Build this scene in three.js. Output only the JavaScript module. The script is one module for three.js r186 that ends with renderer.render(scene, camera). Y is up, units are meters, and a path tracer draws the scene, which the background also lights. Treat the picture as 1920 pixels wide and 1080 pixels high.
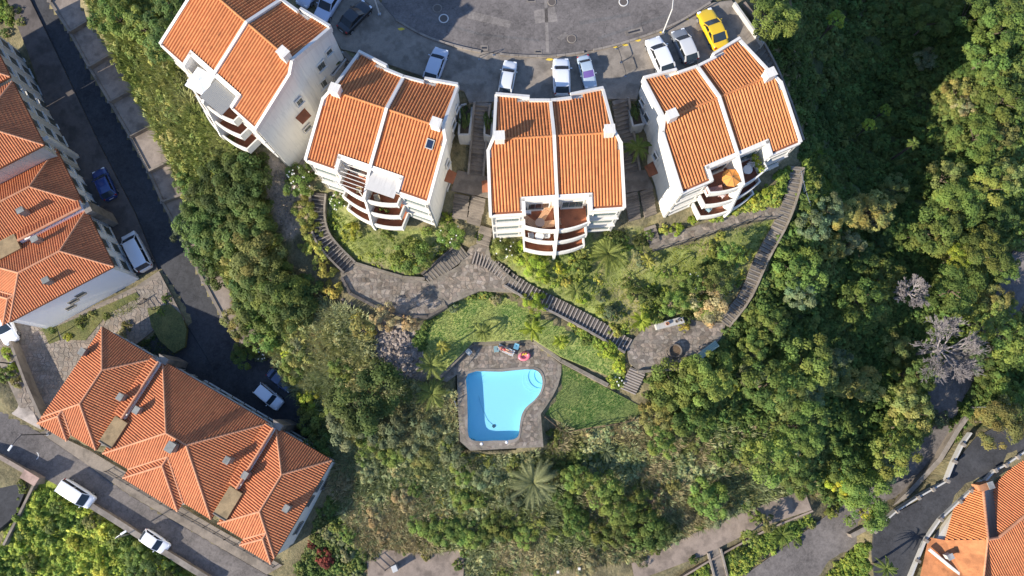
import * as THREE from 'three';
import { mergeGeometries, mergeVertices } from 'three/addons/utils/BufferGeometryUtils.js';
import { RoundedBoxGeometry } from 'three/addons/geometries/RoundedBoxGeometry.js';

// ------------------------------------------------------------------ camera, sky, sun, exposure
const FOC = 1330, TILT = Math.atan(250 / FOC), CAM_Y = 70;
const CT = Math.cos(TILT), ST = Math.sin(TILT);
const scene = new THREE.Scene();
const camera = new THREE.PerspectiveCamera(2 * Math.atan(540 / FOC) * 180 / Math.PI, 1024 / 576, 0.5, 3000);
camera.position.set(0, CAM_Y, 0);
camera.up.set(0, ST, -CT);
camera.lookAt(0, CAM_Y - CT * 10, -ST * 10);
scene.add(camera);

const SUN_EL = 24.5 * Math.PI / 180, SUN_AZ = 31 * Math.PI / 180;
const sunDir = new THREE.Vector3(-Math.cos(SUN_AZ) * Math.cos(SUN_EL), Math.sin(SUN_EL), Math.sin(SUN_AZ) * Math.cos(SUN_EL));
{ // a clear day: a computed sky of blue air, paler towards the horizon and the sun
  const w = 256, h = 128, d = new Float32Array(w * h * 4);
  for (let j = 0; j < h; j++) for (let i = 0; i < w; i++) {
    const el = ((j + 0.5) / h - 0.5) * Math.PI, az = ((i + 0.5) / w - 0.5) * 2 * Math.PI;
    const x = Math.cos(az) * Math.cos(el), y = Math.sin(el), z = Math.sin(az) * Math.cos(el);
    const c = Math.max(0, x * sunDir.x + y * sunDir.y + z * sunDir.z);
    const hz = Math.pow(1 - Math.max(0, y), 3), glow = 0.35 * Math.pow(c, 6) + 0.5 * Math.pow(c, 60);
    const k = (j * w + i) * 4;
    d[k] = 0.17 + 0.42 * hz + glow; d[k + 1] = 0.33 + 0.40 * hz + glow * 0.95; d[k + 2] = 0.72 + 0.22 * hz + glow * 0.85; d[k + 3] = 1;
    if (y < 0) { d[k] = 0.2; d[k + 1] = 0.2; d[k + 2] = 0.18; }
  }
  const t = new THREE.DataTexture(d, w, h, THREE.RGBAFormat, THREE.FloatType);
  t.mapping = THREE.EquirectangularReflectionMapping; t.magFilter = t.minFilter = THREE.LinearFilter; t.needsUpdate = true;
  scene.background = t; scene.environment = t;
  scene.backgroundIntensity = 0.58; scene.environmentIntensity = 0.58;
}
const sun = new THREE.DirectionalLight(new THREE.Color(1, 0.92, 0.8), 5);
sun.position.copy(sunDir).multiplyScalar(160);
sun.castShadow = true; sun.shadow.mapSize.set(4096, 4096);
Object.assign(sun.shadow.camera, { left: -110, right: 110, top: 110, bottom: -110, near: 10, far: 400 });
scene.add(sun); scene.add(sun.target);
const renderer = new THREE.WebGLRenderer({ antialias: true });
renderer.setSize(1024, 576);
renderer.shadowMap.enabled = true;
renderer.toneMapping = THREE.LinearToneMapping;
renderer.toneMappingExposure = 1.72;

// ------------------------------------------------------------------ helpers
function rng(a) { return () => { a |= 0; a = a + 0x6D2B79F5 | 0; let t = Math.imul(a ^ a >>> 15, 1 | a); t = t + Math.imul(t ^ t >>> 7, 61 | t) ^ t; return ((t ^ t >>> 14) >>> 0) / 4294967296; }; }
const V3 = (x, y, z) => new THREE.Vector3(x, y, z);
const lerp = THREE.MathUtils.lerp, clamp = THREE.MathUtils.clamp, sstep = (a, b, x) => { const t = clamp((x - a) / (b - a), 0, 1); return t * t * (3 - 2 * t); };
// survey: a bearing (measured on the 1920 x 1080 aerial picture) and a height give a place on the ground
function W(px, py, h = 0) {
  const u = (px - 960) / FOC, v = (py - 540) / FOC;
  const t = (CAM_Y - h) / (CT + ST * v);
  return V3(u * t, h, (-ST + CT * v) * t);
}
function toPx(x, y, z) { y -= CAM_Y; const dep = -CT * y - ST * z, v = -ST * y + CT * z; return [960 + FOC * x / dep, 540 + FOC * v / dep]; }
// smooth value noise
const NP = new Float32Array(65536); { const r = rng(77); for (let i = 0; i < 65536; i++) NP[i] = r(); }
function vnoise(x, y, per = 256) {
  const xi = Math.floor(x), yi = Math.floor(y), fx = x - xi, fy = y - yi, m = (a) => ((a % per) + per) % per;
  const s = fx * fx * (3 - 2 * fx), t = fy * fy * (3 - 2 * fy), g = (a, b) => NP[(m(b) * 256 + m(a)) & 65535];
  return lerp(lerp(g(xi, yi), g(xi + 1, yi), s), lerp(g(xi, yi + 1), g(xi + 1, yi + 1), s), t);
}
function fbm(x, y, o = 4, per = 256) { let a = 0.5, s = 0, n = 0; for (let i = 0; i < o; i++) { s += a * vnoise(x + i * 17, y + i * 31, per); n += a; a *= 0.5; x *= 2; y *= 2; per = Math.min(256, per * 2); } return s / n; }
const inPoly = (x, z, P) => { let c = false; for (let i = 0, j = P.length - 1; i < P.length; j = i++) { const a = P[i], b = P[j]; if ((a[1] > z) !== (b[1] > z) && x < (b[0] - a[0]) * (z - a[1]) / (b[1] - a[1]) + a[0]) c = !c; } return c; };
const segDist = (x, z, a, b) => { const dx = b[0] - a[0], dz = b[1] - a[1], t = clamp(((x - a[0]) * dx + (z - a[1]) * dz) / (dx * dx + dz * dz || 1), 0, 1); return Math.hypot(x - a[0] - t * dx, z - a[1] - t * dz); };
const polyDist = (x, z, P) => { let d = 1e9; for (let i = 0, j = P.length - 1; i < P.length; j = i++) d = Math.min(d, segDist(x, z, P[j], P[i])); return inPoly(x, z, P) ? -d : d; };
// closed smooth curve through a few points
function smoothPoly(pts, n = 4) { const c = new THREE.CatmullRomCurve3(pts.map((p) => V3(p[0], 0, p[1])), true, 'centripetal'); return c.getPoints(pts.length * n).slice(0, -1).map((p) => [p.x, p.z]); }

const names = new Map();
function numbered(n) { const k = names.get(n) || 0; names.set(n, k + 1); return k ? n + '_' + String(k).padStart(3, '0') : n; }
function thing(name, label, category, pos = [0, 0, 0], turn = 0, group) {
  const o = new THREE.Group(); o.name = numbered(name); scene.add(o); o.position.set(...pos); o.rotation.y = turn;
  o.userData = { label, category }; if (group) o.userData.group = group; return o;
}
function mesh(name, geo, mat, parent, cast = true) {
  const m = new THREE.Mesh(geo, mat); m.name = parent === scene ? numbered(name) : name; m.castShadow = cast; m.receiveShadow = true; parent.add(m); return m;
}
function struct(name, geo, mat, label) { const m = mesh(name, geo, mat, scene); m.userData = { kind: 'structure' }; if (label) m.userData.label = label; return m; }

// collects faces; metre-true uv by the face's main direction; flat shaded
class MB {
  constructor() { this.p = []; this.c = []; this.M = null; this.col = null; }
  v(a) { if (this.M) { a = a.clone().applyMatrix4(this.M); } this.p.push(a.x, a.y, a.z); if (this.col) this.c.push(...this.col); }
  tri(a, b, c) { this.v(a); this.v(b); this.v(c); return this; }
  quad(a, b, c, d) { this.tri(a, b, c); this.tri(a, c, d); return this; }
  box(cx, cy, cz, sx, sy, sz, ry = 0) {
    const q = ry ? new THREE.Matrix4().makeRotationY(ry) : null, P = [];
    for (const [i, j, k] of [[-1, -1, -1], [1, -1, -1], [1, -1, 1], [-1, -1, 1], [-1, 1, -1], [1, 1, -1], [1, 1, 1], [-1, 1, 1]]) { const w = V3(i * sx / 2, j * sy / 2, k * sz / 2); if (q) w.applyMatrix4(q); P.push(w.add(V3(cx, cy, cz))); }
    for (const f of [[4, 7, 6, 5], [0, 1, 2, 3], [3, 2, 6, 7], [1, 0, 4, 5], [2, 1, 5, 6], [0, 3, 7, 4]]) this.quad(P[f[0]], P[f[1]], P[f[2]], P[f[3]]);
    return this;
  }
  // beam of square section between two points
  bar(a, b, w, h = w) {
    const d = b.clone().sub(a), L = d.length(); d.normalize(); let s = V3(0, 1, 0).cross(d); if (s.lengthSq() < 1e-6) s = V3(1, 0, 0); s.normalize();
    const u = d.clone().cross(s).normalize(); s.multiplyScalar(w / 2); u.multiplyScalar(h / 2);
    const P = []; for (const e of [a, b]) for (const [i, j] of [[-1, -1], [1, -1], [1, 1], [-1, 1]]) P.push(e.clone().addScaledVector(s, i).addScaledVector(u, j));
    for (let i = 0; i < 4; i++) this.quad(P[i], P[(i + 1) % 4], P[4 + (i + 1) % 4], P[4 + i]);
    this.quad(P[3], P[2], P[1], P[0]); this.quad(P[4], P[5], P[6], P[7]); return this;
  }
  // upright prism over a plan polygon [[x,z]..]; y0, y1 numbers or functions of x, z
  prism(P, y0, y1, cap = true, base = false) {
    const f0 = typeof y0 === 'function' ? y0 : () => y0, f1 = typeof y1 === 'function' ? y1 : () => y1;
    let area = 0; for (let i = 0, j = P.length - 1; i < P.length; j = i++) area += P[j][0] * P[i][1] - P[i][0] * P[j][1];
    if (area > 0) P = P.slice().reverse();
    const top = P.map((q) => V3(q[0], f1(q[0], q[1]), q[1])), bot = P.map((q) => V3(q[0], f0(q[0], q[1]), q[1]));
    for (let i = 0, n = P.length; i < n; i++) { const j = (i + 1) % n; this.quad(bot[i], bot[j], top[j], top[i]); }
    if (cap || base) for (const t of THREE.ShapeUtils.triangulateShape(P.map((q) => new THREE.Vector2(q[0], q[1])), [])) {
      let [a, b, c] = t; const n = (P[b][0] - P[a][0]) * (P[c][1] - P[a][1]) - (P[b][1] - P[a][1]) * (P[c][0] - P[a][0]); if (n > 0) [b, c] = [c, b];
      if (cap) this.tri(top[a], top[b], top[c]); if (base) this.tri(bot[a], bot[c], bot[b]);
    }
    return this;
  }
  // a wall of thickness t along plan points
  wall(pts, t, y0, y1, closed = false) { const n = pts.length; for (let i = 0; i < n - (closed ? 0 : 1); i++) { const a = pts[i], b = pts[(i + 1) % n], dx = b[0] - a[0], dz = b[1] - a[1], L = Math.hypot(dx, dz) || 1, nx = -dz / L * t / 2, nz = dx / L * t / 2; this.prism([[a[0] + nx, a[1] + nz], [b[0] + nx, b[1] + nz], [b[0] - nx, b[1] - nz], [a[0] - nx, a[1] - nz]], y0, y1); } return this; }
  geo() {
    const g = new THREE.BufferGeometry(), p = new Float32Array(this.p), n = p.length / 3, uv = new Float32Array(n * 2);
    g.setAttribute('position', new THREE.BufferAttribute(p, 3)); g.computeVertexNormals(); const nn = g.attributes.normal.array;
    for (let i = 0; i < n; i++) { const x = p[i * 3], y = p[i * 3 + 1], z = p[i * 3 + 2], ax = Math.abs(nn[i * 3]), ay = Math.abs(nn[i * 3 + 1]), az = Math.abs(nn[i * 3 + 2]); if (ay >= ax && ay >= az) { uv[i * 2] = x; uv[i * 2 + 1] = z; } else if (ax > az) { uv[i * 2] = z; uv[i * 2 + 1] = y; } else { uv[i * 2] = x; uv[i * 2 + 1] = y; } }
    g.setAttribute('uv', new THREE.BufferAttribute(uv, 2));
    if (this.c.length) g.setAttribute('color', new THREE.BufferAttribute(new Float32Array(this.c), 3));
    return g;
  }
  add(name, mat, parent, cast) { return mesh(name, this.geo(), mat, parent, cast); }
}
const box = (cx, cy, cz, sx, sy, sz, ry) => new MB().box(cx, cy, cz, sx, sy, sz, ry);
function tubeGeo(pts, r0, r1 = r0, seg = 6) {
  const mb = []; const idx = [], n = pts.length, pos = [];
  for (let i = 0; i < n; i++) {
    const d = pts[Math.min(n - 1, i + 1)].clone().sub(pts[Math.max(0, i - 1)]).normalize(); let s = Math.abs(d.y) > 0.95 ? V3(1, 0, 0) : V3(0, 1, 0); s = s.cross(d).normalize(); const u = d.clone().cross(s), r = lerp(r0, r1, i / (n - 1));
    for (let k = 0; k < seg; k++) { const a = k / seg * 6.2832; const q = pts[i].clone().addScaledVector(s, Math.cos(a) * r).addScaledVector(u, Math.sin(a) * r); pos.push(q.x, q.y, q.z); }
  }
  for (let i = 0; i < n - 1; i++) for (let k = 0; k < seg; k++) { const a = i * seg + k, b = i * seg + (k + 1) % seg; idx.push(a, b, b + seg, a, b + seg, a + seg); }
  for (const [o, flip] of [[0, 1], [(n - 1) * seg, 0]]) for (let k = 1; k < seg - 1; k++) idx.push(...(flip ? [o, o + k + 1, o + k] : [o, o + k, o + k + 1]));
  const g = new THREE.BufferGeometry(); g.setAttribute('position', new THREE.Float32BufferAttribute(pos, 3)); g.setIndex(idx); g.computeVertexNormals();
  const uv = new Float32Array(pos.length / 3 * 2); for (let i = 0; i < n; i++) for (let k = 0; k < seg; k++) { uv[(i * seg + k) * 2] = k / seg; uv[(i * seg + k) * 2 + 1] = i * 0.3; } g.setAttribute('uv', new THREE.BufferAttribute(uv, 2));
  return g;
}

// ------------------------------------------------------------------ materials
// a repeating grey or tinted noise texture; f(u, v, period) gives the three channel factors
function texture(size, f, metres) {
  const d = new Uint8Array(size * size * 4);
  for (let j = 0; j < size; j++) for (let i = 0; i < size; i++) { const c = f(i / size, j / size), k = (j * size + i) * 4; for (let q = 0; q < 3; q++) d[k + q] = clamp(Math.round(255 * c[q]), 0, 255); d[k + 3] = 255; }
  const t = new THREE.DataTexture(d, size, size); t.wrapS = t.wrapT = THREE.RepeatWrapping; t.magFilter = THREE.LinearFilter; t.minFilter = THREE.LinearMipmapLinearFilter; t.generateMipmaps = true; t.repeat.set(1 / metres, 1 / metres); t.needsUpdate = true; return t;
}
const g3 = (x) => [x, x, x];
// the colour factors are linear (no colour space), near 0.5..1, multiplied into the base colour
const T = {
  asphalt: texture(512, (u, v) => { const big = fbm(u * 6, v * 6, 5, 6), mid = fbm(u * 40 + 9, v * 40, 3, 40), fine = fbm(u * 128, v * 128, 2, 128); const cr = Math.abs(fbm(u * 9 + 40, v * 9 + 4, 4, 9) - 0.5) < 0.006 ? 0.7 : 1; return g3((0.42 + 0.55 * big + 0.4 * (mid - 0.5) + 0.35 * (fine - 0.5)) * cr); }, 17),
  concrete: texture(512, (u, v) => { const big = fbm(u * 5, v * 5, 5, 5), mid = fbm(u * 23 + 3, v * 23, 4, 23), fine = fbm(u * 128, v * 128, 2, 128), st = sstep(0.5, 0.72, fbm(u * 8 + 11, v * 8 + 5, 4, 8)); const x = (0.55 + 0.4 * big + 0.32 * (mid - 0.5) + 0.2 * (fine - 0.5)) * (1 - 0.28 * st); return [x, x * 0.985, x * 0.96]; }, 9),
  stucco: texture(512, (u, v) => { const a = fbm(u * 6, v * 3, 4, 6), f = fbm(u * 128, v * 128, 2, 128), s = fbm(u * 60, v * 3 + 9, 3, 60); const x = 0.84 + 0.13 * a + 0.06 * (f - 0.5) - 0.17 * sstep(0.5, 0.75, s) * a; return [x, x * 0.985, x * 0.95]; }, 7),
  stone: texture(512, (u, v) => { const a = fbm(u * 9, v * 9, 5, 9), b = fbm(u * 34 + 7, v * 34, 3, 34), f = fbm(u * 128 + 5, v * 128, 2, 128); const x = 0.42 + 0.45 * a + 0.35 * (b - 0.5) + 0.3 * (f - 0.5); return [x, x * (0.96 + 0.05 * b), x * (0.9 + 0.12 * a)]; }, 8),
  soil: texture(512, (u, v) => { const a = fbm(u * 7, v * 7, 5, 7), b = fbm(u * 40 + 7, v * 40, 3, 40), f = fbm(u * 128 + 5, v * 128, 2, 128); const x = 0.35 + 0.6 * a + 0.5 * (b - 0.5) + 0.45 * (f - 0.5); return [x * (0.92 + 0.15 * b), x, x * (0.85 + 0.2 * f)]; }, 11),
  grass: texture(512, (u, v) => { const a = fbm(u * 8, v * 8, 5, 8), b = fbm(u * 50 + 7, v * 50, 3, 50), f = fbm(u * 128 + 5, v * 128, 1, 128); const x = 0.42 + 0.5 * a + 0.35 * (b - 0.5) + 0.45 * (f - 0.5); return [x * (0.8 + 0.45 * a), x, x * 0.8]; }, 9),
  wood: texture(256, (u, v) => { const a = fbm(u * 4, v * 60, 4, 60), b = fbm(u * 30, v * 4, 3, 30); return g3(0.55 + 0.35 * a + 0.2 * b); }, 2),
};
const bumpOf = (t) => t;
function mat(r, g, b, o = {}) { const { phys, ...rest } = o; const m = phys ? new THREE.MeshPhysicalMaterial({ roughness: 0.8, ...rest }) : new THREE.MeshStandardMaterial({ roughness: 0.85, ...rest }); m.color.setRGB(r, g, b); return m; }
const M = {
  asphalt: mat(0.205, 0.18, 0.165, { map: T.asphalt, roughness: 0.92, bumpMap: T.asphalt, bumpScale: 0.012 }),
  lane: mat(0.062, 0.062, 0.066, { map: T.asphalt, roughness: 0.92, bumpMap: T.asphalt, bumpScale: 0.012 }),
  apron: mat(0.33, 0.285, 0.235, { map: T.concrete, roughness: 0.95, bumpMap: T.concrete, bumpScale: 0.012 }),
  slab: mat(0.3, 0.255, 0.21, { map: T.concrete, roughness: 0.95, bumpMap: T.concrete, bumpScale: 0.015 }),
  yard: mat(0.37, 0.305, 0.255, { map: T.concrete, roughness: 0.95, bumpMap: T.concrete, bumpScale: 0.015 }),
  pale: mat(0.37, 0.295, 0.24, { map: T.concrete, roughness: 0.95, bumpMap: T.concrete, bumpScale: 0.01 }),
  kerb: mat(0.33, 0.29, 0.25, { map: T.concrete, roughness: 0.9 }),
  stone: mat(0.31, 0.268, 0.215, { map: T.stone, roughness: 0.95, bumpMap: T.stone, bumpScale: 0.03 }),
  darkStone: mat(0.17, 0.145, 0.125, { map: T.stone, roughness: 0.95, bumpMap: T.stone, bumpScale: 0.03 }),
  paver: mat(0.37, 0.322, 0.258, { map: T.stone, roughness: 0.95, vertexColors: true }),
  white: mat(0.86, 0.84, 0.79, { map: T.stucco, roughness: 0.9 }),
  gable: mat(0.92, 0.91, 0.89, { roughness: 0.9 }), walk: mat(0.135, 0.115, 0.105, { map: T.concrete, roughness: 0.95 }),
  cream: mat(0.66, 0.62, 0.55, { map: T.stucco, roughness: 0.9 }),
  greyWall: mat(0.5, 0.49, 0.47, { map: T.stucco, roughness: 0.9 }),
  trim: mat(0.78, 0.75, 0.7, { map: T.stucco, roughness: 0.85 }),
  tile: mat(1, 1, 1, { roughness: 0.82, vertexColors: true }),
  terracotta: mat(0.36, 0.125, 0.055, { map: T.concrete, roughness: 0.8 }),
  ridge: mat(0.56, 0.25, 0.12, { map: T.concrete, roughness: 0.85 }),
  glass: mat(0.02, 0.03, 0.035, { roughness: 0.12, metalness: 0.0 }),
  greenGlass: mat(0.07, 0.12, 0.115, { roughness: 0.2 }),
  shutter: mat(0.09, 0.1, 0.09, { roughness: 0.6 }),
  metal: mat(0.45, 0.46, 0.47, { metalness: 0.8, roughness: 0.45 }),
  darkMetal: mat(0.05, 0.05, 0.055, { metalness: 0.4, roughness: 0.5 }),
  zinc: mat(0.52, 0.52, 0.5, { metalness: 0.2, roughness: 0.6, map: T.concrete }),
  wood: mat(0.22, 0.14, 0.08, { map: T.wood, roughness: 0.8 }),
  sleeper: mat(0.42, 0.36, 0.31, { map: T.wood, roughness: 0.9 }),
  bark: mat(0.14, 0.105, 0.075, { map: T.wood, roughness: 1 }),
  deadBark: mat(0.36, 0.32, 0.31, { map: T.wood, roughness: 1 }),
  chim: mat(0.33, 0.31, 0.27, { map: T.concrete }), chimCap: mat(0.36, 0.36, 0.33, { map: T.concrete }),
  beige: mat(0.42, 0.3, 0.16, { map: T.concrete, roughness: 0.9 }),
  rubber: mat(0.015, 0.015, 0.016, { roughness: 0.9 }),
  plasticWhite: mat(0.8, 0.8, 0.79, { roughness: 0.5 }),
  cloth: mat(0.78, 0.8, 0.84, { roughness: 0.95 }),
  orangeCloth: mat(0.75, 0.28, 0.05, { roughness: 0.9 }),
  rock: mat(0.36, 0.31, 0.28, { map: T.stone, roughness: 1 }),
  yellowPaint: mat(0.7, 0.5, 0.06, { roughness: 0.8 }),
  whitePaint: mat(0.6, 0.58, 0.54, { roughness: 0.8 }),
};
// ------------------------------------------------------------------ the lie of the land: spot heights, smoothed
const SPOTS = [[760, 10, 0], [960, 60, 0], [1200, 30, 0], [820, 130, 0], [1050, 140, 0], [1250, 110, 0], [1380, 20, 0], [620, 25, 1.2], [560, -60, 1.5], [960, -200, 1], [1300, -150, 0.5],
  [420, 250, -4], [500, 300, -5], [620, 380, -7.6], [760, 430, -8], [830, 440, -8.2], [930, 465, -8.2], [1100, 470, -8.2], [1160, 450, -8.2], [1250, 420, -7.7], [1400, 370, -7], [1500, 300, -6.5],
  [700, 480, -9], [850, 490, -9], [1080, 540, -9.6], [1250, 480, -9], [1350, 470, -9], [1430, 430, -9], [1200, 590, -10.6], [1300, 560, -10.6], [700, 540, -9.9], [800, 560, -10],
  [880, 600, -11.4], [1050, 620, -11.7], [1120, 680, -12], [1250, 650, -11.5], [940, 750, -12.5], [1100, 750, -13], [900, 880, -15], [1000, 920, -16.5], [1200, 850, -15.5], [1300, 800, -14.5], [1100, 1000, -19],
  [900, 1040, -20], [800, 1060, -20], [1250, 1020, -21], [1450, 950, -21], [1560, 1010, -23], [1480, 1060, -23.5], [1680, 880, -22], [640, 640, -11], [720, 660, -12], [680, 740, -14], [620, 850, -16.5], [600, 700, -14.5],
  [700, 900, -17], [720, 1000, -19.4], [330, 150, -6], [250, 60, -6], [200, 20, -8], [420, 400, -10], [500, 500, -11], [560, 470, -10.5], [560, 620, -13], [540, 380, -8], [130, 40, -11], [180, 110, -11.5],
  [225, 180, -12], [300, 320, -13.5], [340, 430, -14.5], [430, 610, -16], [60, 0, -12], [150, 150, -13], [260, 350, -14.5], [340, 520, -16], [420, 680, -18], [500, 750, -19.5], [560, 800, -19.8], [200, 600, -17],
  [60, 650, -17], [60, 800, -18.5], [200, 900, -19.3], [400, 1040, -20], [20, 700, -17.5], [0, 850, -18.5], [150, 980, -21], [30, 1060, -22], [300, 1060, -21],
  [1520, 330, -8], [1540, 400, -10], [1492, 190, -10], [1440, 60, -2], [1480, 20, -3.5], [1500, 70, -12], [1600, 150, -22], [1650, 300, -22.5], [1545, 130, -18], [1545, 230, -19], [1570, 320, -17], [1560, 50, -18], [1700, 50, -20], [1680, 180, -22], [1800, 100, -15], [1880, 30, -13], [1900, 250, -15],
  [1800, 300, -17], [1750, 450, -18], [1600, 450, -16], [1550, 550, -15], [1450, 600, -12.5], [1450, 700, -14], [1550, 720, -18], [1650, 600, -19], [1700, 700, -22], [1800, 600, -20.5], [1900, 560, -19], [1880, 700, -19],
  [1500, 850, -18], [1600, 820, -20.5], [1780, 760, -22], [1850, 850, -20], [1750, 950, -21], [1850, 1000, -21], [1900, 900, -20], [1650, 1060, -22.5]].map(([x, y, h]) => { const p = W(x, y, h); return [p.x, p.z, h]; });
// a ring of far spot heights keeps the land going
for (let i = 0; i < 14; i++) { const a = i / 14 * 6.2832; SPOTS.push([Math.cos(a) * 190, Math.sin(a) * 190 - 10, -14 + 14 * Math.sin(-a)]); }
const RBFW = (() => {
  const n = SPOTS.length, A = [], k = (d2) => Math.sqrt(d2 + 9);
  for (let i = 0; i < n; i++) { const row = new Float64Array(n + 2); for (let j = 0; j < n; j++) row[j] = k((SPOTS[i][0] - SPOTS[j][0]) ** 2 + (SPOTS[i][1] - SPOTS[j][1]) ** 2) + (i === j ? -0.6 : 0); row[n] = 1; row[n + 1] = SPOTS[i][2]; A.push(row); }
  const last = new Float64Array(n + 2).fill(1); last[n] = 0; last[n + 1] = 0; A.push(last);
  const m = n + 1;
  for (let c = 0; c < m; c++) { let p = c; for (let r = c + 1; r < m; r++) if (Math.abs(A[r][c]) > Math.abs(A[p][c])) p = r; [A[c], A[p]] = [A[p], A[c]]; for (let r = c + 1; r < m; r++) { const f = A[r][c] / A[c][c]; if (f) for (let q = c; q <= m; q++) A[r][q] -= f * A[c][q]; } }
  const w = new Float64Array(m); for (let r = m - 1; r >= 0; r--) { let s = A[r][m]; for (let q = r + 1; q < m; q++) s -= A[r][q] * w[q]; w[r] = s / A[r][r]; } return w;
})();
function baseH(x, z) { const n = SPOTS.length; let s = RBFW[n]; for (let i = 0; i < n; i++) s += RBFW[i] * Math.sqrt((x - SPOTS[i][0]) ** 2 + (z - SPOTS[i][1]) ** 2 + 9); return clamp(s, -30, 14); }

// levelled places: a polygon at one height or on a slope, or a ribbon along a way
const PADS = [];
function pad(pts, h, o = {}) { // pts in survey pixels; h a number or three [px, py, h]
  let f;
  if (typeof h === 'number') f = () => h;
  else { const [a, b, c] = h.map((q) => W(...q)); const n = b.clone().sub(a).cross(c.clone().sub(a)); f = (x, z) => a.y - (n.x * (x - a.x) + n.z * (z - a.z)) / n.y; }
  const hAt = (px, py) => { let y = typeof h === 'number' ? h : (h[0][2] + h[1][2] + h[2][2]) / 3; for (let i = 0; i < 8; i++) { const p = W(px, py, y); y = f(p.x, p.z); } return W(px, py, y); };
  let P = pts.map(([x, y]) => { const p = hAt(x, y); return [p.x, p.z]; }); if (o.smooth) P = smoothPoly(P, o.smooth);
  const q = { P, f, m: o.m ?? 1.5, d: (x, z) => polyDist(x, z, P), lower: o.lower ?? 0.12, box: boxOf(P, (o.m ?? 1.5) + 0.2) }; if (!o.free) PADS.push(q); return q;
}
function boxOf(P, m) { let a = 1e9, b = 1e9, c = -1e9, d = -1e9; for (const [x, z] of P) { a = Math.min(a, x); b = Math.min(b, z); c = Math.max(c, x); d = Math.max(d, z); } return [a - m, b - m, c + m, d + m]; }
function ribbon(rows, o = {}) { // rows: [lx, ly, rx, ry, h] survey pixels
  let R = rows.map(([a, b, c, d, h]) => { const l = W(a, b, h), r = W(c, d, h); return { l, r, h, c: l.clone().add(r).multiplyScalar(0.5) }; });
  if (o.smooth) { const cl = new THREE.CatmullRomCurve3(R.map((r) => r.l), false, 'centripetal'), cr = new THREE.CatmullRomCurve3(R.map((r) => r.r), false, 'centripetal'), n = (R.length - 1) * o.smooth; R = Array.from({ length: n + 1 }, (_, i) => { const l = cl.getPoint(i / n), r = cr.getPoint(i / n), h = (l.y + r.y) / 2; l.y = r.y = h; return { l, r, h, c: l.clone().add(r).multiplyScalar(0.5) }; }); }
  const P = [...R.map((r) => [r.l.x, r.l.z]), ...R.slice().reverse().map((r) => [r.r.x, r.r.z])];
  const f = (x, z) => { let best = 1e9, y = 0; for (let i = 0; i < R.length - 1; i++) { const a = R[i].c, b = R[i + 1].c, dx = b.x - a.x, dz = b.z - a.z, t = clamp(((x - a.x) * dx + (z - a.z) * dz) / (dx * dx + dz * dz), 0, 1), d = Math.hypot(x - a.x - t * dx, z - a.z - t * dz); if (d < best) { best = d; y = lerp(a.y, b.y, t); } } return y; };
  const q = { P, R, f, m: o.m ?? 1.2, d: (x, z) => polyDist(x, z, P), lower: o.lower ?? 0.12, box: boxOf(P, (o.m ?? 1.2) + 0.2) }; if (!o.free) PADS.push(q); return q;
}
function ground(x, z) {
  let h = baseH(x, z);
  for (const q of PADS) { if (x < q.box[0] || z < q.box[1] || x > q.box[2] || z > q.box[3]) continue; const d = q.d(x, z); if (d < q.m) h = lerp(q.f(x, z) - q.lower, h, sstep(0.15, q.m, d)); }
  return h;
}
// the place on the land seen along a survey bearing, looking at something dh above it
function G(px, py, dh = 0) { let h = -8; for (let i = 0; i < 14; i++) { const p = W(px, py, h + dh); h = lerp(h, ground(p.x, p.z), 0.7); } const p = W(px, py, h + dh); p.y = h; return p; }
const flat = (q, lift = 0) => new MB().prism(q.P, (x, z) => q.f(x, z) - 0.5, (x, z) => q.f(x, z) + lift);
function ribbonGeo(q, lift = 0) { const m = new MB(), up = V3(0, lift, 0), dn = V3(0, -0.4, 0); for (let i = 0; i < q.R.length - 1; i++) { const a = q.R[i], b = q.R[i + 1], L0 = a.l.clone().add(up), L1 = b.l.clone().add(up), R0 = a.r.clone().add(up), R1 = b.r.clone().add(up); const s = (L1.x - L0.x) * (R0.z - L0.z) - (L1.z - L0.z) * (R0.x - L0.x); if (s < 0) m.quad(L0, L1, R1, R0); else m.quad(R0, R1, L1, L0); m.quad(L0, L1, L1.clone().add(dn), L0.clone().add(dn)); m.quad(R0, R1, R1.clone().add(dn), R0.clone().add(dn)); } return m; }

// ---- the levelled places of this hillside
const upperRoad = pad([[690, -180], [690, -20], [742, 36], [800, 68], [880, 92], [960, 103], [1040, 104], [1120, 92], [1200, 70], [1270, 42], [1332, 4], [1370, -40], [1370, -180]], 0, { m: 3 });
const parkWest = pad([[500, -60], [590, 10], [640, 92], [668, 98], [700, 105], [742, 37], [692, -20], [692, -60]], [[560, -20, 1.3], [650, 40, 0.5], [742, 37, 0]], { m: 1, lower: 0.35 });
const parkMid = pad([[668, 98], [742, 37], [800, 69], [880, 93], [960, 104], [1040, 105], [1120, 93], [1200, 71], [1270, 43], [1332, 5], [1372, 0], [1432, 80], [1412, 104], [1380, 90], [1200, 160], [1195, 185], [1140, 185], [1130, 172], [1040, 196], [935, 185], [930, 190], [880, 192], [870, 170]], 0, { m: 1, lower: 0.35 });
const landingA = pad([[846, 357], [858, 319], [918, 331], [921, 372]], -5, { m: 0.8 });
const landingB = pad([[1168, 322], [1210, 318], [1226, 352], [1172, 362]], -5, { m: 0.8 });
const deckA = pad([[546, 300], [585, 250], [604, 262], [596, 318], [580, 330]], -6.6, { m: 0.8 });
const terraceWest = pad([[640, 492], [668, 494], [700, 505], [755, 522], [800, 527], [815, 545], [836, 572], [800, 592], [758, 590], [700, 570], [655, 548], [640, 520]], -10, { m: 1.5, smooth: 3 });
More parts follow.
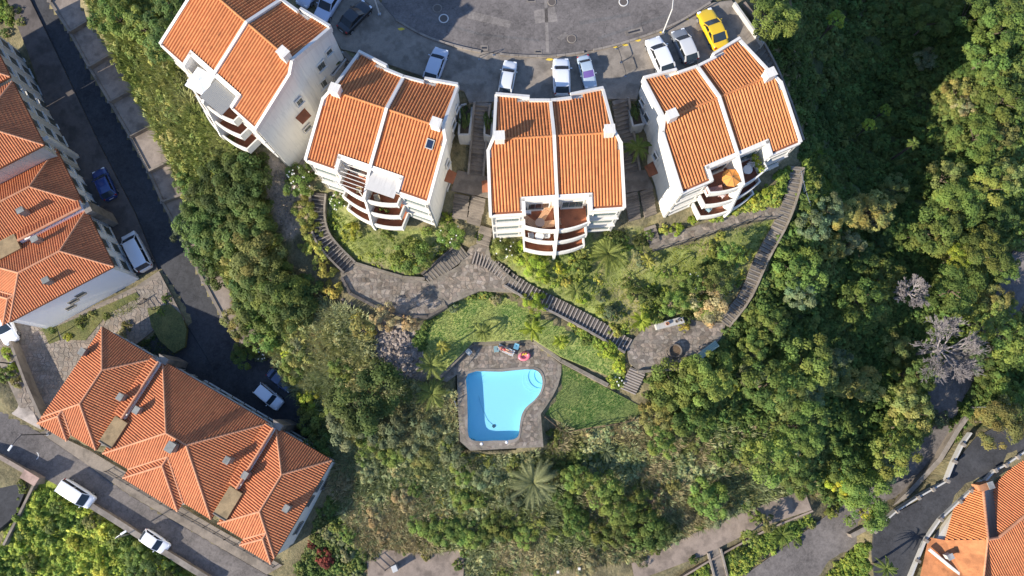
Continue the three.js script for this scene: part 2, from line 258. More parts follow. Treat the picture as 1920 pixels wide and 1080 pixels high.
const terraceMid = pad([[803, 530], [860, 498], [882, 462], [914, 450], [920, 482], [950, 512], [980, 535], [975, 548], [900, 545], [852, 566], [835, 575]], [[860, 480, -9.2], [830, 560, -10], [970, 540, -10.1]], { m: 1.2 });
const patio = pad([[1175, 648], [1215, 610], [1290, 598], [1330, 606], [1362, 604], [1352, 634], [1318, 670], [1290, 688], [1240, 690], [1196, 695], [1180, 680]], -11.5, { m: 1.5 });
const poolDeck = pad([[822, 712], [888, 645], [1000, 641], [1053, 684], [1052, 702], [1046, 724], [1036, 744], [1024, 762], [1014, 776], [1019, 838], [882, 845], [863, 828], [858, 760], [857, 702], [838, 716]], -12.5, { m: 1.2 });
const POOL_PX = [[877, 701], [940, 697], [1000, 693], [1012, 700], [1017, 715], [1013, 735], [1001, 751], [986, 764], [978, 778], [974, 800], [972, 817], [962, 824], [925, 826], [888, 826], [879, 819], [877, 780], [876, 740]];
const PLANTERS = [];
{ const P = POOL_PX.map(([x, y]) => { const p = W(x, y, -12.5), c = W(938, 755, -12.5), d = Math.hypot(p.x - c.x, p.z - c.z); return [c.x + (p.x - c.x) * (1 + 0.75 / d), c.z + (p.z - c.z) * (1 + 0.75 / d)]; }); PADS.push({ P, f: () => -15.2, m: 0.25, d: (x, z) => polyDist(x, z, P), lower: 0, box: boxOf(P, 0.4) }); }
const lawnUpper = pad([[800, 610], [852, 562], [960, 553], [1050, 602], [1168, 684], [1162, 714], [1050, 668], [1000, 636], [887, 641], [824, 704], [795, 655]], [[820, 640, -11.5], [960, 560, -11], [1140, 690, -12]], { m: 1.5, lower: 0.04 });
const lawnLower = pad([[1054, 683], [1142, 730], [1216, 770], [1172, 790], [1080, 806], [1022, 777], [1038, 750], [1050, 718]], [[1060, 690, -12.6], [1210, 770, -13.2], [1050, 795, -13.2]], { m: 1.2, lower: 0.04 });
{ const pit = PADS.find((q) => q.lower === 0), i = PADS.indexOf(poolDeck); PADS.splice(i, 1); PADS.splice(PADS.indexOf(pit), 1); poolDeck.m = 0.5; PADS.push(poolDeck, pit); } // the deck is cut into the lawn bank
const leftRoad = ribbon([[20, -60, 70, -70, -11.6], [58, 0, 106, 0, -12], [105, 95, 180, 118, -12.9], [185, 265, 258, 247, -14], [255, 400, 318, 368, -15], [296, 505, 395, 518, -16.2], [345, 600, 436, 598, -17.2], [400, 690, 462, 640, -18.2]], { m: 0.6, lower: 0.35 });
const leftWalk = ribbon([[-30, -60, 20, -60, -11.5], [14, 0, 57, 0, -11.9], [52, 95, 104, 95, -12.8], [110, 265, 184, 265, -13.9], [180, 400, 254, 400, -14.9], [250, 520, 297, 506, -16.1]], { m: 0.5, lower: 0.3 });
const court = pad([[345, 602], [400, 690], [450, 644], [496, 640], [565, 770], [610, 880], [540, 850], [420, 775], [310, 690], [250, 650], [300, 610]], [[400, 660, -18], [560, 800, -19.8], [420, 770, -19.3]], { m: 1 });
const forecourt = pad([[-20, 590], [20, 600], [110, 605], [255, 537], [298, 508], [346, 600], [300, 610], [250, 650], [190, 632], [75, 792], [88, 805], [40, 770], [-20, 640]], [[20, 620, -17.3], [300, 540, -16.3], [90, 790, -18.5]], { m: 0.8 });
const street = ribbon([[-60, 722, -60, 815, -18.2], [0, 768, 0, 852, -18.5], [75, 812, 70, 890, -18.9], [150, 862, 112, 912, -19.2], [245, 930, 200, 965, -19.6], [340, 985, 300, 1028, -20], [500, 1078, 400, 1085, -20.6], [620, 1150, 540, 1180, -21]], { m: 0.8 });
const streetWalk = ribbon([[88, 806, 76, 811, -18.75], [172, 846, 150, 861, -19.05], [270, 905, 246, 929, -19.45], [370, 968, 341, 984, -19.85], [530, 1060, 501, 1077, -20.45]], { m: 0.5 });
const lowRoad = ribbon([[1380, 1090, 1530, 1090, -23.5], [1525, 985, 1612, 1012, -23], [1640, 895, 1702, 930, -22.5], [1735, 795, 1775, 830, -22], [1745, 705, 1800, 760, -21.5], [1800, 640, 1842, 690, -21], [1870, 540, 1925, 560, -19], [1900, 470, 1962, 480, -18]], { m: 1.5, smooth: 3 });
const driveway = ribbon([[1640, 1090, 1705, 1090, -21.2], [1640, 992, 1738, 1012, -20.8], [1718, 942, 1775, 960, -20.3], [1775, 893, 1842, 905, -19.8], [1830, 820, 1895, 862, -19.3], [1905, 785, 1940, 830, -18.8]], { m: 1, smooth: 2 });
const dirtYard = pad([[690, 1090], [688, 1052], [720, 1030], [800, 1040], [872, 1030], [868, 1090]], -20, { m: 2 });
const alley = ribbon([[1184, 1056, 1190, 1090, -21.2], [1292, 1004, 1318, 1042, -21], [1404, 956, 1426, 988, -20.8], [1508, 918, 1522, 956, -20.6]], { m: 1.2 });
const gardenPath = ribbon([[1214, 446, 1224, 470, -8.6], [1300, 425, 1306, 446, -8.4], [1400, 393, 1406, 414, -8.2], [1462, 386, 1462, 408, -8.1]], { m: 0.8 });
// terraced yards along the wall of the left road
const YARDS = [[[94, 0], [130, 57], [162, 38], [150, -10]], [[131, 60], [165, 122], [212, 97], [170, 45]], [[167, 126], [204, 187], [254, 162], [216, 100]], [[206, 190], [242, 252], [292, 228], [258, 166]], [[244, 257], [277, 318], [324, 297], [296, 233]], [[280, 322], [303, 374], [352, 360], [328, 302]], [[306, 380], [345, 455], [392, 430], [352, 368]], [[348, 460], [380, 525], [425, 505], [396, 440]], [[383, 530], [415, 590], [452, 572], [428, 512]], [[418, 594], [450, 640], [492, 622], [456, 578]]]
  .map((p, i) => pad(p, -11.1 - i * 0.53, { m: 0.5 }));

// ways with steps: label, [px, py, height].., width, steps, material
const STAIRS = [
  ['upper concrete flight in the passage between the second and third white houses', [[905, 192, -0.1], [899, 258, -2.6], [893, 327, -4.95]], 1.65, 17, 'slab', { side: [0, 1], sideMat: 'kerb', sideH: 0.5 }],
  ['upper dark flight in the passage between the third and fourth white houses', [[1162, 186, -0.1], [1172, 252, -2.6], [1184, 322, -4.95]], 1.75, 17, 'slab', { side: [0], sideMat: 'kerb', sideH: 0.4 }],
  ['narrow lower flight dropping from the passage landing beside the second house', [[866, 366, -5], [862, 410, -7.1]], 1.7, 8, 'slab', {}],
  ['lower sunlit flight beside the third house, below the passage landing', [[898, 370, -5], [888, 420, -7.1]], 1.6, 9, 'slab', {}],
  ['bottom flight leading from the passage to the stone path junction', [[912, 426, -7.2], [905, 458, -8.9]], 1.5, 7, 'slab', {}],
  ['lower left flight of the passage between the third and fourth white houses', [[1183, 362, -5], [1190, 412, -7.2]], 1.5, 9, 'slab', {}],
  ['lower right flight of the passage, beside the wall of the fourth white house', [[1211, 356, -5], [1220, 404, -7.2]], 1.5, 9, 'slab', {}],
  ['short flight turning onto the garden path below the fourth house', [[1218, 424, -7.7], [1229, 462, -8.7]], 1.3, 6, 'slab', {}],
  ['long plank stair running down the right garden edge to the patio', [[1494, 312, -6.4], [1487, 352, -7.2], [1466, 412, -8.3], [1428, 484, -9.6], [1395, 556, -10.8], [1357, 606, -11.45]], 1.4, 40, 'stone', { side: [0], sideMat: 'stone', sideH: 0.3, nosing: 'kerb' }],
  ['sleeper stair with dark open gaps at the path junction', [[884, 482, -9.2], [914, 492, -9.5], [950, 517, -9.95]], 1.5, 12, 'darkStone', { gap: 0.3, nosing: 'sleeper' }],
  ['long sleeper stair between the lawn and the palm garden, ending at the patio', [[952, 523, -10], [1000, 552, -10.3], [1060, 582, -10.7], [1118, 613, -11.1], [1178, 649, -11.45]], 1.75, 36, 'darkStone', { gap: 0.1, nosing: 'sleeper', side: [1], sideMat: 'kerb', sideH: 0.25 }],
  ['pale flight of stone steps joining the round terrace and the path junction', [[870, 468, -9.15], [838, 494, -9.6], [801, 526, -10]], 1.75, 13, 'stone', { side: [1], sideMat: 'darkStone', sideH: 0.5, nosing: 'kerb' }],
  ['curved stone stair with wooden edges beside the hedge, left of the second house', [[598, 362, -7.2], [596, 408, -8.1], [606, 446, -8.9], [628, 474, -9.5], [656, 502, -9.95]], 1.75, 22, 'darkStone', { side: [0, 1], sideMat: 'stone', sideH: 0.4, nosing: 'kerb' }],
  ['short plank flight leaving the patio at its lower left corner', [[1196, 694, -11.5], [1177, 734, -12.9]], 1.9, 9, 'stone', { nosing: 'sleeper' }],
  ['shaded flight in the gap between the first and second white houses', [[655, 104, 0.6], [622, 168, -2.4], [585, 245, -6.3]], 1.5, 22, 'slab', {}],
  ['shaded flight along the outer wall of the fourth house', [[1402, 60, 0], [1440, 128, -2.6], [1470, 200, -4.8], [1492, 268, -6.2]], 1.7, 26, 'slab', { side: [0], sideMat: 'kerb', sideH: 0.3 }],
  ['dark steps descending from the alley near the bottom edge', [[1338, 1030, -21], [1352, 1085, -23]], 1.6, 9, 'slab', { side: [0, 1], sideMat: 'kerb', sideH: 0.3 }],
];
for (const [, line, width] of STAIRS) {
  const c = new THREE.CatmullRomCurve3(line.map((p) => W(...p)), false, 'centripetal'), N = 12, R = [];
  for (let i = 0; i <= N; i++) { const p = c.getPointAt(i / N), d = c.getTangentAt(i / N), s = V3(d.z, 0, -d.x).normalize(); R.push([p, p.clone().addScaledVector(s, width / 2), p.clone().addScaledVector(s, -width / 2)]); }
  const P = [...R.map((q) => [q[1].x, q[1].z]), ...R.slice().reverse().map((q) => [q[2].x, q[2].z])];
  const f = (x, z) => { let best = 1e9, y = 0; for (let i = 0; i < N; i++) { const a = R[i][0], b = R[i + 1][0], dx = b.x - a.x, dz = b.z - a.z, t = clamp(((x - a.x) * dx + (z - a.z) * dz) / (dx * dx + dz * dz), 0, 1), d = Math.hypot(x - a.x - t * dx, z - a.z - t * dz); if (d < best) { best = d; y = lerp(a.y, b.y, t); } } return y; };
  PADS.push({ P, f, m: 0.9, d: (x, z) => polyDist(x, z, P), lower: 0.35, box: boxOf(P, 1.1), stair: true });
}

// ---- land colours by zone (what grows or lies there)
const zone = (pts, h) => pts.map(([x, y]) => { const p = W(x, y, h); return [p.x, p.z]; });
const ZONES = [
  ['lush', zone([[600, 370], [640, 372], [760, 432], [840, 432], [850, 470], [790, 520], [700, 500], [650, 475], [610, 440]], -8.5), [0.2, 0.225, 0.065]],
  ['lush', zone([[905, 460], [1160, 440], [1215, 420], [1235, 470], [1470, 400], [1420, 480], [1360, 600], [1215, 605], [1170, 640], [1080, 580], [1000, 540], [935, 485]], -9.3), [0.19, 0.215, 0.06]],
  ['rocky', zone([[650, 610], [700, 600], [780, 625], [800, 690], [770, 740], [700, 700], [640, 650]], -12.5), [0.24, 0.2, 0.17]],
  ['dry', zone([[600, 870], [700, 880], [800, 940], [830, 1010], [800, 1050], [680, 1050], [640, 980], [610, 920]], -18), [0.27, 0.21, 0.12]],
  ['dry', zone([[1180, 880], [1300, 840], [1420, 790], [1470, 830], [1380, 900], [1280, 990], [1180, 1000]], -17.5), [0.22, 0.175, 0.12]],
  ['dirt', zone([[505, 310], [560, 300], [560, 380], [545, 430], [520, 440], [505, 380]], -7), [0.32, 0.25, 0.19]],
  ['redDirt', zone([[655, 950], [690, 960], [710, 1050], [690, 1085], [670, 1020]], -19), [0.3, 0.14, 0.075]],
  ['dry', zone([[150, 0], [210, 20], [330, 260], [350, 380], [320, 340], [260, 180]], -10), [0.3, 0.25, 0.14]],
  ['wild', zone([[165, 0], [330, -20], [470, 290], [520, 450], [700, 700], [640, 860], [560, 780], [330, 380]], -9), [0.13, 0.14, 0.045]],
  ['lime', zone([[0, 960], [110, 900], [200, 955], [380, 1080], [0, 1090]], -21), [0.2, 0.24, 0.03]],
  ['slope', zone([[620, 860], [700, 760], [850, 700], [870, 850], [1020, 850], [1040, 800], [1200, 790], [1500, 800], [1520, 930], [1180, 1050], [880, 1085], [680, 1085]], -16), [0.15, 0.14, 0.06]],
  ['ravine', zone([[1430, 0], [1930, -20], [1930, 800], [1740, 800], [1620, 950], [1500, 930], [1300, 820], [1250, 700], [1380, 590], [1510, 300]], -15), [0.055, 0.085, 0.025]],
];
function zoneAt(x, z) { for (const q of ZONES) if (inPoly(x, z, q[1])) return q; return null; }

{ // the land itself: fine where it is seen, coarse out to the horizon
  const axis = (a, b, s) => { const r = []; for (let x = a; x <= b + 1e-6; x += s) r.push(x); let st = s; while (r[r.length - 1] < 1500) { st *= 1.45; r.push(r[r.length - 1] + st); } st = s; while (r[0] > -1500) { st *= 1.45; r.unshift(r[0] - st); } return r; };
  const X = axis(-78, 78, 0.7), Z = axis(-66, 26, 0.7), nx = X.length, nz = Z.length;
  const pos = new Float32Array(nx * nz * 3), col = new Float32Array(nx * nz * 3), uv = new Float32Array(nx * nz * 2), idx = [];
  for (let j = 0; j < nz; j++) for (let i = 0; i < nx; i++) {
    const k = j * nx + i, x = X[i], z = Z[j], far = Math.max(Math.abs(x) - 78, Math.abs(z + 20) - 46, 0);
    let y = ground(x, z) + (far > 3 ? 0 : 0.25 * (fbm(x * 0.25 + 50, z * 0.25 + 50, 3) - 0.5)); y = lerp(y, -16 - 0.02 * far, sstep(60, 300, far));
    pos.set([x, y, z], k * 3); uv.set([x, z], k * 2);
    const jx = x + 3 * (fbm(x * 0.4 + 9, z * 0.4, 3) - 0.5), jz = z + 3 * (fbm(x * 0.4, z * 0.4 + 70, 3) - 0.5), q = zoneAt(jx, jz), c = q ? q[2] : [0.15, 0.13, 0.07], n = 0.75 + 0.5 * fbm(x * 0.2 + 5, z * 0.2, 4), d = fbm(x * 0.5 + 31, z * 0.5 + 8, 4);
    const dry = q && q[0] !== 'ravine' ? 0.6 * sstep(0.45, 0.7, d) : 0.1, e = [0.26, 0.2, 0.12];
    for (let t = 0; t < 3; t++) col[k * 3 + t] = lerp(c[t], e[t], dry) * n * 1.5;
  }
  for (let j = 0; j < nz - 1; j++) for (let i = 0; i < nx - 1; i++) { const a = j * nx + i; idx.push(a, a + nx, a + 1, a + 1, a + nx, a + nx + 1); }
  const g = new THREE.BufferGeometry(); g.setAttribute('position', new THREE.BufferAttribute(pos, 3)); g.setAttribute('color', new THREE.BufferAttribute(col, 3)); g.setAttribute('uv', new THREE.BufferAttribute(uv, 2)); g.setIndex(idx); g.computeVertexNormals();
  struct('ground', g, mat(1, 1, 1, { map: T.soil, bumpMap: T.soil, bumpScale: 0.08, vertexColors: true, roughness: 1 }));
}
// ------------------------------------------------------------------ roads, walks, terraces, lawns
struct('upper_road', flat(upperRoad).geo(), M.asphalt);
struct('parking_apron_west', flat(parkWest, -0.02).geo(), M.apron);
struct('parking_apron', flat(parkMid, -0.04).geo(), M.apron);
struct('lower_road', ribbonGeo(lowRoad).geo(), M.asphalt);
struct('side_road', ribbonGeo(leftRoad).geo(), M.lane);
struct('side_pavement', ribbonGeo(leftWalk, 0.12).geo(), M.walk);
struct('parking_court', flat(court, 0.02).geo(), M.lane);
struct('forecourt', flat(forecourt, 0.05).geo(), M.slab);
struct('village_street', ribbonGeo(street, 0.03).geo(), M.asphalt);
struct('street_pavement', ribbonGeo(streetWalk, 0.15).geo(), M.slab);
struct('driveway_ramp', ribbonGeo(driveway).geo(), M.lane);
struct('dirt_yard', flat(dirtYard).geo(), M.pale);
struct('alley', ribbonGeo(alley).geo(), M.pale);
const T2 = W(50, 770, -18.4);
struct('garden_drive', new MB().prism([[-20, 872], [48, 897], [52, 912], [28, 968], [-20, 1008]].map(([x, y]) => { const p = W(x, y, -19.6); return [p.x, p.z]; }), -20.6, -19.5).geo(), M.lane);
struct('pale_apron', new MB().prism([[44, 730], [78, 806], [22, 776]].map(([x, y]) => { const p = W(x, y, -18.35); return [p.x, p.z]; }), -18.8, -18.33).geo(), mat(0.6, 0.52, 0.45, { map: T.concrete }));

// kerb stones along the upper road, each a piece
{
  const kerb = thing('kerb', 'curved pale kerb between the wide upper road and the parking bays', 'kerb');
  const line = [[742, 37], [800, 69], [880, 93], [960, 104], [1040, 105], [1120, 93], [1200, 71], [1270, 43], [1332, 5]].map(([x, y]) => W(x, y, 0)), c = new THREE.CatmullRomCurve3(line, false, 'centripetal'), L = c.getLength(), n = Math.round(L / 1.0);
  for (let i = 0; i < n; i++) { const a = c.getPointAt((i + 0.015) / n), b = c.getPointAt((i + 0.985) / n); if (i === 10 || i === 11 || i === 21) continue; new MB().bar(a.setY(0.0), b.setY(0.0), 0.24, 0.26).add('kerb_stone', M.kerb, kerb); }
}
// yellow daubs on the bay ends
{
  let k = 0; const r = rng(5);
  const where = ['by the black car', 'right of the daub by the black car', 'between the two white cars, centre', 'at the bay with the purple sunshade', 'one bay further along', 'just below the right lamp post', 'between the two right white cars', 'by the yellow car nose'];
  for (const [x, y] of [[752, 54], [777, 55], [1030, 111], [1152, 87], [1172, 84], [1196, 75], [1242, 60], [1286, 34]]) {
    const p = W(x, y, 0), o = thing('yellow_mark', 'worn yellow paint mark on the parking apron ' + where[k++], 'road marking', [p.x, -0.034, p.z], -0.35 + r() * 0.5);
    const P = []; for (let i = 0; i < 9; i++) { const a = i / 9 * 6.28; P.push([Math.cos(a) * (0.26 + 0.2 * r()), Math.sin(a) * (0.1 + 0.1 * r())]); } new MB().prism(P, -0.03, 0.002).add('paint', M.yellowPaint, o);
  }
}
// manhole covers and patches
for (const [x, y, h, r, pale, label] of [[832, 35, 0, 0.42, 1, 'round manhole cover with a bright painted ring, left part of the upper road'], [820, 16, 0, 0.4, 0, 'dark iron manhole cover above the ringed one on the upper road'], [1169, 4, 0, 0.4, 1, 'ringed manhole cover at the top edge of the upper road, right half'], [1072, 73, 0, 0.4, 0, 'rusty brown manhole cover in the road below its middle patch'], [1035, 4, 0, 0.36, 0, 'small dark manhole cover at the top edge of the upper road'], [65, 855, -18.9, 0.42, 1, 'pale ringed manhole cover in the village street, lower left']]) {
  const p = W(x, y, h), o = thing('manhole_cover', label, 'manhole cover', [p.x, h + 0.032, p.z]);
  const g = new THREE.CylinderGeometry(r, r, 0.03, 24); mesh('cover', g, mat(0.11, 0.09, 0.075, { roughness: 0.7 }), o);
  const ring = new THREE.TorusGeometry(r + 0.06, 0.07, 6, 28); ring.rotateX(Math.PI / 2); ring.scale(1, 0.3, 1); mesh('collar', ring, pale ? M.whitePaint : M.kerb, o);
}
for (const [x, y, sx, sz, turn, label] of [[1189, 59, 1.9, 0.55, 0.28, 'pale rectangular drain slab at the kerb, right of the middle'], [1009, 97, 0.8, 0.5, 0, 'small square drain slab at the kerb near the white cars'], [908, 90, 0.8, 0.6, 0, 'rough concrete block at the kerb above the stair passage'], [996, 1, 1, 0.4, 0, 'pale patch slab at the top edge of the upper road']]) { const p = W(x, y, 0), o = thing('drain_slab', label, 'drain', [p.x, 0, p.z], turn); box(0, 0.005, 0, sx, 0.05, sz).add('slab', M.kerb, o); box(0, 0.032, 0, sx * 0.7, 0.02, sz * 0.35).add('grate', M.darkMetal, o); }

// yards, each with its dividing wall, along the long retaining wall of the side road
YARDS.forEach((q, i) => struct('concrete_yard', flat(q).geo(), M.yard));
{
  const w = thing('retaining_wall', 'long low concrete wall stepping down beside the shaded side road', 'retaining wall');
  const P = [[92, 0], [130, 58], [166, 124], [205, 189], [243, 254], [278, 320], [304, 377], [346, 457], [381, 527], [416, 592], [451, 641]];
  for (let i = 0; i < P.length - 1; i++) { const top = -10.98 - i * 0.53, a = W(P[i][0], P[i][1], top), b = W(P[i + 1][0], P[i + 1][1], top); new MB().wall([[a.x, a.z], [b.x, b.z]], 0.34, top - 4.5, top).add('wall_segment', M.slab, w); const c = a.clone().lerp(b, 0.02); box(c.x, top + 0.06, c.z, 0.5, 0.12, 0.5).add('pier_cap', M.kerb, w); }
  const D = [[162, 38], [212, 97], [254, 162], [292, 228], [324, 297], [352, 360], [392, 430], [425, 505], [452, 572]];
  D.forEach((d, i) => { const top = -10.95 - i * 0.53, a = W(P[i + 1][0], P[i + 1][1], top), b = W(d[0], d[1], top); new MB().wall([[a.x, a.z], [b.x, b.z]], 0.28, top - 1.6, top).add('cross_wall', M.slab, w); });
  const a = W(451, 641, -15.6), b = W(494, 624, -15.6); new MB().wall([[a.x, a.z], [b.x, b.z]], 0.4, -20, -15.6).add('end_wall', M.pale, w);
}
// crazy paving: every stone its own slab with a joint, together one part
const lawnMat2 = mat(0.16, 0.17, 0.07, { map: T.grass, bumpMap: T.grass, bumpScale: 0.05, roughness: 1 });
function crazyPaving(q, size, seed, parent, hole, lift = 0, vary = 1) {
  const r = rng(seed), [x0, z0, x1, z1] = q.box, nx = Math.ceil((x1 - x0) / size), nz = Math.ceil((z1 - z0) / size), J = [];
  for (let j = 0; j <= nz; j++) { J.push([]); for (let i = 0; i <= nx; i++) J[j].push([x0 + (i + 0.5 * (j & 1) + (r() - 0.5) * 0.62) * size, z0 + (j + (r() - 0.5) * 0.62) * size]); }
  const m = new MB();
  for (let j = 0; j < nz; j++) for (let i = 0; i < nx; i++) {
    const C = [J[j][i], J[j][i + 1], J[j + 1][i + 1], J[j + 1][i]], cx = C.reduce((s, p) => s + p[0], 0) / 4, cz = C.reduce((s, p) => s + p[1], 0) / 4;
    if (C.some((p) => q.d(p[0], p[1]) > -0.05) || (hole && polyDist(cx, cz, hole) < size * 0.9)) continue;
    const k = 0.9 - 0.08 * r(), S = C.map((p) => [cx + (p[0] - cx) * k, cz + (p[1] - cz) * k]), t = 0.92 + (0.75 * r() - 0.37) * vary, w = r(); m.col = [t * (1 + 0.1 * w), t, t * (0.97 + 0.08 * (1 - w))];
    const y = lift + 0.012 + 0.014 * r(), sl = 0.006 * (r() - 0.5); m.prism(S, (x, z) => q.f(x, z) - 0.02, (x, z) => q.f(x, z) + y + sl * (x - cx));
  }
  const o = m.add('paving_stones', M.paver, parent); o.userData.kind = 'stuff';
}
crazyPaving(forecourt, 0.55, 16, scene.children.find((o) => o.name === 'forecourt'), null, 0.06, 0.3);
for (const pts of [[[75, 606], [92, 645], [112, 637], [105, 613]], [[106, 612], [255, 548], [262, 556], [200, 590], [160, 638], [118, 637]], [[276, 578], [318, 570], [340, 590], [350, 618], [346, 650], [326, 662], [300, 640], [284, 612]]]) { const q = pad(pts, [[20, 620, -17.16], [300, 540, -16.16], [90, 790, -18.36]], { free: true }); struct('lawn_patch', flat(q).geo(), lawnMat2); }
const tw = struct('stone_terrace', flat(terraceWest).geo(), M.stone); crazyPaving(terraceWest, 0.46, 11, tw);
const tm = struct('stone_terrace', flat(terraceMid, -0.004).geo(), M.stone); crazyPaving(terraceMid, 0.46, 12, tm);
const pt = struct('stone_patio', flat(patio).geo(), M.stone); crazyPaving(patio, 0.46, 13, pt);
const gp = struct('garden_path', ribbonGeo(gardenPath).geo(), M.stone); crazyPaving(gardenPath, 0.42, 15, gp);
struct('stair_landing', flat(landingA).geo(), M.slab); struct('stair_landing', flat(landingB).geo(), M.slab);
{ const d = struct('wooden_deck', flat(deckA, -0.03).geo(), M.wood), r = rng(4); const a = W(546, 300, -6.6), b = W(596, 318, -6.6), e = b.clone().sub(a).normalize(), s = V3(e.z, 0, -e.x); // boards
  for (let i = 0; i < 12; i++) { const c = a.clone().addScaledVector(e, 0.5 + i * 0.26); const A = c.clone().addScaledVector(s, 2.8), B = c.clone().addScaledVector(s, -0.4); if (deckA.d(c.x, c.z) < 0.4) new MB().bar(A, B, 0.22, 0.06).add('plank', M.sleeper, d); } }
const lawnMat = mat(0.37, 0.43, 0.15, { map: T.grass, bumpMap: T.grass, bumpScale: 0.02, roughness: 1 });
function lawn(name, q, n, seed, tint) {
  const L = struct(name, flat(q, 0.02).geo(), seed === 22 ? mat(0.25, 0.31, 0.11, { map: T.grass, roughness: 1 }) : lawnMat), r = rng(seed), g = new MB();
  for (let i = 0; i < 5; i++) { const a = i * 1.257, w = 0.035, h = 0.04 + 0.03 * r(), l = 0.07; g.tri(V3(Math.cos(a) * w, 0, Math.sin(a) * w), V3(-Math.sin(a) * w, 0, Math.cos(a) * w), V3(Math.cos(a) * l, h, Math.sin(a) * l)); }
  const im = new THREE.InstancedMesh(g.geo(), mat(1, 1, 1, { roughness: 1 }), n), m = new THREE.Matrix4(), c = new THREE.Color(); let k = 0;
  while (k < n) { const x = lerp(q.box[0], q.box[2], r()), z = lerp(q.box[1], q.box[3], r()); if (q.d(x, z) > -0.05) continue; const s = 0.7 + 0.9 * r(); m.compose(V3(x, q.f(x, z) + 0.015, z), new THREE.Quaternion().setFromAxisAngle(V3(0, 1, 0), r() * 6.28), V3(s, s, s)); im.setMatrixAt(k, m); const b = fbm(x * 0.35 + 20, z * 0.35 + 9, 4), y = sstep(0.42, 0.66, b + (r() - 0.5) * 0.15), t = 0.75 + 0.5 * r(); c.setRGB(lerp(0.17, 0.36, y) * t * tint * (seed === 22 ? 0.85 : 1), lerp(0.3, 0.4, y) * t * tint, lerp(0.06, 0.13, y) * t * tint); im.setColorAt(k, c); k++; }
  im.name = numbered('lawn_grass'); im.userData = { kind: 'stuff', label: 'short mown grass of the lawn ' + (seed === 21 ? 'above the pool deck' : 'right of the pool'), category: 'grass' }; im.receiveShadow = true; scene.add(im);
}
lawn('upper_lawn', lawnUpper, 7000, 21, 1.1); lawn('lower_lawn', lawnLower, 5000, 22, 0.8);

// ---- stairs: each step a piece, some more worn than others
const altMats = new Map();
function stepAlt(m) { if (!altMats.has(m)) { const a = m.clone(); a.color.multiplyScalar(0.78); altMats.set(m, a); } return altMats.get(m); }
function stairs(label, line, width, n, m, o = {}) {
  const pts = line.map((p) => W(...p)), c = new THREE.CatmullRomCurve3(pts, false, 'centripetal'), t = thing(o.name || 'staircase', label, 'stairs'), L = c.getLength(), r = rng(n * 7 + Math.round(L));
  const run = L / n;
  for (let i = 0; i < n; i++) {
    const u = (i + 0.5) / n, p = c.getPointAt(u), d = c.getTangentAt(u); const yaw = Math.atan2(d.x, d.z), y = lerp(c.getPointAt(i / n).y, c.getPointAt((i + 1) / n).y, 0.2) + 0.05;
    new MB().box(p.x, y - 0.3, p.z, width * (0.93 + 0.12 * r()), 0.6, run * (o.gap ? 1 - o.gap : 0.93) * (0.92 + 0.1 * r()), yaw + (r() - 0.5) * 0.05).add('step', r() < 0.35 ? stepAlt(m) : m, t);
    if (o.nosing) { const q = c.getPointAt(clamp(u + 0.36 / n, 0, 1)); new MB().box(q.x, y + 0.012, q.z, width * 0.98, 0.07, 0.13, yaw).add('nosing', o.nosing, t); }
  }
  const rib = { P: [], R: [], f: null }; const N = 14, R = [];
  for (let i = 0; i <= N; i++) { const p = c.getPointAt(i / N), d = c.getTangentAt(i / N), s = V3(d.z, 0, -d.x).normalize(); R.push([p.clone().addScaledVector(s, width / 2), p.clone().addScaledVector(s, -width / 2)]); }
  if (o.side) for (const k of o.side) { const w = new MB(); for (let i = 0; i < N; i++) { const a = R[i][k], b = R[i + 1][k], up = o.sideH ?? 0.35; const A = a.clone(), B = b.clone(); w.bar(A.setY(a.y + up / 2 - 0.2), B.setY(b.y + up / 2 - 0.2), 0.22, up + 0.5); } w.add('side_wall', o.sideMat || M.stone, t); }
  return t;
}
for (const [label, line, width, n, m, o] of STAIRS) stairs(label, line, width, n, M[m], { ...o, nosing: o?.nosing ? M[o.nosing] : null, sideMat: o?.sideMat ? M[o.sideMat] : null });

// resurfaced strips and patches, a little darker or paler than the old asphalt
{
  const dk = mat(0.185, 0.17, 0.16, { map: T.asphalt, roughness: 0.95 }), lt = mat(0.29, 0.255, 0.225, { map: T.asphalt, roughness: 0.95 });
  for (const [pts, h, m] of [[[[770, 24], [900, 62], [1010, 74], [1012, 78], [900, 67], [768, 29]], 0, dk], [[[1000, 20], [1040, 12], [1046, 40], [1004, 44]], 0, lt], [[[880, 20], [960, 40], [955, 52], [876, 34]], 0, lt], [[[1085, 40], [1180, 24], [1183, 30], [1088, 47]], 0, dk], [[[1060, 60], [1066, 66], [1052, 76], [1044, 70]], 0, lt], [[[1120, 70], [1250, 26], [1252, 31], [1122, 76]], 0, dk], [[[1020, -10], [1026, -10], [1030, 98], [1024, 98]], 0, lt], [[[1500, 1052], [1580, 985], [1590, 992], [1512, 1060]], -23.2, dk]]) { const P = pts.map(([x, y]) => { const p = W(x, y, h); return [p.x, p.z]; }); if (h) continue; struct('asphalt_patch', new MB().prism(P, -0.01, 0.005).geo(), m); }
}
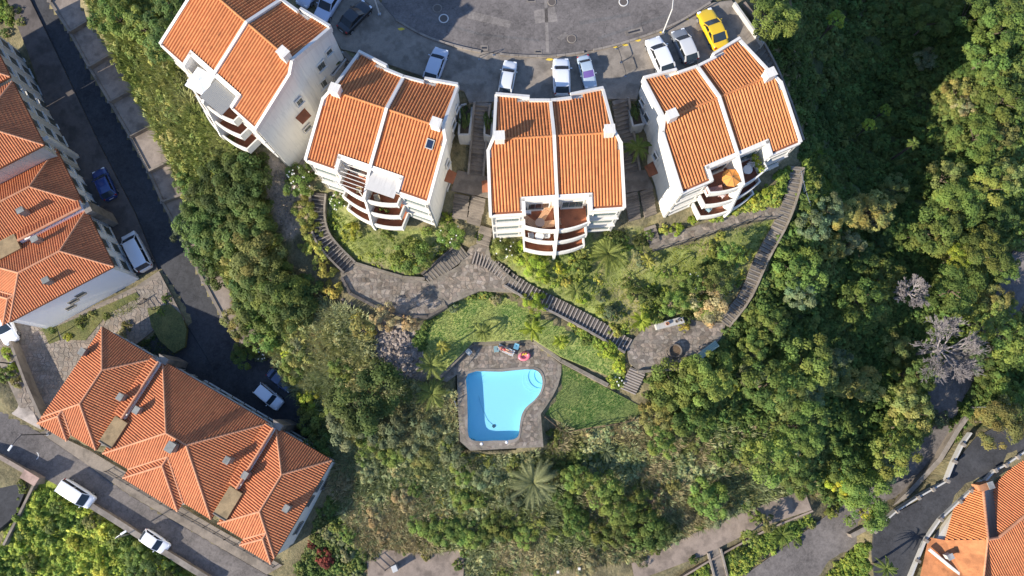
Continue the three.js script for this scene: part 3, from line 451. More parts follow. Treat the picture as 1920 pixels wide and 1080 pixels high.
// ------------------------------------------------------------------ clay tile roofs: every tile a small barrel and pan
// poly: 3-D corners of one roof plane in the building's own frame
const BARREL = [[-0.5, 0], [-0.38, 0.55], [-0.2, 1], [0.02, 1], [0.18, 0.5], [0.26, 0]];
function tilePlane(mb, poly, base, seed, o = {}) {
  const pitch = o.pitch ?? 0.32, row = o.row ?? 0.40, hgt = o.h ?? 0.11, r = rng(seed);
  const n = V3(0, 0, 0); for (let i = 0; i < poly.length; i++) { const a = poly[i], b = poly[(i + 1) % poly.length]; n.x += (a.y - b.y) * (a.z + b.z); n.y += (a.z - b.z) * (a.x + b.x); n.z += (a.x - b.x) * (a.y + b.y); }
  n.normalize(); if (n.y < 0) n.negate();
  const Vd = V3(n.x * n.y, -(1 - n.y * n.y), n.z * n.y).normalize(); const U = Vd.clone().cross(n).negate().normalize(); // V runs down the slope
  const O = poly[0], P = poly.map((q) => { const d = q.clone().sub(O); return [d.dot(U), d.dot(Vd)]; });
  let u0 = 1e9, u1 = -1e9; for (const q of P) { u0 = Math.min(u0, q[0]); u1 = Math.max(u1, q[0]); }
  const cols = Math.max(1, Math.round((u1 - u0) / pitch)), pw = (u1 - u0) / cols;
  const at = (u, v, h) => O.clone().addScaledVector(U, u).addScaledVector(Vd, v).addScaledVector(n, h);
  for (let i = 0; i < cols; i++) {
    const uc = u0 + (i + 0.5) * pw, X = [];
    for (let k = 0, j = P.length - 1; k < P.length; j = k++) { const a = P[k], b = P[j]; if ((a[0] > uc) !== (b[0] > uc)) X.push(a[1] + (uc - a[0]) * (b[1] - a[1]) / (b[0] - a[0])); }
    X.sort((a, b) => a - b);
    const ct = 0.95 + 0.1 * r();
    for (let k = 0; k + 1 < X.length; k += 2) {
      let v = X[k]; const end = X[k + 1]; const off = Math.ceil((v - 0.001) / row) * row; let nv = off > v + 0.05 ? off : off + row;
      while (v < end - 0.02) {
        const w = Math.min(nv, end), p = at(uc, (v + w) / 2, 0), age = 0.6 * fbm(p.x * 0.35 + seed * 3, p.z * 0.35 + seed, 3) + 0.4 * fbm(uc * 1.6 + seed, (v + w) * 0.12, 3), t = ct * (0.9 + 0.18 * r()) * (0.78 + 0.42 * age) * (r() < 0.012 ? 0.75 : 1), g = t * (0.96 + 0.1 * r());
        const c = [base[0] * t, base[1] * g, base[2] * g]; mb.col = c;
        const k0 = 0.012, k1 = 0.03, s = pw;
        for (let q = 0; q < BARREL.length - 1; q++) { const a = BARREL[q], b = BARREL[q + 1]; mb.quad(at(uc + a[0] * s, w, a[1] * hgt + k1), at(uc + b[0] * s, w, b[1] * hgt + k1), at(uc + b[0] * s, v, b[1] * hgt + k0), at(uc + a[0] * s, v, a[1] * hgt + k0)); }
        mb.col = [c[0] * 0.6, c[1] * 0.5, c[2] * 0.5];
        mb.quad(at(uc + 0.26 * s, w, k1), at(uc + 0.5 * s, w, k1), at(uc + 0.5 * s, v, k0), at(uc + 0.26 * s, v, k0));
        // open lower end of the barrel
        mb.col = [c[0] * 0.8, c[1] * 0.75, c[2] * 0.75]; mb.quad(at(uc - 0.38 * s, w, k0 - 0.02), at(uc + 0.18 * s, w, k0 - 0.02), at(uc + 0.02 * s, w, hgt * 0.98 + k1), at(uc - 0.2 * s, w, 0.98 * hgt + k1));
        v = w; nv = w + row;
      }
    }
  }
  mb.col = null;
}
// half round cap tiles along an edge
function capTiles(mb, a, b, r, base, seed) {
  const R = rng(seed), d = b.clone().sub(a), L = d.length(), n = Math.max(1, Math.round(L / 0.42)); d.normalize(); const s = V3(-d.z, 0, d.x).normalize(), u = s.clone().cross(d); if (u.y < 0) u.negate();
  for (let i = 0; i < n; i++) {
    const t = 0.88 + 0.22 * R(), p = a.clone().addScaledVector(d, i / n * L), q = a.clone().addScaledVector(d, (i + 1.08) / n * L), r1 = r * 0.88; mb.col = [base[0] * t, base[1] * t, base[2] * t]; const F = [];
    for (const [e, rr] of [[p, r], [q, r1]]) { const ring = []; for (let k = 0; k <= 6; k++) { const A = k / 6 * Math.PI; ring.push(e.clone().addScaledVector(s, Math.cos(A) * rr).addScaledVector(u, Math.sin(A) * rr)); } F.push(ring); }
    for (let k = 0; k < 6; k++) mb.quad(F[0][k], F[1][k], F[1][k + 1], F[0][k + 1]);
  }
  mb.col = null;
}
const ORANGE = [0.58, 0.215, 0.073], SALMON = [0.55, 0.19, 0.074], CAP = [0.58, 0.265, 0.14];
// ------------------------------------------------------------------ the four white twin houses
const P3 = (a) => V3(a[0], a[1], a[2]);
function windowPart(parent, c, w, h, face, o = {}) { // face: outward direction in plan
  const f = V3(face[0], 0, face[1]).normalize(), s = V3(f.z, 0, -f.x), g = new MB(), yaw = Math.atan2(f.x, f.z), R = new THREE.Matrix4().makeRotationY(yaw).setPosition(c.x, c.y, c.z); g.M = R;
  g.box(0, h / 2 + 0.05, 0.03, w + 0.2, 0.1, 0.14); g.box(0, -h / 2 - 0.06, 0.07, w + 0.3, 0.12, 0.26); g.box(-w / 2 - 0.05, 0, 0.03, 0.1, h, 0.14); g.box(w / 2 + 0.05, 0, 0.03, 0.1, h, 0.14);
  const fr = mesh(o.name || 'window', g.geo(), o.frame || M.trim, parent);
  const n = o.panes || 2; for (let i = 0; i < n; i++) { const q = new MB(); q.M = R; q.box((i + 0.5) / n * w - w / 2, 0, 0.012, w / n - 0.06, h - 0.04, 0.05); mesh('pane', q.geo(), o.glass || M.glass, fr); }
  return fr;
}
const ROOF = { zr: -6.9, top: 4.3, sf: 0.40, sr: 0.27 };
const roofY = (x, z) => z > ROOF.zr ? ROOF.top - (z - ROOF.zr) * ROOF.sf : ROOF.top - (ROOF.zr - z) * ROOF.sr;
function twinHouse(name, label, left, right, dy, opt) {
  const A = W(left[0], left[1], 1.5 + dy), B = W(right[0], right[1], 1.5 + dy), turn = Math.atan2(-(B.z - A.z), B.x - A.x), C = A.clone().add(B).multiplyScalar(0.5), hw = A.distanceTo(B) / 2;
  const kx = hw / 6.7, t = thing(name, label, 'house', [C.x, dy, C.z], turn, 'white twin houses in the arc below the road');
  const X = (s, x) => s * x * kx, base = opt.base ?? -9.5;
  // walls
  const w = new MB();
  for (const s of [-1, 1]) {
    const P = [[X(s, 0), -1.3], [X(s, 3.35), -1.3], [X(s, 3.35), -0.06], [X(s, 6.66), -0.06], [X(s, 6.46), -6.0], [X(s, 5.82), -7.3], [X(s, 5.36), -12.2], [X(s, 2.1), -11.6], [X(s, 2.1), -11.2], [X(s, 0), -11.05]];
    // split so that the roof line can break at the ridge
    w.prism([[X(s, 0), -1.3], [X(s, 6.62), -1.3], [X(s, 6.46), -6.0], [X(s, 6.2), ROOF.zr + 0.35], [X(s, 6.02), ROOF.zr], [X(s, 0), ROOF.zr]], base, (x, z) => roofY(x, z) - 0.1);
    w.prism([[X(s, 3.35), -0.06], [X(s, 6.66), -0.06], [X(s, 6.62), -1.3], [X(s, 3.35), -1.3]], base, (x, z) => roofY(x, z) - 0.1);
    w.prism([[X(s, 0), ROOF.zr], [X(s, 6.02), ROOF.zr], [X(s, 5.82), -7.3], [X(s, 5.36), -12.2], [X(s, 2.1), -11.6], [X(s, 2.1), -11.2], [X(s, 0), -11.05]], base, (x, z) => roofY(x, z) - 0.1);
  }
  w.add('wall', M.white, t);
  // raised white edges of the roof
  const e = new MB(), up = 0.24, strip = (pts, wd, u = up) => { for (let i = 0; i < pts.length - 1; i++) { const a = pts[i], b = pts[i + 1]; const dx = b[0] - a[0], dz = b[1] - a[1], L = Math.hypot(dx, dz), nx = -dz / L * wd / 2, nz = dx / L * wd / 2, ex = dx / L * 0.04, ez = dz / L * 0.04; e.prism([[a[0] + nx - ex, a[1] + nz - ez], [b[0] + nx + ex, b[1] + nz + ez], [b[0] - nx + ex, b[1] - nz + ez], [a[0] - nx - ex, a[1] - nz - ez]], (x, z) => roofY(x, z) - 0.5, (x, z) => roofY(x, z) + u + 0.003 * i); } };
  for (const s of [-1, 1]) {
    strip([[X(s, 6.72), -0.02], [X(s, 6.55), -5.95]], 0.3); strip([[X(s, 6.5), -5.95], [X(s, 6.0), -6.9]], 0.3); strip([[X(s, 6.0), -6.9], [X(s, 5.87), -7.35], [X(s, 5.42), -12.2]], 0.3);
    strip([[X(s, 5.42), -12.22], [X(s, 2.1), -11.64]], 0.3, 0.5); strip([[X(s, 2.1), -11.24], [X(s, 0), -11.08]], 0.3, 0.42);
    strip([[X(s, 3.35), 0.02], [X(s, 3.35), -1.35]], 0.34, 0.2); strip([[X(s, 3.5), -1.32], [X(s, 0.1), -1.32]], 0.42, 0.2);
    strip([[X(s, 6.7), 0.0], [X(s, 3.2), 0.0]], 0.2, -0.02);
  }
  e.prism([[-0.16, -11.2], [0.16, -11.2], [0.16, ROOF.zr], [-0.16, ROOF.zr]], (x, z) => roofY(x, z) - 0.5, (x, z) => roofY(x, z) + 0.34); e.prism([[-0.16, ROOF.zr], [0.16, ROOF.zr], [0.16, -1.2], [-0.16, -1.2]], (x, z) => roofY(x, z) - 0.5, (x, z) => roofY(x, z) + 0.345);
  e.add('roof_edge', M.trim, t);
  // tiled slopes
  for (const s of [-1, 1]) {
    const q = (x, z) => V3(X(s, x), roofY(x, z), z);
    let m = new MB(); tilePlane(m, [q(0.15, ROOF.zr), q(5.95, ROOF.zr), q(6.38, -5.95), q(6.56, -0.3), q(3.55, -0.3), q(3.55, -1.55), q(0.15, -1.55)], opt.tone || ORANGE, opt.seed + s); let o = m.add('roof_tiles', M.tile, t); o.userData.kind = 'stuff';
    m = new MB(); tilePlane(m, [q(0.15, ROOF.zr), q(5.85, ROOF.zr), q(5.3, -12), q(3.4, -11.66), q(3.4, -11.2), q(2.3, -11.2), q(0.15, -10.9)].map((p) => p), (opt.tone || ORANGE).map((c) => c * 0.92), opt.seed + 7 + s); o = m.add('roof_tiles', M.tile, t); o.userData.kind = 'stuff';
    m = new MB(); capTiles(m, V3(X(s, 0.2), ROOF.top + 0.04, ROOF.zr), V3(X(s, 5.6), ROOF.top + 0.04, ROOF.zr), 0.13, ORANGE, opt.seed + 19 + s); m.add('ridge_cap', M.tile, t);
    // gutter of dark metal behind the front edge
    new MB().box(X(s, 5.05), roofY(0, 0) + 0.0, -0.2, 3.0 * kx, 0.1, 0.2).add('gutter', M.terracotta, t);
    // chimney with cap
    const cx = X(s, opt.chim ?? 5.35), ch = box(cx, ROOF.top + 0.35, ROOF.zr + 0.05, 0.92, 1.5, 0.82).add('chimney', M.trim, t); box(cx, ROOF.top + 1.14, ROOF.zr + 0.05, 1.04, 0.1, 0.94).add('cap', M.trim, ch);
    // front wing: three storeys of windows with a projecting band between
    for (const y of [-0.35, -3.1, -5.85]) { windowPart(t, V3(X(s, 5.0), y, -0.05), 2.3, 0.95, [0, 1], { glass: M.greenGlass, panes: 3 }); }
    for (const y of [-1.75, -4.5]) box(X(s, 5.0), y, 0.06, 3.2 * kx, 0.22, 0.3).add('sill_band', M.trim, t);
    new MB().bar(V3(X(s, 6.5), 1.2, 0.02), V3(X(s, 6.5), base + 1, 0.02), 0.11).add('downpipe', M.zinc, t);
    // side windows and entrance roof
    for (const [x, z, y, ww, hh] of [[5.62, -9.4, -0.4, 0.9, 1.1], [5.5, -10.9, 0.3, 0.7, 0.7], [5.62, -8.6, -3.2, 1.0, 1.2], [6.57, -5.2, -0.6, 0.7, 0.9], [6.6, -4.3, -5.6, 0.9, 0.6]]) windowPart(t, V3(X(s, x) + s * 0.06, y, z), ww, hh, [s, z < -6.5 ? -0.095 * 0 : 0], { glass: M.shutter, panes: 2 });
    const pc = new MB(); pc.prism([[X(s, 6.5), -5.3], [X(s, 7.5), -5.2], [X(s, 7.5), -3.9], [X(s, 6.55), -3.9]], -2.75, (x) => -2.5 - (Math.abs(x) - 6.6 * kx) * 0.25); pc.add('porch_roof', M.terracotta, t);
    // terrace level and two balconies, each stepping further out
    [[-1.3, 1.45, 0], [-4.1, 1.95, 1], [-6.9, 2.45, 2]].forEach(([fy, out, lev]) => {
      const curve = [], N = 10; for (let i = 0; i <= N; i++) { const x = 0.14 + (3.22 - 0.14) * i / N; curve.push([X(s, x), out - 0.062 * x * x]); }
      const slab = [...curve, [X(s, 3.22), -1.28], [X(s, 0.14), -1.28]];
      const b = new MB().prism(slab, fy - 0.24, fy - 0.02, true, true).add('balcony', M.trim, t);
      new MB().prism(slab.map(([x, z]) => [x, z - (z > 0 ? 0.14 : -0.0)]), fy - 0.03, fy + 0.015).add('floor_tiles', mat(...(opt.floor || [0.5, 0.17, 0.08]), { map: T.concrete, roughness: 0.7 }), b);
      const pr = new MB(), ph = 0.95; for (let i = 0; i < N; i++) { const a = curve[i], c = curve[i + 1]; pr.prism([[a[0], a[1]], [c[0], c[1]], [c[0], c[1] - 0.17], [a[0], a[1] - 0.17]], fy - 0.24, fy + ph); }
      const zo = curve[N][1]; pr.prism([[X(s, 3.22), zo], [X(s, 3.38), zo], [X(s, 3.38), lev ? -0.03 : -0.02], [X(s, 3.22), lev ? -0.03 : -0.02]], fy - 0.24, fy + ph); pr.add('parapet', M.white, b);
      // doors at the back
      windowPart(t, V3(X(s, 1.75), fy + 1.12, -1.27), 2.1, 2.0, [0, 1], { name: 'terrace_door', glass: lev ? M.glass : (s > 0 ? M.greenGlass : M.glass), panes: 3 });
    });
  }
  // dividing fin between the two halves
  const F = new MB(), prof = [[-1.3, 2.25], [-0.6, 1.9], [1.5, 0.3], [1.62, -0.9], [2.1, -3.6], [2.62, -6.2], [2.62, base], [-1.3, base]], sh = THREE.ShapeUtils.triangulateShape(prof.map((p) => new THREE.Vector2(...p)), []);
  for (const x of [-0.13, 0.13]) for (const [a, b, c] of sh) F.tri(V3(x, prof[a][1], prof[a][0]), V3(x, prof[b][1], prof[b][0]), V3(x, prof[c][1], prof[c][0]));
  for (let i = 0; i < prof.length; i++) { const a = prof[i], b = prof[(i + 1) % prof.length]; F.quad(V3(-0.13, a[1], a[0]), V3(0.13, a[1], a[0]), V3(0.13, b[1], b[0]), V3(-0.13, b[1], b[0])); }
  F.add('dividing_wall', M.white, t);
  // planter by the upper stair on the right flank
  const pl = new MB(); pl.box(X(1, 6.6), -1.3, -9.6, 1.6, 2.6, 4.2); 
  t.userData.local = null;
  return { t, at: (x, y, z) => V3(x * kx, y, z).applyAxisAngle(V3(0, 1, 0), turn).add(V3(C.x, dy, C.z)), turn, kx, X };
}
const house1 = twinHouse('twin_house', 'leftmost white twin house, turned most, with grey corrugated awning', [302, 85], [480, 243], 3.4, { seed: 101, base: -10.5, chim: 5.3 });
const house2 = twinHouse('twin_house', 'white twin house with a small dark skylight on its right roof half', [574, 301], [803, 380], 0, { seed: 202 });
const house3 = twinHouse('twin_house', 'white twin house standing square in the middle, above the big palm', [920, 405], [1170, 390], 0, { seed: 303 });
const house4 = twinHouse('twin_house', 'rightmost white twin house, below the yellow car, at the ravine edge', [1278, 363], [1500, 268], 0, { seed: 404, floor: [0.34, 0.12, 0.07] });
// what differs from house to house
{
  const t = house2.t, y = roofY(0, -5.2) + 0.16, g = new MB(); g.M = new THREE.Matrix4().makeRotationX(Math.atan(ROOF.sf)).setPosition(5.15, y, -5.1); g.box(0, 0, 0, 0.8, 0.12, 1.0); const s = mesh('skylight', g.geo(), M.zinc, t); const q = new MB(); q.M = g.M; q.box(0, 0.05, 0, 0.62, 0.06, 0.8); mesh('pane', q.geo(), mat(0.015, 0.025, 0.055, { roughness: 0.15 }), s);
  const b = new MB(); b.M = new THREE.Matrix4().makeRotationX(0.06).setPosition(1.72, 1.72, -0.25); b.box(0, 0, 0, 3.1, 0.08, 2.1); const aw = mesh('awning', b.geo(), mat(0.62, 0.6, 0.57, { map: T.stucco }), t); aw.userData.label = 'flat white awning over the right terrace';
  const p = new MB(); for (let i = 0; i < 6; i++) p.box(-1.7, 1.35, -1.0 + i * 0.42, 3.1, 0.07, 0.06); p.box(-3.0, 0.1, 1.0, 0.08, 2.6, 0.08); p.box(-0.35, 0.1, 1.2, 0.08, 2.6, 0.08); p.add('pergola', M.trim, t);
}
{
  const t = house1.t, c = new MB(); const N = 22; for (let i = 0; i < N; i++) { const x = 0.2 + 3.05 * i / N, w = 3.05 / N; c.quad(V3(x, 1.62, 1.25), V3(x + w / 2, 1.70, 1.25), V3(x + w / 2, 1.86, -1.05), V3(x, 1.78, -1.05)); c.quad(V3(x + w / 2, 1.70, 1.25), V3(x + w, 1.62, 1.25), V3(x + w, 1.78, -1.05), V3(x + w / 2, 1.86, -1.05)); }
  const aw = c.add('awning', mat(0.45, 0.43, 0.38, { roughness: 0.6 }), t); aw.userData.label = 'grey corrugated awning over the right terrace';
}

// ------------------------------------------------------------------ hip roofed terraces of the village (two rows)
// local frame: s along the row (x), t towards the back (-z), y up from the eaves
function rowHouse(o) {
  // frame from two eave corners on the front line and the row's depth
  const A = W(...o.front[0], o.eave), B = W(...o.front[1], o.eave), turn = Math.atan2(-(B.z - A.z), B.x - A.x), L = A.distanceTo(B), t = thing(o.name, o.label, 'row house', [A.x, o.eave, A.z], turn, o.group), k = L / o.len;
  const D = o.depth, base = o.base - o.eave, p = o.pitch;
  const pt = (s, tt, y) => V3(s * k, y, -tt * k);
  const planes = [], caps = []; const hgt = (d) => d * k * p;
  const wallM = new MB();
  o.units.forEach((u, i) => {
    const { s0, s1, t0, t1 } = u, w = s1 - s0, d = t1 - t0, half = Math.min(w, d) / 2; let r0, r1;
    const c = [pt(s0, t0, 0), pt(s1, t0, 0), pt(s1, t1, 0), pt(s0, t1, 0)];
    if (w <= d) { r0 = pt((s0 + s1) / 2, t0 + half, hgt(half)); r1 = pt((s0 + s1) / 2, t1 - half, hgt(half)); planes.push([c[0], c[1], r0], [c[1], c[2], r1, r0], [c[2], c[3], r1], [c[3], c[0], r0, r1]); caps.push([c[0], r0], [c[1], r0], [c[2], r1], [c[3], r1], [r0, r1]); }
    else { r0 = pt(s0 + half, (t0 + t1) / 2, hgt(half)); r1 = pt(s1 - half, (t0 + t1) / 2, hgt(half)); planes.push([c[0], c[1], r1, r0], [c[1], c[2], r1], [c[2], c[3], r0, r1], [c[3], c[0], r0]); caps.push([c[0], r0], [c[3], r0], [c[1], r1], [c[2], r1], [r0, r1]); }
    for (const g of u.wings || []) { const hf = (g.b - g.a) / 2, m = (g.a + g.b) / 2, ap = pt(m, g.t + hf, hgt(hf)), en = pt(m, t0 + hf, hgt(hf)), a0 = pt(g.a, g.t, 0), b0 = pt(g.b, g.t, 0), a1 = pt(g.a, t0, 0), b1 = pt(g.b, t0, 0); planes.push([a0, b0, ap], [a0, ap, en, a1], [b0, b1, en, ap]); caps.push([a0, ap], [b0, ap], [ap, en], [a1, en], [b1, en]); wallM.prism([[g.a * k + 0.4, -g.t * k - 0.4], [g.b * k - 0.4, -g.t * k - 0.4], [g.b * k - 0.4, -t0 * k - 0.6], [g.a * k + 0.4, -t0 * k - 0.6]], base, -0.06, true); }
    const e0 = i === 0 ? 0.3 : 0.1, e1 = i === o.units.length - 1 ? 0.14 : 0.1; wallM.prism([[s0 * k + e0, -t0 * k - 0.45], [s1 * k - e1, -t0 * k - 0.45], [s1 * k - e1, -t1 * k + 0.45], [s0 * k + e0, -t1 * k + 0.45]], base, -0.05, true);
  });
  wallM.add('wall', o.wall || M.cream, t);
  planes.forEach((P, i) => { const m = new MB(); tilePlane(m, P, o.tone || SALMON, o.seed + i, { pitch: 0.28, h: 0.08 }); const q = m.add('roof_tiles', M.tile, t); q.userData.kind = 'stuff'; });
  const cp = new MB(); caps.forEach(([a, b], i) => capTiles(cp, a.clone().add(V3(0, 0.03, 0)), b.clone().add(V3(0, 0.03, 0)), 0.13, CAP, o.seed + 90 + i)); cp.add('ridge_cap', M.tile, t);
  const ev = new MB(); o.units.forEach((u) => { const c = [[u.s0 * k, -u.t0 * k], [u.s1 * k, -u.t0 * k], [u.s1 * k, -u.t1 * k], [u.s0 * k, -u.t1 * k]]; ev.wall(c, 0.12, -0.2, -0.015, true); }); ev.add('eaves', M.terracotta, t);
  // flat links between the units
  for (const l of o.links || []) { const y = l.y ?? 1.0; const m = new MB().prism([[l.s0 * k, -l.t0 * k], [l.s1 * k, -l.t0 * k], [l.s1 * k, -l.t1 * k], [l.s0 * k, -l.t1 * k]], -0.3, y); m.add('flat_roof', M.beige, t); new MB().wall([[l.s0 * k, -l.t0 * k], [l.s1 * k, -l.t0 * k]], 0.1, y, y + 0.08).add('flat_roof_edge', M.kerb, t); }
  for (const l of o.strips || []) { const m = new MB(); tilePlane(m, [pt(l.s0, l.t0, l.y), pt(l.s1, l.t0, l.y + 0.35), pt(l.s1, l.t1, l.y + 0.35), pt(l.s0, l.t1, l.y)], o.tone || SALMON, o.seed + 55); const q = m.add('roof_tiles', M.tile, t); q.userData.kind = 'stuff'; const c2 = new MB(); capTiles(c2, pt(l.s1, l.t0, l.y + 0.37), pt(l.s1, l.t1, l.y + 0.37), 0.17, CAP, o.seed + 56); c2.add('ridge_cap', M.tile, t); wallM; new MB().prism([[l.s0 * k, -l.t0 * k], [(l.s1 + 2) * k, -l.t0 * k], [(l.s1 + 2) * k, -l.t1 * k], [l.s0 * k, -l.t1 * k]], -0.4, l.y - 0.05).add('party_wall', o.wall || M.cream, t); new MB().prism([[(l.s1 - 1) * k, -(l.t1) * k], [(l.s1 + 11) * k, -(l.t1) * k], [(l.s1 + 11) * k, -(l.t1 + 12) * k], [(l.s1 - 11) * k, -(l.t1 + 12) * k]], base, 0.45).add('parapet_block', M.kerb, t); }
  for (const [s, tt, y, sz] of o.chimneys || []) { const z = sz || 0.9; const c = new MB().box(s * k, y - 0.3, -tt * k, z * 0.62, 1.6, z * 0.8).add('chimney', M.chim, t); new MB().box(s * k, y + 0.55, -tt * k, z * 0.75, 0.1, z * 0.92).add('cap', M.chimCap, c); }
  const sideWin = (s, tt, y, w, h, f) => windowPart(t, V3(s * k, y, -tt * k), w, h, f, { glass: o.winGlass || M.shutter, frame: f[0] ? M.chim : M.trim, panes: 2 });
  for (const q of o.windows || []) sideWin(...q);
  return { t, k, turn, pt: (s, tt, y) => pt(s, tt, y).applyAxisAngle(V3(0, 1, 0), turn).add(V3(A.x, o.eave, A.z)) };
}
// windows all along the back (t = depth) of a row
const backWins = (s0, s1, n, t1, k, rows) => { const r = []; for (const y of rows) for (let i = 0; i < n; i++) r.push([s0 + (i + 0.5) * (s1 - s0) / n, t1 - 0.42 / k, y, 1.3, 1.55, [0, -1]]); return r; };
const rowB = rowHouse({
  name: 'row_house', label: 'long red tiled terrace of three hipped houses beside the street with two white cars', front: [[72, 792], [507, 1057]], eave: -13.4, base: -20.5, len: 509, depth: 204, pitch: 0.42, seed: 500, wall: M.white,
  units: [{ s0: 0, s1: 122, t0: 11, t1: 203, wings: [{ a: 0, b: 66, t: -2 }] }, { s0: 137, s1: 374, t0: 12, t1: 206, wings: [{ a: 194, b: 314, t: -6 }] }, { s0: 389, s1: 510, t0: 12, t1: 206, wings: [{ a: 444, b: 510, t: 0 }] }],
  links: [{ s0: 123, s1: 150, t0: 30, t1: 82, y: 0.75 }, { s0: 375, s1: 402, t0: 26, t1: 80, y: 0.75 }],
  strips: [{ s0: 118, s1: 137, t0: 84, t1: 203, y: 0.5 }, { s0: 370, s1: 389, t0: 82, t1: 205, y: 0.5 }],
  chimneys: [[4, 150, 0.6], [118, 118, 1.15], [158, 113, 1.2], [260, 96, 3.0, 1.25], [352, 120, 1.5], [392, 112, 1.0], [488, 100, 1.1]],
  windows: [...backWins(145, 370, 8, 206, 0.0615, [-1.6, -4.4]), ...backWins(2, 120, 4, 203, 0.0615, [-1.6, -4.4]), ...backWins(392, 508, 4, 206, 0.0615, [-1.6, -4.4]), [508, 150, -1.4, 1.2, 0.8, [1, 0]], [508, 120, -1.4, 1.2, 0.8, [1, 0]], [508, 60, -3.6, 1.4, 1.1, [1, 0]], [508, 150, -4.2, 1.2, 1.1, [1, 0]]],
});
const rowA = rowHouse({
  name: 'row_house', label: 'red tiled terrace with a long pale gable wall beside the parked white van', front: [[-96, 382], [6, 610]], eave: -9.8, base: -17.5, len: 250, depth: 204, pitch: 0.42, seed: 700, wall: M.gable,
  units: [{ s0: 0, s1: 116, t0: 12, t1: 205 }, { s0: 132, s1: 250, t0: 12, t1: 206, wings: [{ a: 186, b: 250, t: 0 }] }],
  links: [{ s0: 115, s1: 145, t0: 30, t1: 84, y: 0.75 }], strips: [{ s0: 113, s1: 131, t0: 86, t1: 205, y: 0.5 }],
  chimneys: [[92, 118, 1.4], [150, 118, 1.2], [226, 106, 1.2]],
  windows: [...backWins(2, 116, 3, 205, 0.064, [-1.5, -4.1, -6.4]), ...backWins(134, 248, 3, 206, 0.064, [-1.5, -4.1, -6.4]), [248.2, 118, -2.6, 0.9, 0.45, [1, 0]], [248.2, 98, -3.2, 0.9, 0.45, [1, 0]], [248.2, 82, -4.3, 0.9, 0.45, [1, 0]]],
});
const rowD = rowHouse({
  name: 'row_house', label: 'red tiled terrace cut off at the left edge of the photo, above its twin', front: [[-277, 83], [-139, 387]], eave: -6.4, base: -16.5, len: 330, depth: 204, pitch: 0.42, seed: 800, wall: M.cream,
  units: [{ s0: 60, s1: 190, t0: 12, t1: 206 }, { s0: 200, s1: 330, t0: 12, t1: 206 }],
  chimneys: [], windows: [...backWins(60, 328, 7, 206, 0.062, [-1.5, -4.1, -6.4])],
});
// white fire wall between the two left rows
{ const a = rowA.pt(-9, 100, 0), b = rowA.pt(-9, 212, 0); const f = thing('fire_wall', 'white fire wall standing between the two tiled terraces at the left edge', 'wall', [0, 0, 0]); new MB().wall([[a.x, a.z], [b.x, b.z]], 0.5, -17, -8.0).add('wall', M.trim, f); }
// the house at the lower right corner
{
  const Y = -19.80, q = (x, y, h) => W(x, y, h), t = thing('tiled_house', 'orange tiled house at the lower right corner beside the walled driveway', 'house');
  const ridgeT = q(1842, 905, -18.80), hipB = q(1852, 1012, -17.20), cl = q(1740, 1013, -20.25), clb = q(1712, 1140, -20.4), rr = q(1872, 1008, -17.40), re = q(1960, 935, -17.40), et = q(1862, 912, -19.80), ee = q(1935, 835, -19.80), bb = q(1838, 1140, -18.00), sb = q(1830, 1140, -20.10);
  const P = [[[ridgeT, hipB, q(1772, 1012, -19.90), q(1790, 950, -20.20)], ORANGE, 'roof_tiles'], [[et, ee, re, rr], SALMON, 'roof_tiles'], [[rr, re, q(1975, 1060, -20.20), q(1836, 1150, -19.80), hipB], SALMON, 'roof_tiles']];
  P.forEach(([pl, tone, n], i) => { const m = new MB(); tilePlane(m, pl, tone, 900 + i, { pitch: 0.28 }); const o = m.add(n, M.tile, t); o.userData.kind = 'stuff'; });
  const sm = new MB(); const hp = hipB.clone().setY(hipB.y - 0.03); sm.quad(q(1772, 1013, -19.95), hp, bb, clb); sm.quad(q(1772, 1013, -19.95), clb, cl, q(1745, 1008, -20.1)); const so = sm.add('smooth_roof', mat(0.62, 0.25, 0.1, { map: T.concrete, roughness: 0.9 }), t); so.userData.label = 'smooth orange painted roof part';
  const wl = new MB(); const g1 = ridgeT.clone(), g2 = hipB.clone(), g3 = et.clone(); g3.y = -19.80; wl.tri(g1, g2, V3(g2.x, -20.00, g2.z)); wl.tri(g1, V3(g2.x, -20.00, g2.z), V3(g1.x, -20.00, g1.z)); const hull = [q(1755, 1012, -20.30), q(1795, 950, -20.30), q(1842, 910, -20.30), q(1865, 915, -20.30), q(1940, 840, -20.30), q(2050, 900, -20.30), q(2000, 1120, -20.30), q(1745, 1140, -20.30)]; wl.prism(hull.map((v) => [v.x, v.z]), -27.60, -20.30); wl.add('wall', M.cream, t);
  const c = new MB(); capTiles(c, ridgeT, hipB, 0.2, CAP, 3); capTiles(c, rr, re, 0.18, CAP, 4); capTiles(c, hipB, rr, 0.18, CAP, 5); capTiles(c, hipB, bb, 0.12, CAP, 6); c.add('ridge_cap', M.tile, t);
  const ch = q(1848, 912, -18.20); const cm = new MB().box(ch.x, -18.80, ch.z, 1.5, 1.6, 0.8, 0.3).add('chimney', M.ridge, t); new MB().box(ch.x + 0.5, -17.95, ch.z - 0.15, 0.7, 0.16, 0.85, 0.3).add('cap', M.zinc, cm);
  const v = q(1776, 1042, -19.30); const vm = new MB().box(v.x, -19.10, v.z, 0.6, 0.9, 0.5, 0.4).add('roof_vent', M.greyWall, t); new MB().box(v.x, -18.60, v.z, 0.75, 0.1, 0.65, 0.4).add('cap', M.zinc, vm);
  const k0 = q(1742, 1030, -19.70), k1 = q(1815, 1090, -19.10); new MB().bar(k0, k1, 0.3, 0.35).add('roof_kerb', M.trim, t);
}
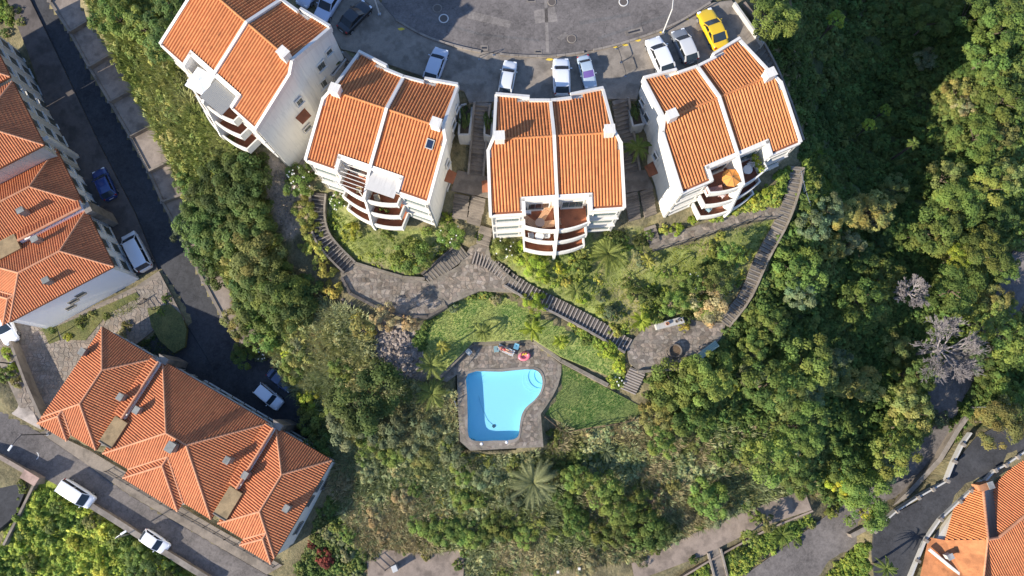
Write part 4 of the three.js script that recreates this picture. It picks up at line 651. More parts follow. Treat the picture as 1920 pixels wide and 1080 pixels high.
// ------------------------------------------------------------------ plants
const leafMats = {};
function leafMat(k, r, g, b) { return leafMats[k] = leafMats[k] || mat(r, g, b, { phys: true, vertexColors: true, roughness: 0.75, transmission: 0.46, thickness: 0, side: THREE.DoubleSide, specularIntensity: 0.35 }); }
const SPECIES = {
  dark: [0.118, 0.168, 0.043], mid: [0.196, 0.260, 0.058], olive: [0.269, 0.286, 0.090], lime: [0.381, 0.448, 0.056], grey: [0.202, 0.241, 0.123], dry: [0.426, 0.358, 0.190], red: [0.269, 0.056, 0.039], yellow: [0.414, 0.403, 0.090], palm: [0.280, 0.325, 0.084], pale: [0.336, 0.358, 0.179],
};
const TONE = { dark: 'dark green', mid: 'mid green', olive: 'olive green', lime: 'bright lime green', grey: 'grey green', dry: 'dry tan', red: 'dark red', yellow: 'yellowish', pale: 'pale green' };
// a crown: many clumps over a lumpy dome, each clump many leaf-sized faces
function crownGeo(seed, R, o = {}) {
  const r = rng(seed), leaf = o.leaf ?? 0.2, pos = [], col = [];
  const push = (c, n, s, t) => {
    let a = V3(r() - 0.5, r() - 0.5, r() - 0.5).normalize(); a.cross(n).normalize(); const b = n.clone().cross(a), l = s * (0.75 + 0.6 * r()), w = l * (o.slim ?? 0.55), k = 0.18 * l;
    const p0 = c.clone().addScaledVector(a, -l), p1 = c.clone().addScaledVector(b, w).addScaledVector(n, -k), p2 = c.clone().addScaledVector(a, l).addScaledVector(n, -k), p3 = c.clone().addScaledVector(b, -w).addScaledVector(n, -k);
    for (const [q0, q1, q2] of [[p0, p1, p2], [p0, p2, p3]]) { for (const q of [q0, q1, q2]) { pos.push(q.x, q.y, q.z); col.push(t[0], t[1], t[2]); } }
  };
  const lobes = []; const nl = o.lobes ?? 6;
  for (let i = 0; i < nl; i++) { const a = i / nl * 6.283 + r(), d = i ? (0.35 + 0.3 * r()) * R : 0; lobes.push([Math.cos(a) * d, (0.1 + 0.5 * r()) * R * (o.tall ?? 0.7), Math.sin(a) * d, R * (i ? 0.38 + 0.24 * r() : 0.55)]); }
  const cs = o.clump ?? 0.5, clumps = [];
  for (const L of lobes) { const n = Math.round(2.1 * (L[3] / cs) ** 2); for (let i = 0; i < n; i++) { const u = -0.35 + 1.35 * r(), a = r() * 6.283, s = Math.sqrt(1 - Math.min(1, u * u)), dir = V3(Math.cos(a) * s, u, Math.sin(a) * s), k = L[3] * (0.78 + 0.3 * r()); const p = V3(L[0], L[1], L[2]).addScaledVector(dir, k); let inside = false; for (const Q of lobes) if (Q !== L && Math.hypot(p.x - Q[0], p.y - Q[1], p.z - Q[2]) < Q[3] * 0.72) inside = true; if (!inside) clumps.push([p, dir]); } }
  for (const [p, dir] of clumps) {
    const t0 = 0.68 + 0.62 * r(), warm = (r() - 0.4) * 0.35, cr = cs * (0.65 + 0.6 * r()), n = Math.round((o.dens ?? 26) * (cr / cs) ** 2);
    for (let i = 0; i < n; i++) { const u = -0.25 + 1.25 * r(), a = r() * 6.283, s = Math.sqrt(1 - Math.min(1, u * u)); const d = V3(Math.cos(a) * s, u, Math.sin(a) * s).lerp(dir, 0.3).normalize(); const c = p.clone().addScaledVector(d, cr * (0.55 + 0.5 * r())); const nn = d.clone().add(V3(r() - 0.5, r() * 0.9, r() - 0.5).multiplyScalar(1.1)).normalize(); const t = t0 * (0.88 + 0.24 * r()); push(c, nn, leaf, [t * (1 + warm), t, t * (0.95 - warm * 0.4)]); }
  }
  const g = new THREE.BufferGeometry(); g.setAttribute('position', new THREE.Float32BufferAttribute(pos, 3)); g.setAttribute('color', new THREE.Float32BufferAttribute(col, 3)); g.computeVertexNormals(); return g;
}
function limbsGeo(seed, R, H) { const r = rng(seed), gs = []; gs.push(tubeGeo([V3(0, -1.2, 0), V3(0.1 * R * (r() - 0.5), H * 0.4, 0.1 * R * (r() - 0.5)), V3(0.2 * R * (r() - 0.5), H, 0.2 * R * (r() - 0.5))], 0.055 * R + 0.05, 0.03 * R + 0.02, 7)); for (let i = 0; i < 6; i++) { const a = i * 1.05 + r(), d = R * (0.45 + 0.3 * r()); gs.push(tubeGeo([V3(0, H * (0.55 + 0.25 * r()), 0), V3(Math.cos(a) * d * 0.5, H * 0.95, Math.sin(a) * d * 0.5), V3(Math.cos(a) * d, H * 1.15 + R * 0.25 * r(), Math.sin(a) * d)], 0.03 * R + 0.02, 0.012, 5)); } return mergeGeometries(gs); }
// stock of crowns: size classes by radius
const CROWNS = {
  large: [0, 1, 2, 3].map((i) => ({ g: crownGeo(41 + i, 3.6, { clump: 0.92, dens: 150, leaf: 0.152, lobes: 9, tall: 0.8 }), l: limbsGeo(61 + i, 3.6, 3), R: 3.6 })),
  medium: [0, 1, 2, 3].map((i) => ({ g: crownGeo(141 + i, 2.1, { clump: 0.62, dens: 92, leaf: 0.13, lobes: 7, tall: 0.85 }), l: limbsGeo(161 + i, 2.1, 2), R: 2.1 })),
  small: [0, 1, 2].map((i) => ({ g: crownGeo(241 + i, 1.1, { clump: 0.3, dens: 26, leaf: 0.12, lobes: 5, tall: 0.85 }), l: limbsGeo(261 + i, 1.1, 0.8), R: 1.1 })),
};
// places one can name, in survey pixels
const LANDMARKS = [['the blue pool', 945, 760], ['the round stone planter', 1265, 658], ['the grey dead tree', 1790, 655], ['the spiky palm at the bottom', 1000, 905], ['the big palm below the middle house', 1140, 475], ['the yellow car', 1335, 52], ['the top left house', 400, 160], ['the second white house', 700, 260], ['the fourth white house', 1400, 250], ['the round stone terrace', 700, 535], ['the lime thicket', 180, 1010], ['the parked white van', 257, 470], ['the alley steps', 1345, 1050], ['the walled driveway', 1700, 960], ['the long wall end', 455, 640], ['the white SUV in the court', 502, 742], ['the plank stair', 1430, 480], ['the small bare tree', 1715, 545], ['the lower right road bend', 1640, 900], ['the tall thin palm trunk', 1720, 270], ['the pale rocks', 720, 650], ['the patio bench', 1445, 630], ['the upper right corner', 1900, 20], ['the upper left corner', 20, 40], ['the triangular lawn', 1110, 750], ['the red bush', 610, 1050], ['the dirt yard', 790, 1060], ['the bottom white house gable', 580, 980], ['the garden path', 1340, 420], ['the shaded hollow', 1600, 200]];
const ORD = ['', 'second ', 'third ', 'fourth ', 'fifth ', 'sixth ', 'seventh ', 'eighth '], labelCount = new Map();
function placeLabel(what, px, py) {
  const L = LANDMARKS.map((l) => [l, Math.hypot(l[1] - px, l[2] - py)]).sort((a, b) => a[1] - b[1])[0][0], dx = px - L[1], dy = py - L[2], d = Math.hypot(dx, dy);
  const h = Math.abs(dx) < 0.4 * d ? '' : dx > 0 ? 'right' : 'left', v = Math.abs(dy) < 0.4 * d ? '' : dy > 0 ? 'below' : 'above', dir = v && h ? v + ' and ' + h + ' of' : v || (h + ' of'), key = what + '|' + dir + '|' + L[0], n = labelCount.get(key) || 0; labelCount.set(key, n + 1);
  const out = what + ' ' + dir + ' ' + L[0] + (n ? ', ' + ORD[n].trim() + ' nearest' : ''); return out.split(' ').length > 16 ? out.replace(' and ', '-') : out;
}
const TREES = [];
function tree(px, py, rpx, sp, o = {}) { TREES.push([px, py, rpx, sp, o]); }
const SHADES = [0.78, 0.92, 1.06, 1.24];
function plantTrees() {
  TREES.sort((a, b) => { const f = (t) => Math.min(...LANDMARKS.map((l) => Math.hypot(l[1] - t[0], l[2] - t[1]))); return f(a) - f(b); });
  TREES.forEach(([px, py, rpx, sp, o], i) => {
    const r = rng(3000 + px * 7 + py * 13), Rm = rpx / 16.2, cls = Rm > 2.7 ? 'large' : Rm > 1.3 ? 'medium' : 'small', set = CROWNS[cls], c = set[Math.floor(r() * set.length)], s = Rm / (c.R * 0.98);
    const bush = o.bush ?? cls === 'small', trunkH = o.h ?? (bush ? 0.15 * Rm : px < 660 && py > 280 ? 0.35 * Rm : (0.35 + 1.5 * r() ** 1.4) * Rm), p = G(px, py, trunkH + Rm * 0.55);
    const kind = bush ? (o.kind || 'bush') : (o.kind || 'tree'), size = cls === 'large' ? (Rm > 4 ? 'very large ' : 'large ') : cls === 'small' ? 'small ' : '';
    const t = thing(bush ? 'bush' : 'tree', o.label || placeLabel(size + TONE[sp] + ' ' + (o.what || kind), px, py), kind, [p.x, p.y, p.z], r() * 6.28);
    const sh = Math.floor(r() * 4), hue = (Math.floor(r() * 3) - 1) * 0.1, B = SPECIES[sp].map((v, i) => v * SHADES[sh] * (i === 0 ? 1 + hue : 1)); const m = mesh(bush ? 'foliage' : 'crown', c.g, leafMat(sp + sh + hue, ...B), t); m.scale.set(s, s * (o.tall ?? (bush ? 0.85 : 0.95)), s); m.position.y = trunkH;
    const l = mesh(bush ? 'stem' : 'trunk', c.l, M.bark, t); l.scale.set(s, Math.max(0.3, (trunkH + 0.5 * Rm) / (cls === 'large' ? 3 : cls === 'medium' ? 2 : 0.8) * 0.8), s);
    if (o.flowers) { const f = new MB(), q = rng(px); for (let k = 0; k < o.flowers; k++) { const a = q() * 6.28, u = 0.25 + 0.7 * q(), d = Rm * Math.sqrt(1 - u * u) * 0.95; f.box(Math.cos(a) * d, trunkH + Rm * 0.25 + u * Rm * 0.75, Math.sin(a) * d, 0.13, 0.09, 0.13, q()); } const fm = f.add('flowers', mat(...(o.fcol || [0.75, 0.74, 0.66]), { roughness: 0.9 }), t); fm.userData.kind = 'stuff'; }
  });
}
// ---- palms: every frond a part
function frondGeo(L, w, seed, o = {}) {
  const r = rng(seed), m = new MB(), N = o.n ?? 12, P = []; const lift = o.lift ?? 0.5, droop = o.droop ?? 0.9;
  for (let i = 0; i <= N; i++) { const u = i / N; P.push(V3(L * u * (1 - 0.12 * u), L * (lift * u - droop * u * u), 0)); }
  for (let i = 0; i < N; i++) { const w0 = 0.05 * (1 - i / N) + 0.015; m.quad(P[i].clone().add(V3(0, 0, w0)), P[i + 1].clone().add(V3(0, 0, w0 * 0.8)), P[i + 1].clone().add(V3(0, 0, -w0 * 0.8)), P[i].clone().add(V3(0, 0, -w0))); }
  for (let i = 1; i <= N; i++) for (const s of [-1, 1]) for (let k = 0; k < 2; k++) {
    const u = (i - k * 0.5) / N, a = P[i - 1].clone().lerp(P[i], 1 - k * 0.5), ll = w * Math.sin(Math.PI * Math.min(0.97, 0.12 + 0.86 * u)) ** 0.7 * (0.9 + 0.2 * r()), e = a.clone().add(V3(ll * 0.5, -ll * 0.28, s * ll)), h = (o.leafW ?? 0.06);
    const t = 0.75 + 0.5 * r(); m.col = [t, t, t]; m.tri(a.clone().add(V3(-h, 0, 0)), a.clone().add(V3(h, 0.02, 0)), e);
  }
  if (m.c.length) { const need = m.p.length / 3; const c = m.c; while (c.length / 3 < need) c.unshift(0.8, 0.75, 0.5); }
  return m.geo();
}
function palm(name, label, px, py, o) {
  const h = o.h ?? 1.5, p = G(px, py, h), t = thing(name, label, o.category || 'palm', [p.x, p.y, p.z], 0), r = rng(px * 3 + py);
  mesh('trunk', tubeGeo([V3(0, -0.5, 0), V3(0.06, h * 0.5, 0.03), V3(0, h, 0)], o.tr ?? 0.16, (o.tr ?? 0.16) * 0.85, 8), M.bark, t);
  const gs = [0, 1, 2].map((i) => frondGeo(o.L, o.w, 50 + i + px, o)), n = o.fronds ?? 14;
  for (let i = 0; i < n; i++) { const f = mesh('frond', gs[i % 3], leafMat(o.sp, ...SPECIES[o.sp]), t); const inner = i >= n * 0.62; f.position.y = h - 0.05; f.rotation.set((r() - 0.5) * 0.5, i * 2.39996 + r() * 0.5, inner ? 0.3 + 0.35 * r() : -0.25 + 0.4 * r(), 'YXZ'); const s = (inner ? 0.62 : 0.8) + 0.32 * r(); f.scale.set(s, s, s); }
  return t;
}
// ---- bare trees: trunk and forking limbs
function bareTree(name, label, px, py, rpx, seed, h) {
  const R = rpx / 15.5, p = G(px, py, h + R * 0.4), t = thing(name, label, 'tree', [p.x, p.y, p.z], 0), r = rng(seed), trunk = [], twigs = [];
  trunk.push(tubeGeo([V3(0, -1, 0), V3(0.1, h * 0.5, 0), V3(0, h, 0.1)], 0.2, 0.12, 8));
  const grow = (a, d, len, rad, lev) => { const b = a.clone().addScaledVector(d, len), mid = a.clone().lerp(b, 0.5).add(V3(r() - 0.5, r() - 0.5, r() - 0.5).multiplyScalar(len * 0.18)); (lev < 2 ? trunk : twigs).push(tubeGeo([a, mid, b], rad, rad * 0.6, lev < 2 ? 6 : 3)); if (lev >= 5) return; const n = lev < 1 ? 4 : 3; for (let i = 0; i < n; i++) grow(i ? mid.clone().lerp(b, r()) : b, d.clone().add(V3(r() - 0.5, (r() - 0.35) * 0.7, r() - 0.5).multiplyScalar(1.25)).normalize(), len * (0.58 + 0.2 * r()), Math.max(0.022, rad * 0.6), lev + 1); };
  for (let i = 0; i < 10; i++) { const a = i * 0.63 + r() * 0.4; grow(V3(0, h * (0.75 + 0.25 * r()), 0), V3(Math.cos(a), 0.5 + 0.5 * r(), Math.sin(a)).normalize(), R * 0.42, 0.1, 0); }
  mesh('trunk', mergeGeometries(trunk), M.deadBark, t); const q = mesh('twigs', mergeGeometries(twigs), M.deadBark, t); q.userData.kind = 'stuff'; return t;
}
// ---- masses nobody could count: shrubbery, undergrowth, grass tufts
function tuftGeo(n, h, w, seed, spread = 0.5) { const m = new MB(), r = rng(seed); for (let i = 0; i < n; i++) { const a = r() * 6.283, d = r() * 0.12, l = h * (0.6 + 0.6 * r()), b = V3(Math.cos(a) * d, 0, Math.sin(a) * d), s = V3(-Math.sin(a) * w, 0, Math.cos(a) * w), e = b.clone().add(V3(Math.cos(a) * l * spread, l, Math.sin(a) * l * spread)), mid = b.clone().lerp(e, 0.55).add(V3(0, l * 0.12, 0)); const t = 0.7 + 0.6 * r(); m.col = [t, t, t]; m.tri(b.clone().add(s), b.clone().sub(s), mid.clone().addScaledVector(s, 0.7)); m.tri(b.clone().sub(s), mid.clone().addScaledVector(s, -0.7), mid.clone().addScaledVector(s, 0.7)); m.tri(mid.clone().addScaledVector(s, 0.7), mid.clone().addScaledVector(s, -0.7), e); } return m.geo(); }
const MASS = {
  shrub: [0, 1, 2].map((i) => crownGeo(400 + i, 0.62, { clump: 0.24, dens: 15, leaf: 0.12, lobes: 4, tall: 0.8 })),
  tall: [0, 1].map((i) => crownGeo(420 + i, 1.0, { clump: 0.32, dens: 20, leaf: 0.13, lobes: 5, tall: 0.9 })),
  tuft: [0, 1].map((i) => tuftGeo(16, 0.7, 0.03, 430 + i, 0.65)),
  creeper: [0, 1].map((i) => crownGeo(440 + i, 0.8, { clump: 0.26, dens: 13, leaf: 0.13, lobes: 4, tall: 0.25 })),
};
const massMat = mat(1, 1, 1, { phys: true, vertexColors: true, roughness: 0.8, transmission: 0.34, thickness: 0, side: THREE.DoubleSide, specularIntensity: 0.3 });
function freeOf(x, z, m) { for (const q of PADS) { if (x < q.box[0] - m || z < q.box[1] - m || x > q.box[2] + m || z > q.box[3] + m) continue; if (q.d(x, z) < m) return false; } for (const P of FOOT) if (polyDist(x, z, P) < m * 0.5) return false; return true; }
const FOOT = [];
// poly in survey pixels; tints: list of linear colours
function scatter(name, label, poly, kind, n, o) {
  const r = rng(o.seed), P = poly, b = boxOf(P, 0), list = []; let tries = 0;
  while (list.length < n && tries++ < n * 12) {
    const px = lerp(b[0], b[2], r()), py = lerp(b[1], b[3], r()); if (!inPoly(px, py, P)) continue;
    const p = G(px, py, 0.2); const dn = fbm(p.x * (o.freq ?? 0.18) + o.seed, p.z * (o.freq ?? 0.18) + 40, 3); if (dn < (o.cut ?? 0)) continue; if (!freeOf(p.x, p.z, o.clear ?? 0.45)) continue;
    list.push([p, dn]);
  }
  MASS[kind].forEach((g, gi) => {
    const L = list.filter((_, i) => i % MASS[kind].length === gi); if (!L.length) return; const im = new THREE.InstancedMesh(g, massMat, L.length), m = new THREE.Matrix4(), c = new THREE.Color();
    L.forEach(([p, dn], i) => { const s = lerp(o.s0, o.s1, r() ** 1.5), q = new THREE.Quaternion().setFromEuler(new THREE.Euler((r() - 0.5) * 0.3, r() * 6.28, (r() - 0.5) * 0.3)); m.compose(V3(p.x, p.y - 0.05, p.z), q, V3(s, s * (0.7 + 0.5 * r()), s)); im.setMatrixAt(i, m); const w = clamp(fbm(p.x * 0.22 + o.seed * 2, p.z * 0.22 + 7, 3) * 1.7 - 0.35 + (r() - 0.5) * 0.5, 0, 0.999) * (o.tints.length - 1), k = Math.floor(w), f = w - k, A = o.tints[k], B = o.tints[k + 1] || A, t = 0.75 + 0.5 * r(); c.setRGB(lerp(A[0], B[0], f) * t, lerp(A[1], B[1], f) * t, lerp(A[2], B[2], f) * t); im.setColorAt(i, c); });
    im.name = numbered(name); im.userData = { kind: 'stuff', label, category: o.category || 'shrubbery' }; im.castShadow = im.receiveShadow = true; scene.add(im);
  });
}
// ------------------------------------------------------------------ cars
function loft(secs, closedEnds = true) { // secs: arrays of Vector3 rings of equal length
  const n = secs[0].length, pos = [], idx = []; for (const s of secs) for (const q of s) pos.push(q.x, q.y, q.z);
  for (let i = 0; i < secs.length - 1; i++) for (let k = 0; k < n; k++) { const a = i * n + k, b = i * n + (k + 1) % n; idx.push(a, b, b + n, a, b + n, a + n); }
  if (closedEnds) for (const [o, f] of [[0, 1], [(secs.length - 1) * n, 0]]) { const c = pos.length / 3, m = V3(0, 0, 0); for (let k = 0; k < n; k++) m.add(V3(pos[(o + k) * 3], pos[(o + k) * 3 + 1], pos[(o + k) * 3 + 2])); m.multiplyScalar(1 / n); pos.push(m.x, m.y, m.z); for (let k = 0; k < n; k++) idx.push(...(f ? [c, o + (k + 1) % n, o + k] : [c, o + k, o + (k + 1) % n])); }
  const g = new THREE.BufferGeometry(); g.setAttribute('position', new THREE.Float32BufferAttribute(pos, 3)); g.setIndex(idx); g.computeVertexNormals(); return g;
}
const CAR = {
  hatch: { L: 4.0, W: 1.74, H: 1.48, ws: 0.95, rf: 0.32, rr: -1.42, rb: -1.86, hood: 0.78, tail: 0.98 },
  sedan: { L: 4.45, W: 1.76, H: 1.43, ws: 0.85, rf: 0.2, rr: -0.95, rb: -1.5, hood: 0.78, tail: 0.94 },
  coupe: { L: 4.4, W: 1.76, H: 1.36, ws: 0.72, rf: 0.05, rr: -0.9, rb: -1.55, hood: 0.76, tail: 0.9 },
  wagon: { L: 4.5, W: 1.78, H: 1.5, ws: 0.95, rf: 0.3, rr: -1.75, rb: -2.1, hood: 0.8, tail: 0.98 },
  van: { L: 4.9, W: 1.9, H: 1.85, ws: 1.75, rf: 1.05, rr: -2.15, rb: -2.36, hood: 0.95, tail: 1.1 },
  suv: { L: 4.2, W: 1.82, H: 1.66, ws: 0.95, rf: 0.45, rr: -1.65, rb: -1.98, hood: 0.98, tail: 1.08 },
};
const sideGlass = mat(0.015, 0.018, 0.02, { roughness: 0.08 }), skyGlass = mat(0.03, 0.045, 0.06, { roughness: 0.06 }), lampGlass = mat(0.75, 0.76, 0.78, { roughness: 0.15 }), tailGlass = mat(0.35, 0.02, 0.015, { roughness: 0.2 });
function car(type, rgb, nose, tail, label, o = {}) {
  const S = CAR[type], n0 = G((nose[0] + tail[0]) / 2, (nose[1] + tail[1]) / 2, 0.8), gy = o.y ?? n0.y + 0.1, a = W(...nose, gy + 0.7), b = W(...tail, gy + 0.8), c = a.clone().add(b).multiplyScalar(0.5), yaw = Math.atan2(-(a.z - b.z), a.x - b.x), k = clamp(a.distanceTo(b) / S.L, 0.85, 1.12);
  const t = thing(o.name || 'parked_car', label, o.category || 'car', [c.x, gy, c.z], yaw, o.group || 'parked cars'); t.scale.setScalar(k);
  const paint = mat(rgb[0], rgb[1], rgb[2], { phys: true, roughness: 0.35, metalness: o.metal ?? 0.1, clearcoat: 1, clearcoatRoughness: 0.08 });
  const { L, W: wd, H } = S, secs = [], N = 26, belt = Math.max(S.hood, S.tail) + 0.0;
  const topY = (x) => { if (x > S.ws) { const u = (x - S.ws) / (L / 2 - S.ws); return lerp(S.hood + 0.14, S.hood - 0.06, u) - 0.16 * Math.pow(u, 5); } if (x < S.rb) { const u = (S.rb - x) / (L / 2 + S.rb); return S.tail - 0.02 - 0.12 * Math.pow(clamp(u, 0, 1), 4); } return lerp(S.tail, S.hood + 0.14, (x - S.rb) / (S.ws - S.rb)); };
  for (let i = 0; i <= N; i++) {
    const u = i / N, x = -L / 2 + L * (0.5 - 0.5 * Math.cos(Math.PI * u)) , e = Math.abs(x) / (L / 2), hw = wd / 2 * (1 - 0.16 * Math.pow(e, 5) - 0.14 * Math.pow(e, 24)), ty = topY(x) - 0.12 * Math.pow(e, 30), by = 0.2 + 0.1 * Math.pow(e, 10), ring = [];
    for (let q = 0; q < 20; q++) { const A = q / 20 * 2 * Math.PI, ca = Math.cos(A), sa = Math.sin(A), f = (v, p) => Math.sign(v) * Math.pow(Math.abs(v), p); const zz = f(ca, 0.42) * hw * (sa > 0 ? 1 - 0.1 * sa ** 4 : 1), yy = sa > 0 ? lerp((ty + by) / 2, ty, f(sa, 0.5)) : lerp((ty + by) / 2, by, f(-sa, 0.5)); ring.push(V3(x, yy, zz)); }
    secs.push(ring);
  }
  mesh('body', loft(secs), paint, t);
  const hb = wd / 2 - 0.07, hr = wd / 2 - 0.2, yb0 = topY(S.ws) - 0.02, yb1 = topY(S.rb) - 0.02, yr = H - 0.05;
  const B = [V3(S.ws, yb0, -hb + 0.08), V3(S.ws, yb0, hb - 0.08), V3(S.rb, yb1, hb - 0.06), V3(S.rb, yb1, -hb + 0.06)], Rf = [V3(S.rf, yr, -hr), V3(S.rf, yr, hr), V3(S.rr, yr, hr), V3(S.rr, yr, -hr)];
  const q4 = (a, b, c, d, push) => { const m = new MB(), cx = a.clone().add(b).add(c).add(d).multiplyScalar(0.25), n = b.clone().sub(a).cross(d.clone().sub(a)).normalize(); if (n.dot(cx.clone().sub(V3(cx.x * 0.4, 0.9, 0))) < 0) n.negate(); const P = [a, b, c, d].map((v) => v.clone().lerp(cx, 0.05).addScaledVector(n, push)); m.quad(P[0], P[1], P[2], P[3]); return m.geo(); };
  const bow = (a, b, c, d, n = 6, out = 0.07) => { const g = new MB(), cc = V3(-0.2, 0.9, 0); const at = (u, v) => { const p = a.clone().lerp(b, u).lerp(d.clone().lerp(c, u), v); p.x += Math.sign(p.x - cc.x) * out * (1 - (2 * u - 1) ** 2); return p; }; for (let i = 0; i < n; i++) g.quad(at(i / n, 0), at((i + 1) / n, 0), at((i + 1) / n, 1), at(i / n, 1)); return g.geo(); };
  mesh('windscreen', bow(B[0], B[1], Rf[1], Rf[0]), o.screen || skyGlass, t); mesh('rear_window', bow(B[2], B[3], Rf[3], Rf[2], 6, 0.05), o.rearGlass || skyGlass, t);
  mesh('side_window', q4(B[1], B[2], Rf[2], Rf[1], 0.004), sideGlass, t); mesh('side_window', q4(B[3], B[0], Rf[0], Rf[3], 0.004), sideGlass, t);
  { // roof skin with pillars
    const s2 = [], M2 = 8; for (let i = 0; i <= M2; i++) { const u = i / M2, x = lerp(S.rr - 0.03, S.rf + 0.03, u), e = Math.abs(2 * u - 1), ring = []; for (let q = 0; q < 14; q++) { const A = q / 14 * 6.2832, f = (v, p) => Math.sign(v) * Math.pow(Math.abs(v), p); ring.push(V3(x, H - 0.075 + 0.05 * f(Math.sin(A), 0.7) * (1 - 0.4 * e ** 4) + 0.03 * (1 - e * e), f(Math.cos(A), 0.5) * (hr + 0.03) * (1 - 0.06 * e ** 4))); } s2.push(ring); }
    const gs = [loft(s2)]; const strip = (a, b, w) => { const g = new MB().bar(a, b, w, 0.07).geo(); g.deleteAttribute('uv'); return g; };
    for (const i of [0, 1, 2, 3]) gs.push(strip(B[i].clone().add(V3(0, 0.02, 0)), Rf[i], i < 2 ? 0.07 : 0.13)); const mid = (i, j, u) => B[i].clone().lerp(B[j], u); gs.push(strip(mid(1, 2, 0.5), Rf[1].clone().lerp(Rf[2], 0.45), 0.07), strip(mid(0, 3, 0.5), Rf[0].clone().lerp(Rf[3], 0.45), 0.07));
    const g0 = gs.map((g) => g.index ? g.toNonIndexed() : g.clone()); mesh('roof', mergeGeometries(g0), o.roof || paint, t);
  }
  for (const s of [-1, 1]) {
    mesh('headlight', new RoundedBoxGeometry(0.3, 0.16, 0.38, 2, 0.06).translate(L / 2 - 0.25, S.hood - 0.16, s * (wd / 2 - 0.33)), lampGlass, t);
    mesh('tail_light', new RoundedBoxGeometry(0.16, 0.26, 0.22, 2, 0.05).translate(-L / 2 + 0.14, S.tail - 0.2, s * (wd / 2 - 0.22)), tailGlass, t);
    mesh('wing_mirror', new RoundedBoxGeometry(0.12, 0.13, 0.2, 2, 0.05).translate(S.ws - 0.28, yb0 + 0.1, s * (wd / 2 + 0.07)), paint, t);
    for (const x of [L / 2 - 0.78, -L / 2 + 0.72]) { const w = mesh('wheel', new THREE.CylinderGeometry(0.31, 0.31, 0.2, 20).rotateX(Math.PI / 2).translate(x, 0.31, s * (wd / 2 - 0.1)), M.rubber, t); mesh('rim', new THREE.CylinderGeometry(0.2, 0.2, 0.03, 14).rotateX(Math.PI / 2).translate(x, 0.31, s * (wd / 2 + 0.01)), M.metal, w); }
  }
  new MB().box(-L / 2 - 0.0, 0.62, 0, 0.03, 0.11, 0.5).add('number_plate', M.plasticWhite, t); new MB().box(L / 2 - 0.02, 0.42, 0, 0.05, 0.12, 1.1).add('grille', M.darkMetal, t);
  if (o.rack) for (const s of [-1, 1]) mesh('roof_rail', new MB().bar(V3(S.rf - 0.2, H + 0.02, s * hr), V3(S.rr + 0.2, H + 0.02, s * hr), 0.05).geo(), M.darkMetal, t);
  return t;
}
const WHITE = [0.8, 0.8, 0.8], SILVER = [0.5, 0.53, 0.58], GREY = [0.34, 0.35, 0.37];
car('hatch', [0.45, 0.5, 0.62], [563, 9], [598, -46], 'pale lilac car cut off by the top edge, behind the first white house');
car('wagon', [0.5, 0.55, 0.68], [597, 38], [636, -27], 'pale blue silver car beside the black car, nose towards the first house');
car('sedan', [0.012, 0.012, 0.014], [690, 4], [639, 56], 'black saloon car parked at an angle at the top left bays');
car('hatch', [0.5, 0.54, 0.62], [829, 89], [806, 152], 'silver blue hatchback in the shade right above the second house');
car('wagon', [0.74, 0.74, 0.72], [958, 112], [946, 176], 'white estate car beside the stair passage, leftmost of three above the middle house', { rack: true });
car('hatch', [0.8, 0.8, 0.81], [1052, 108], [1054, 178], 'white hatchback nose to the road, central above the middle house');
car('sedan', [0.42, 0.5, 0.56], [1109, 163], [1093, 103], 'silver blue car with a purple sunshade in its windscreen', { screen: mat(0.14, 0.09, 0.3, { roughness: 0.5 }) });
car('hatch', [0.82, 0.81, 0.8], [1222, 69], [1253, 138], 'white hatchback by the lamp post, left of the grey car');
car('hatch', [0.2, 0.21, 0.22], [1270, 54], [1298, 116], 'grey car with pale roof between the white and the yellow car', { roof: mat(0.55, 0.55, 0.54, { roughness: 0.3 }) });
car('coupe', [0.78, 0.5, 0.01], [1319, 16], [1355, 90], 'bright yellow coupe at the end of the bays');
car('hatch', [0.01, 0.04, 0.17], [183, 317], [208, 372], 'bright blue car in deep shade by the left terrace');
car('van', [0.72, 0.73, 0.76], [240, 438], [274, 505], 'long white people carrier at the edge of the shaded side road', { category: 'van', name: 'parked_van' });
car('sedan', [0.8, 0.82, 0.86], [24, 646], [-8, 574], 'white car cut off by the left edge, near the forecourt');
car('van', [0.82, 0.82, 0.82], [173, 944], [114, 907], 'white delivery van parked against the street wall, lower left', { category: 'van', name: 'parked_van' });
car('hatch', [0.82, 0.82, 0.83], [313, 1032], [266, 1000], 'small white car further down the street wall than the van');
car('suv', [0.72, 0.74, 0.8], [526, 762], [481, 725], 'white off-road car in the dark parking court');
car('sedan', [0.02, 0.045, 0.12], [546, 729], [504, 696], 'dark blue car barely seen in the dark court, beside the white one');

// ------------------------------------------------------------------ street lamps
function lamp(label, px, py, h, hgt, arm, m, o = {}) { const p = W(px, py, h), t = thing('street_lamp', label, 'street lamp', [p.x, h, p.z], 0, 'street lamps'); const e = V3(arm[0], hgt + 0.35, arm[1]); mesh('pole', tubeGeo([V3(0, -0.3, 0), V3(0, hgt * 0.6, 0), V3(0, hgt, 0)], 0.085, 0.06, 8), m, t); mesh('arm', tubeGeo([V3(0, hgt - 0.05, 0), V3(e.x * 0.4, hgt + 0.25, e.z * 0.4), e], 0.05, 0.04, 6), m, t); const d = V3(arm[0], 0, arm[1]).normalize(), hd = new RoundedBoxGeometry(0.75, 0.14, 0.26, 2, 0.06); hd.rotateY(Math.atan2(-d.z, d.x)); hd.translate(e.x + d.x * 0.3, e.y, e.z + d.z * 0.3); mesh('lamp_head', hd, o.head || M.plasticWhite, t); new MB().box(0, 0.1, 0, 0.3, 0.2, 0.3).add('foot', M.metal, t); }
const palePole = mat(0.62, 0.6, 0.55, { roughness: 0.5 });
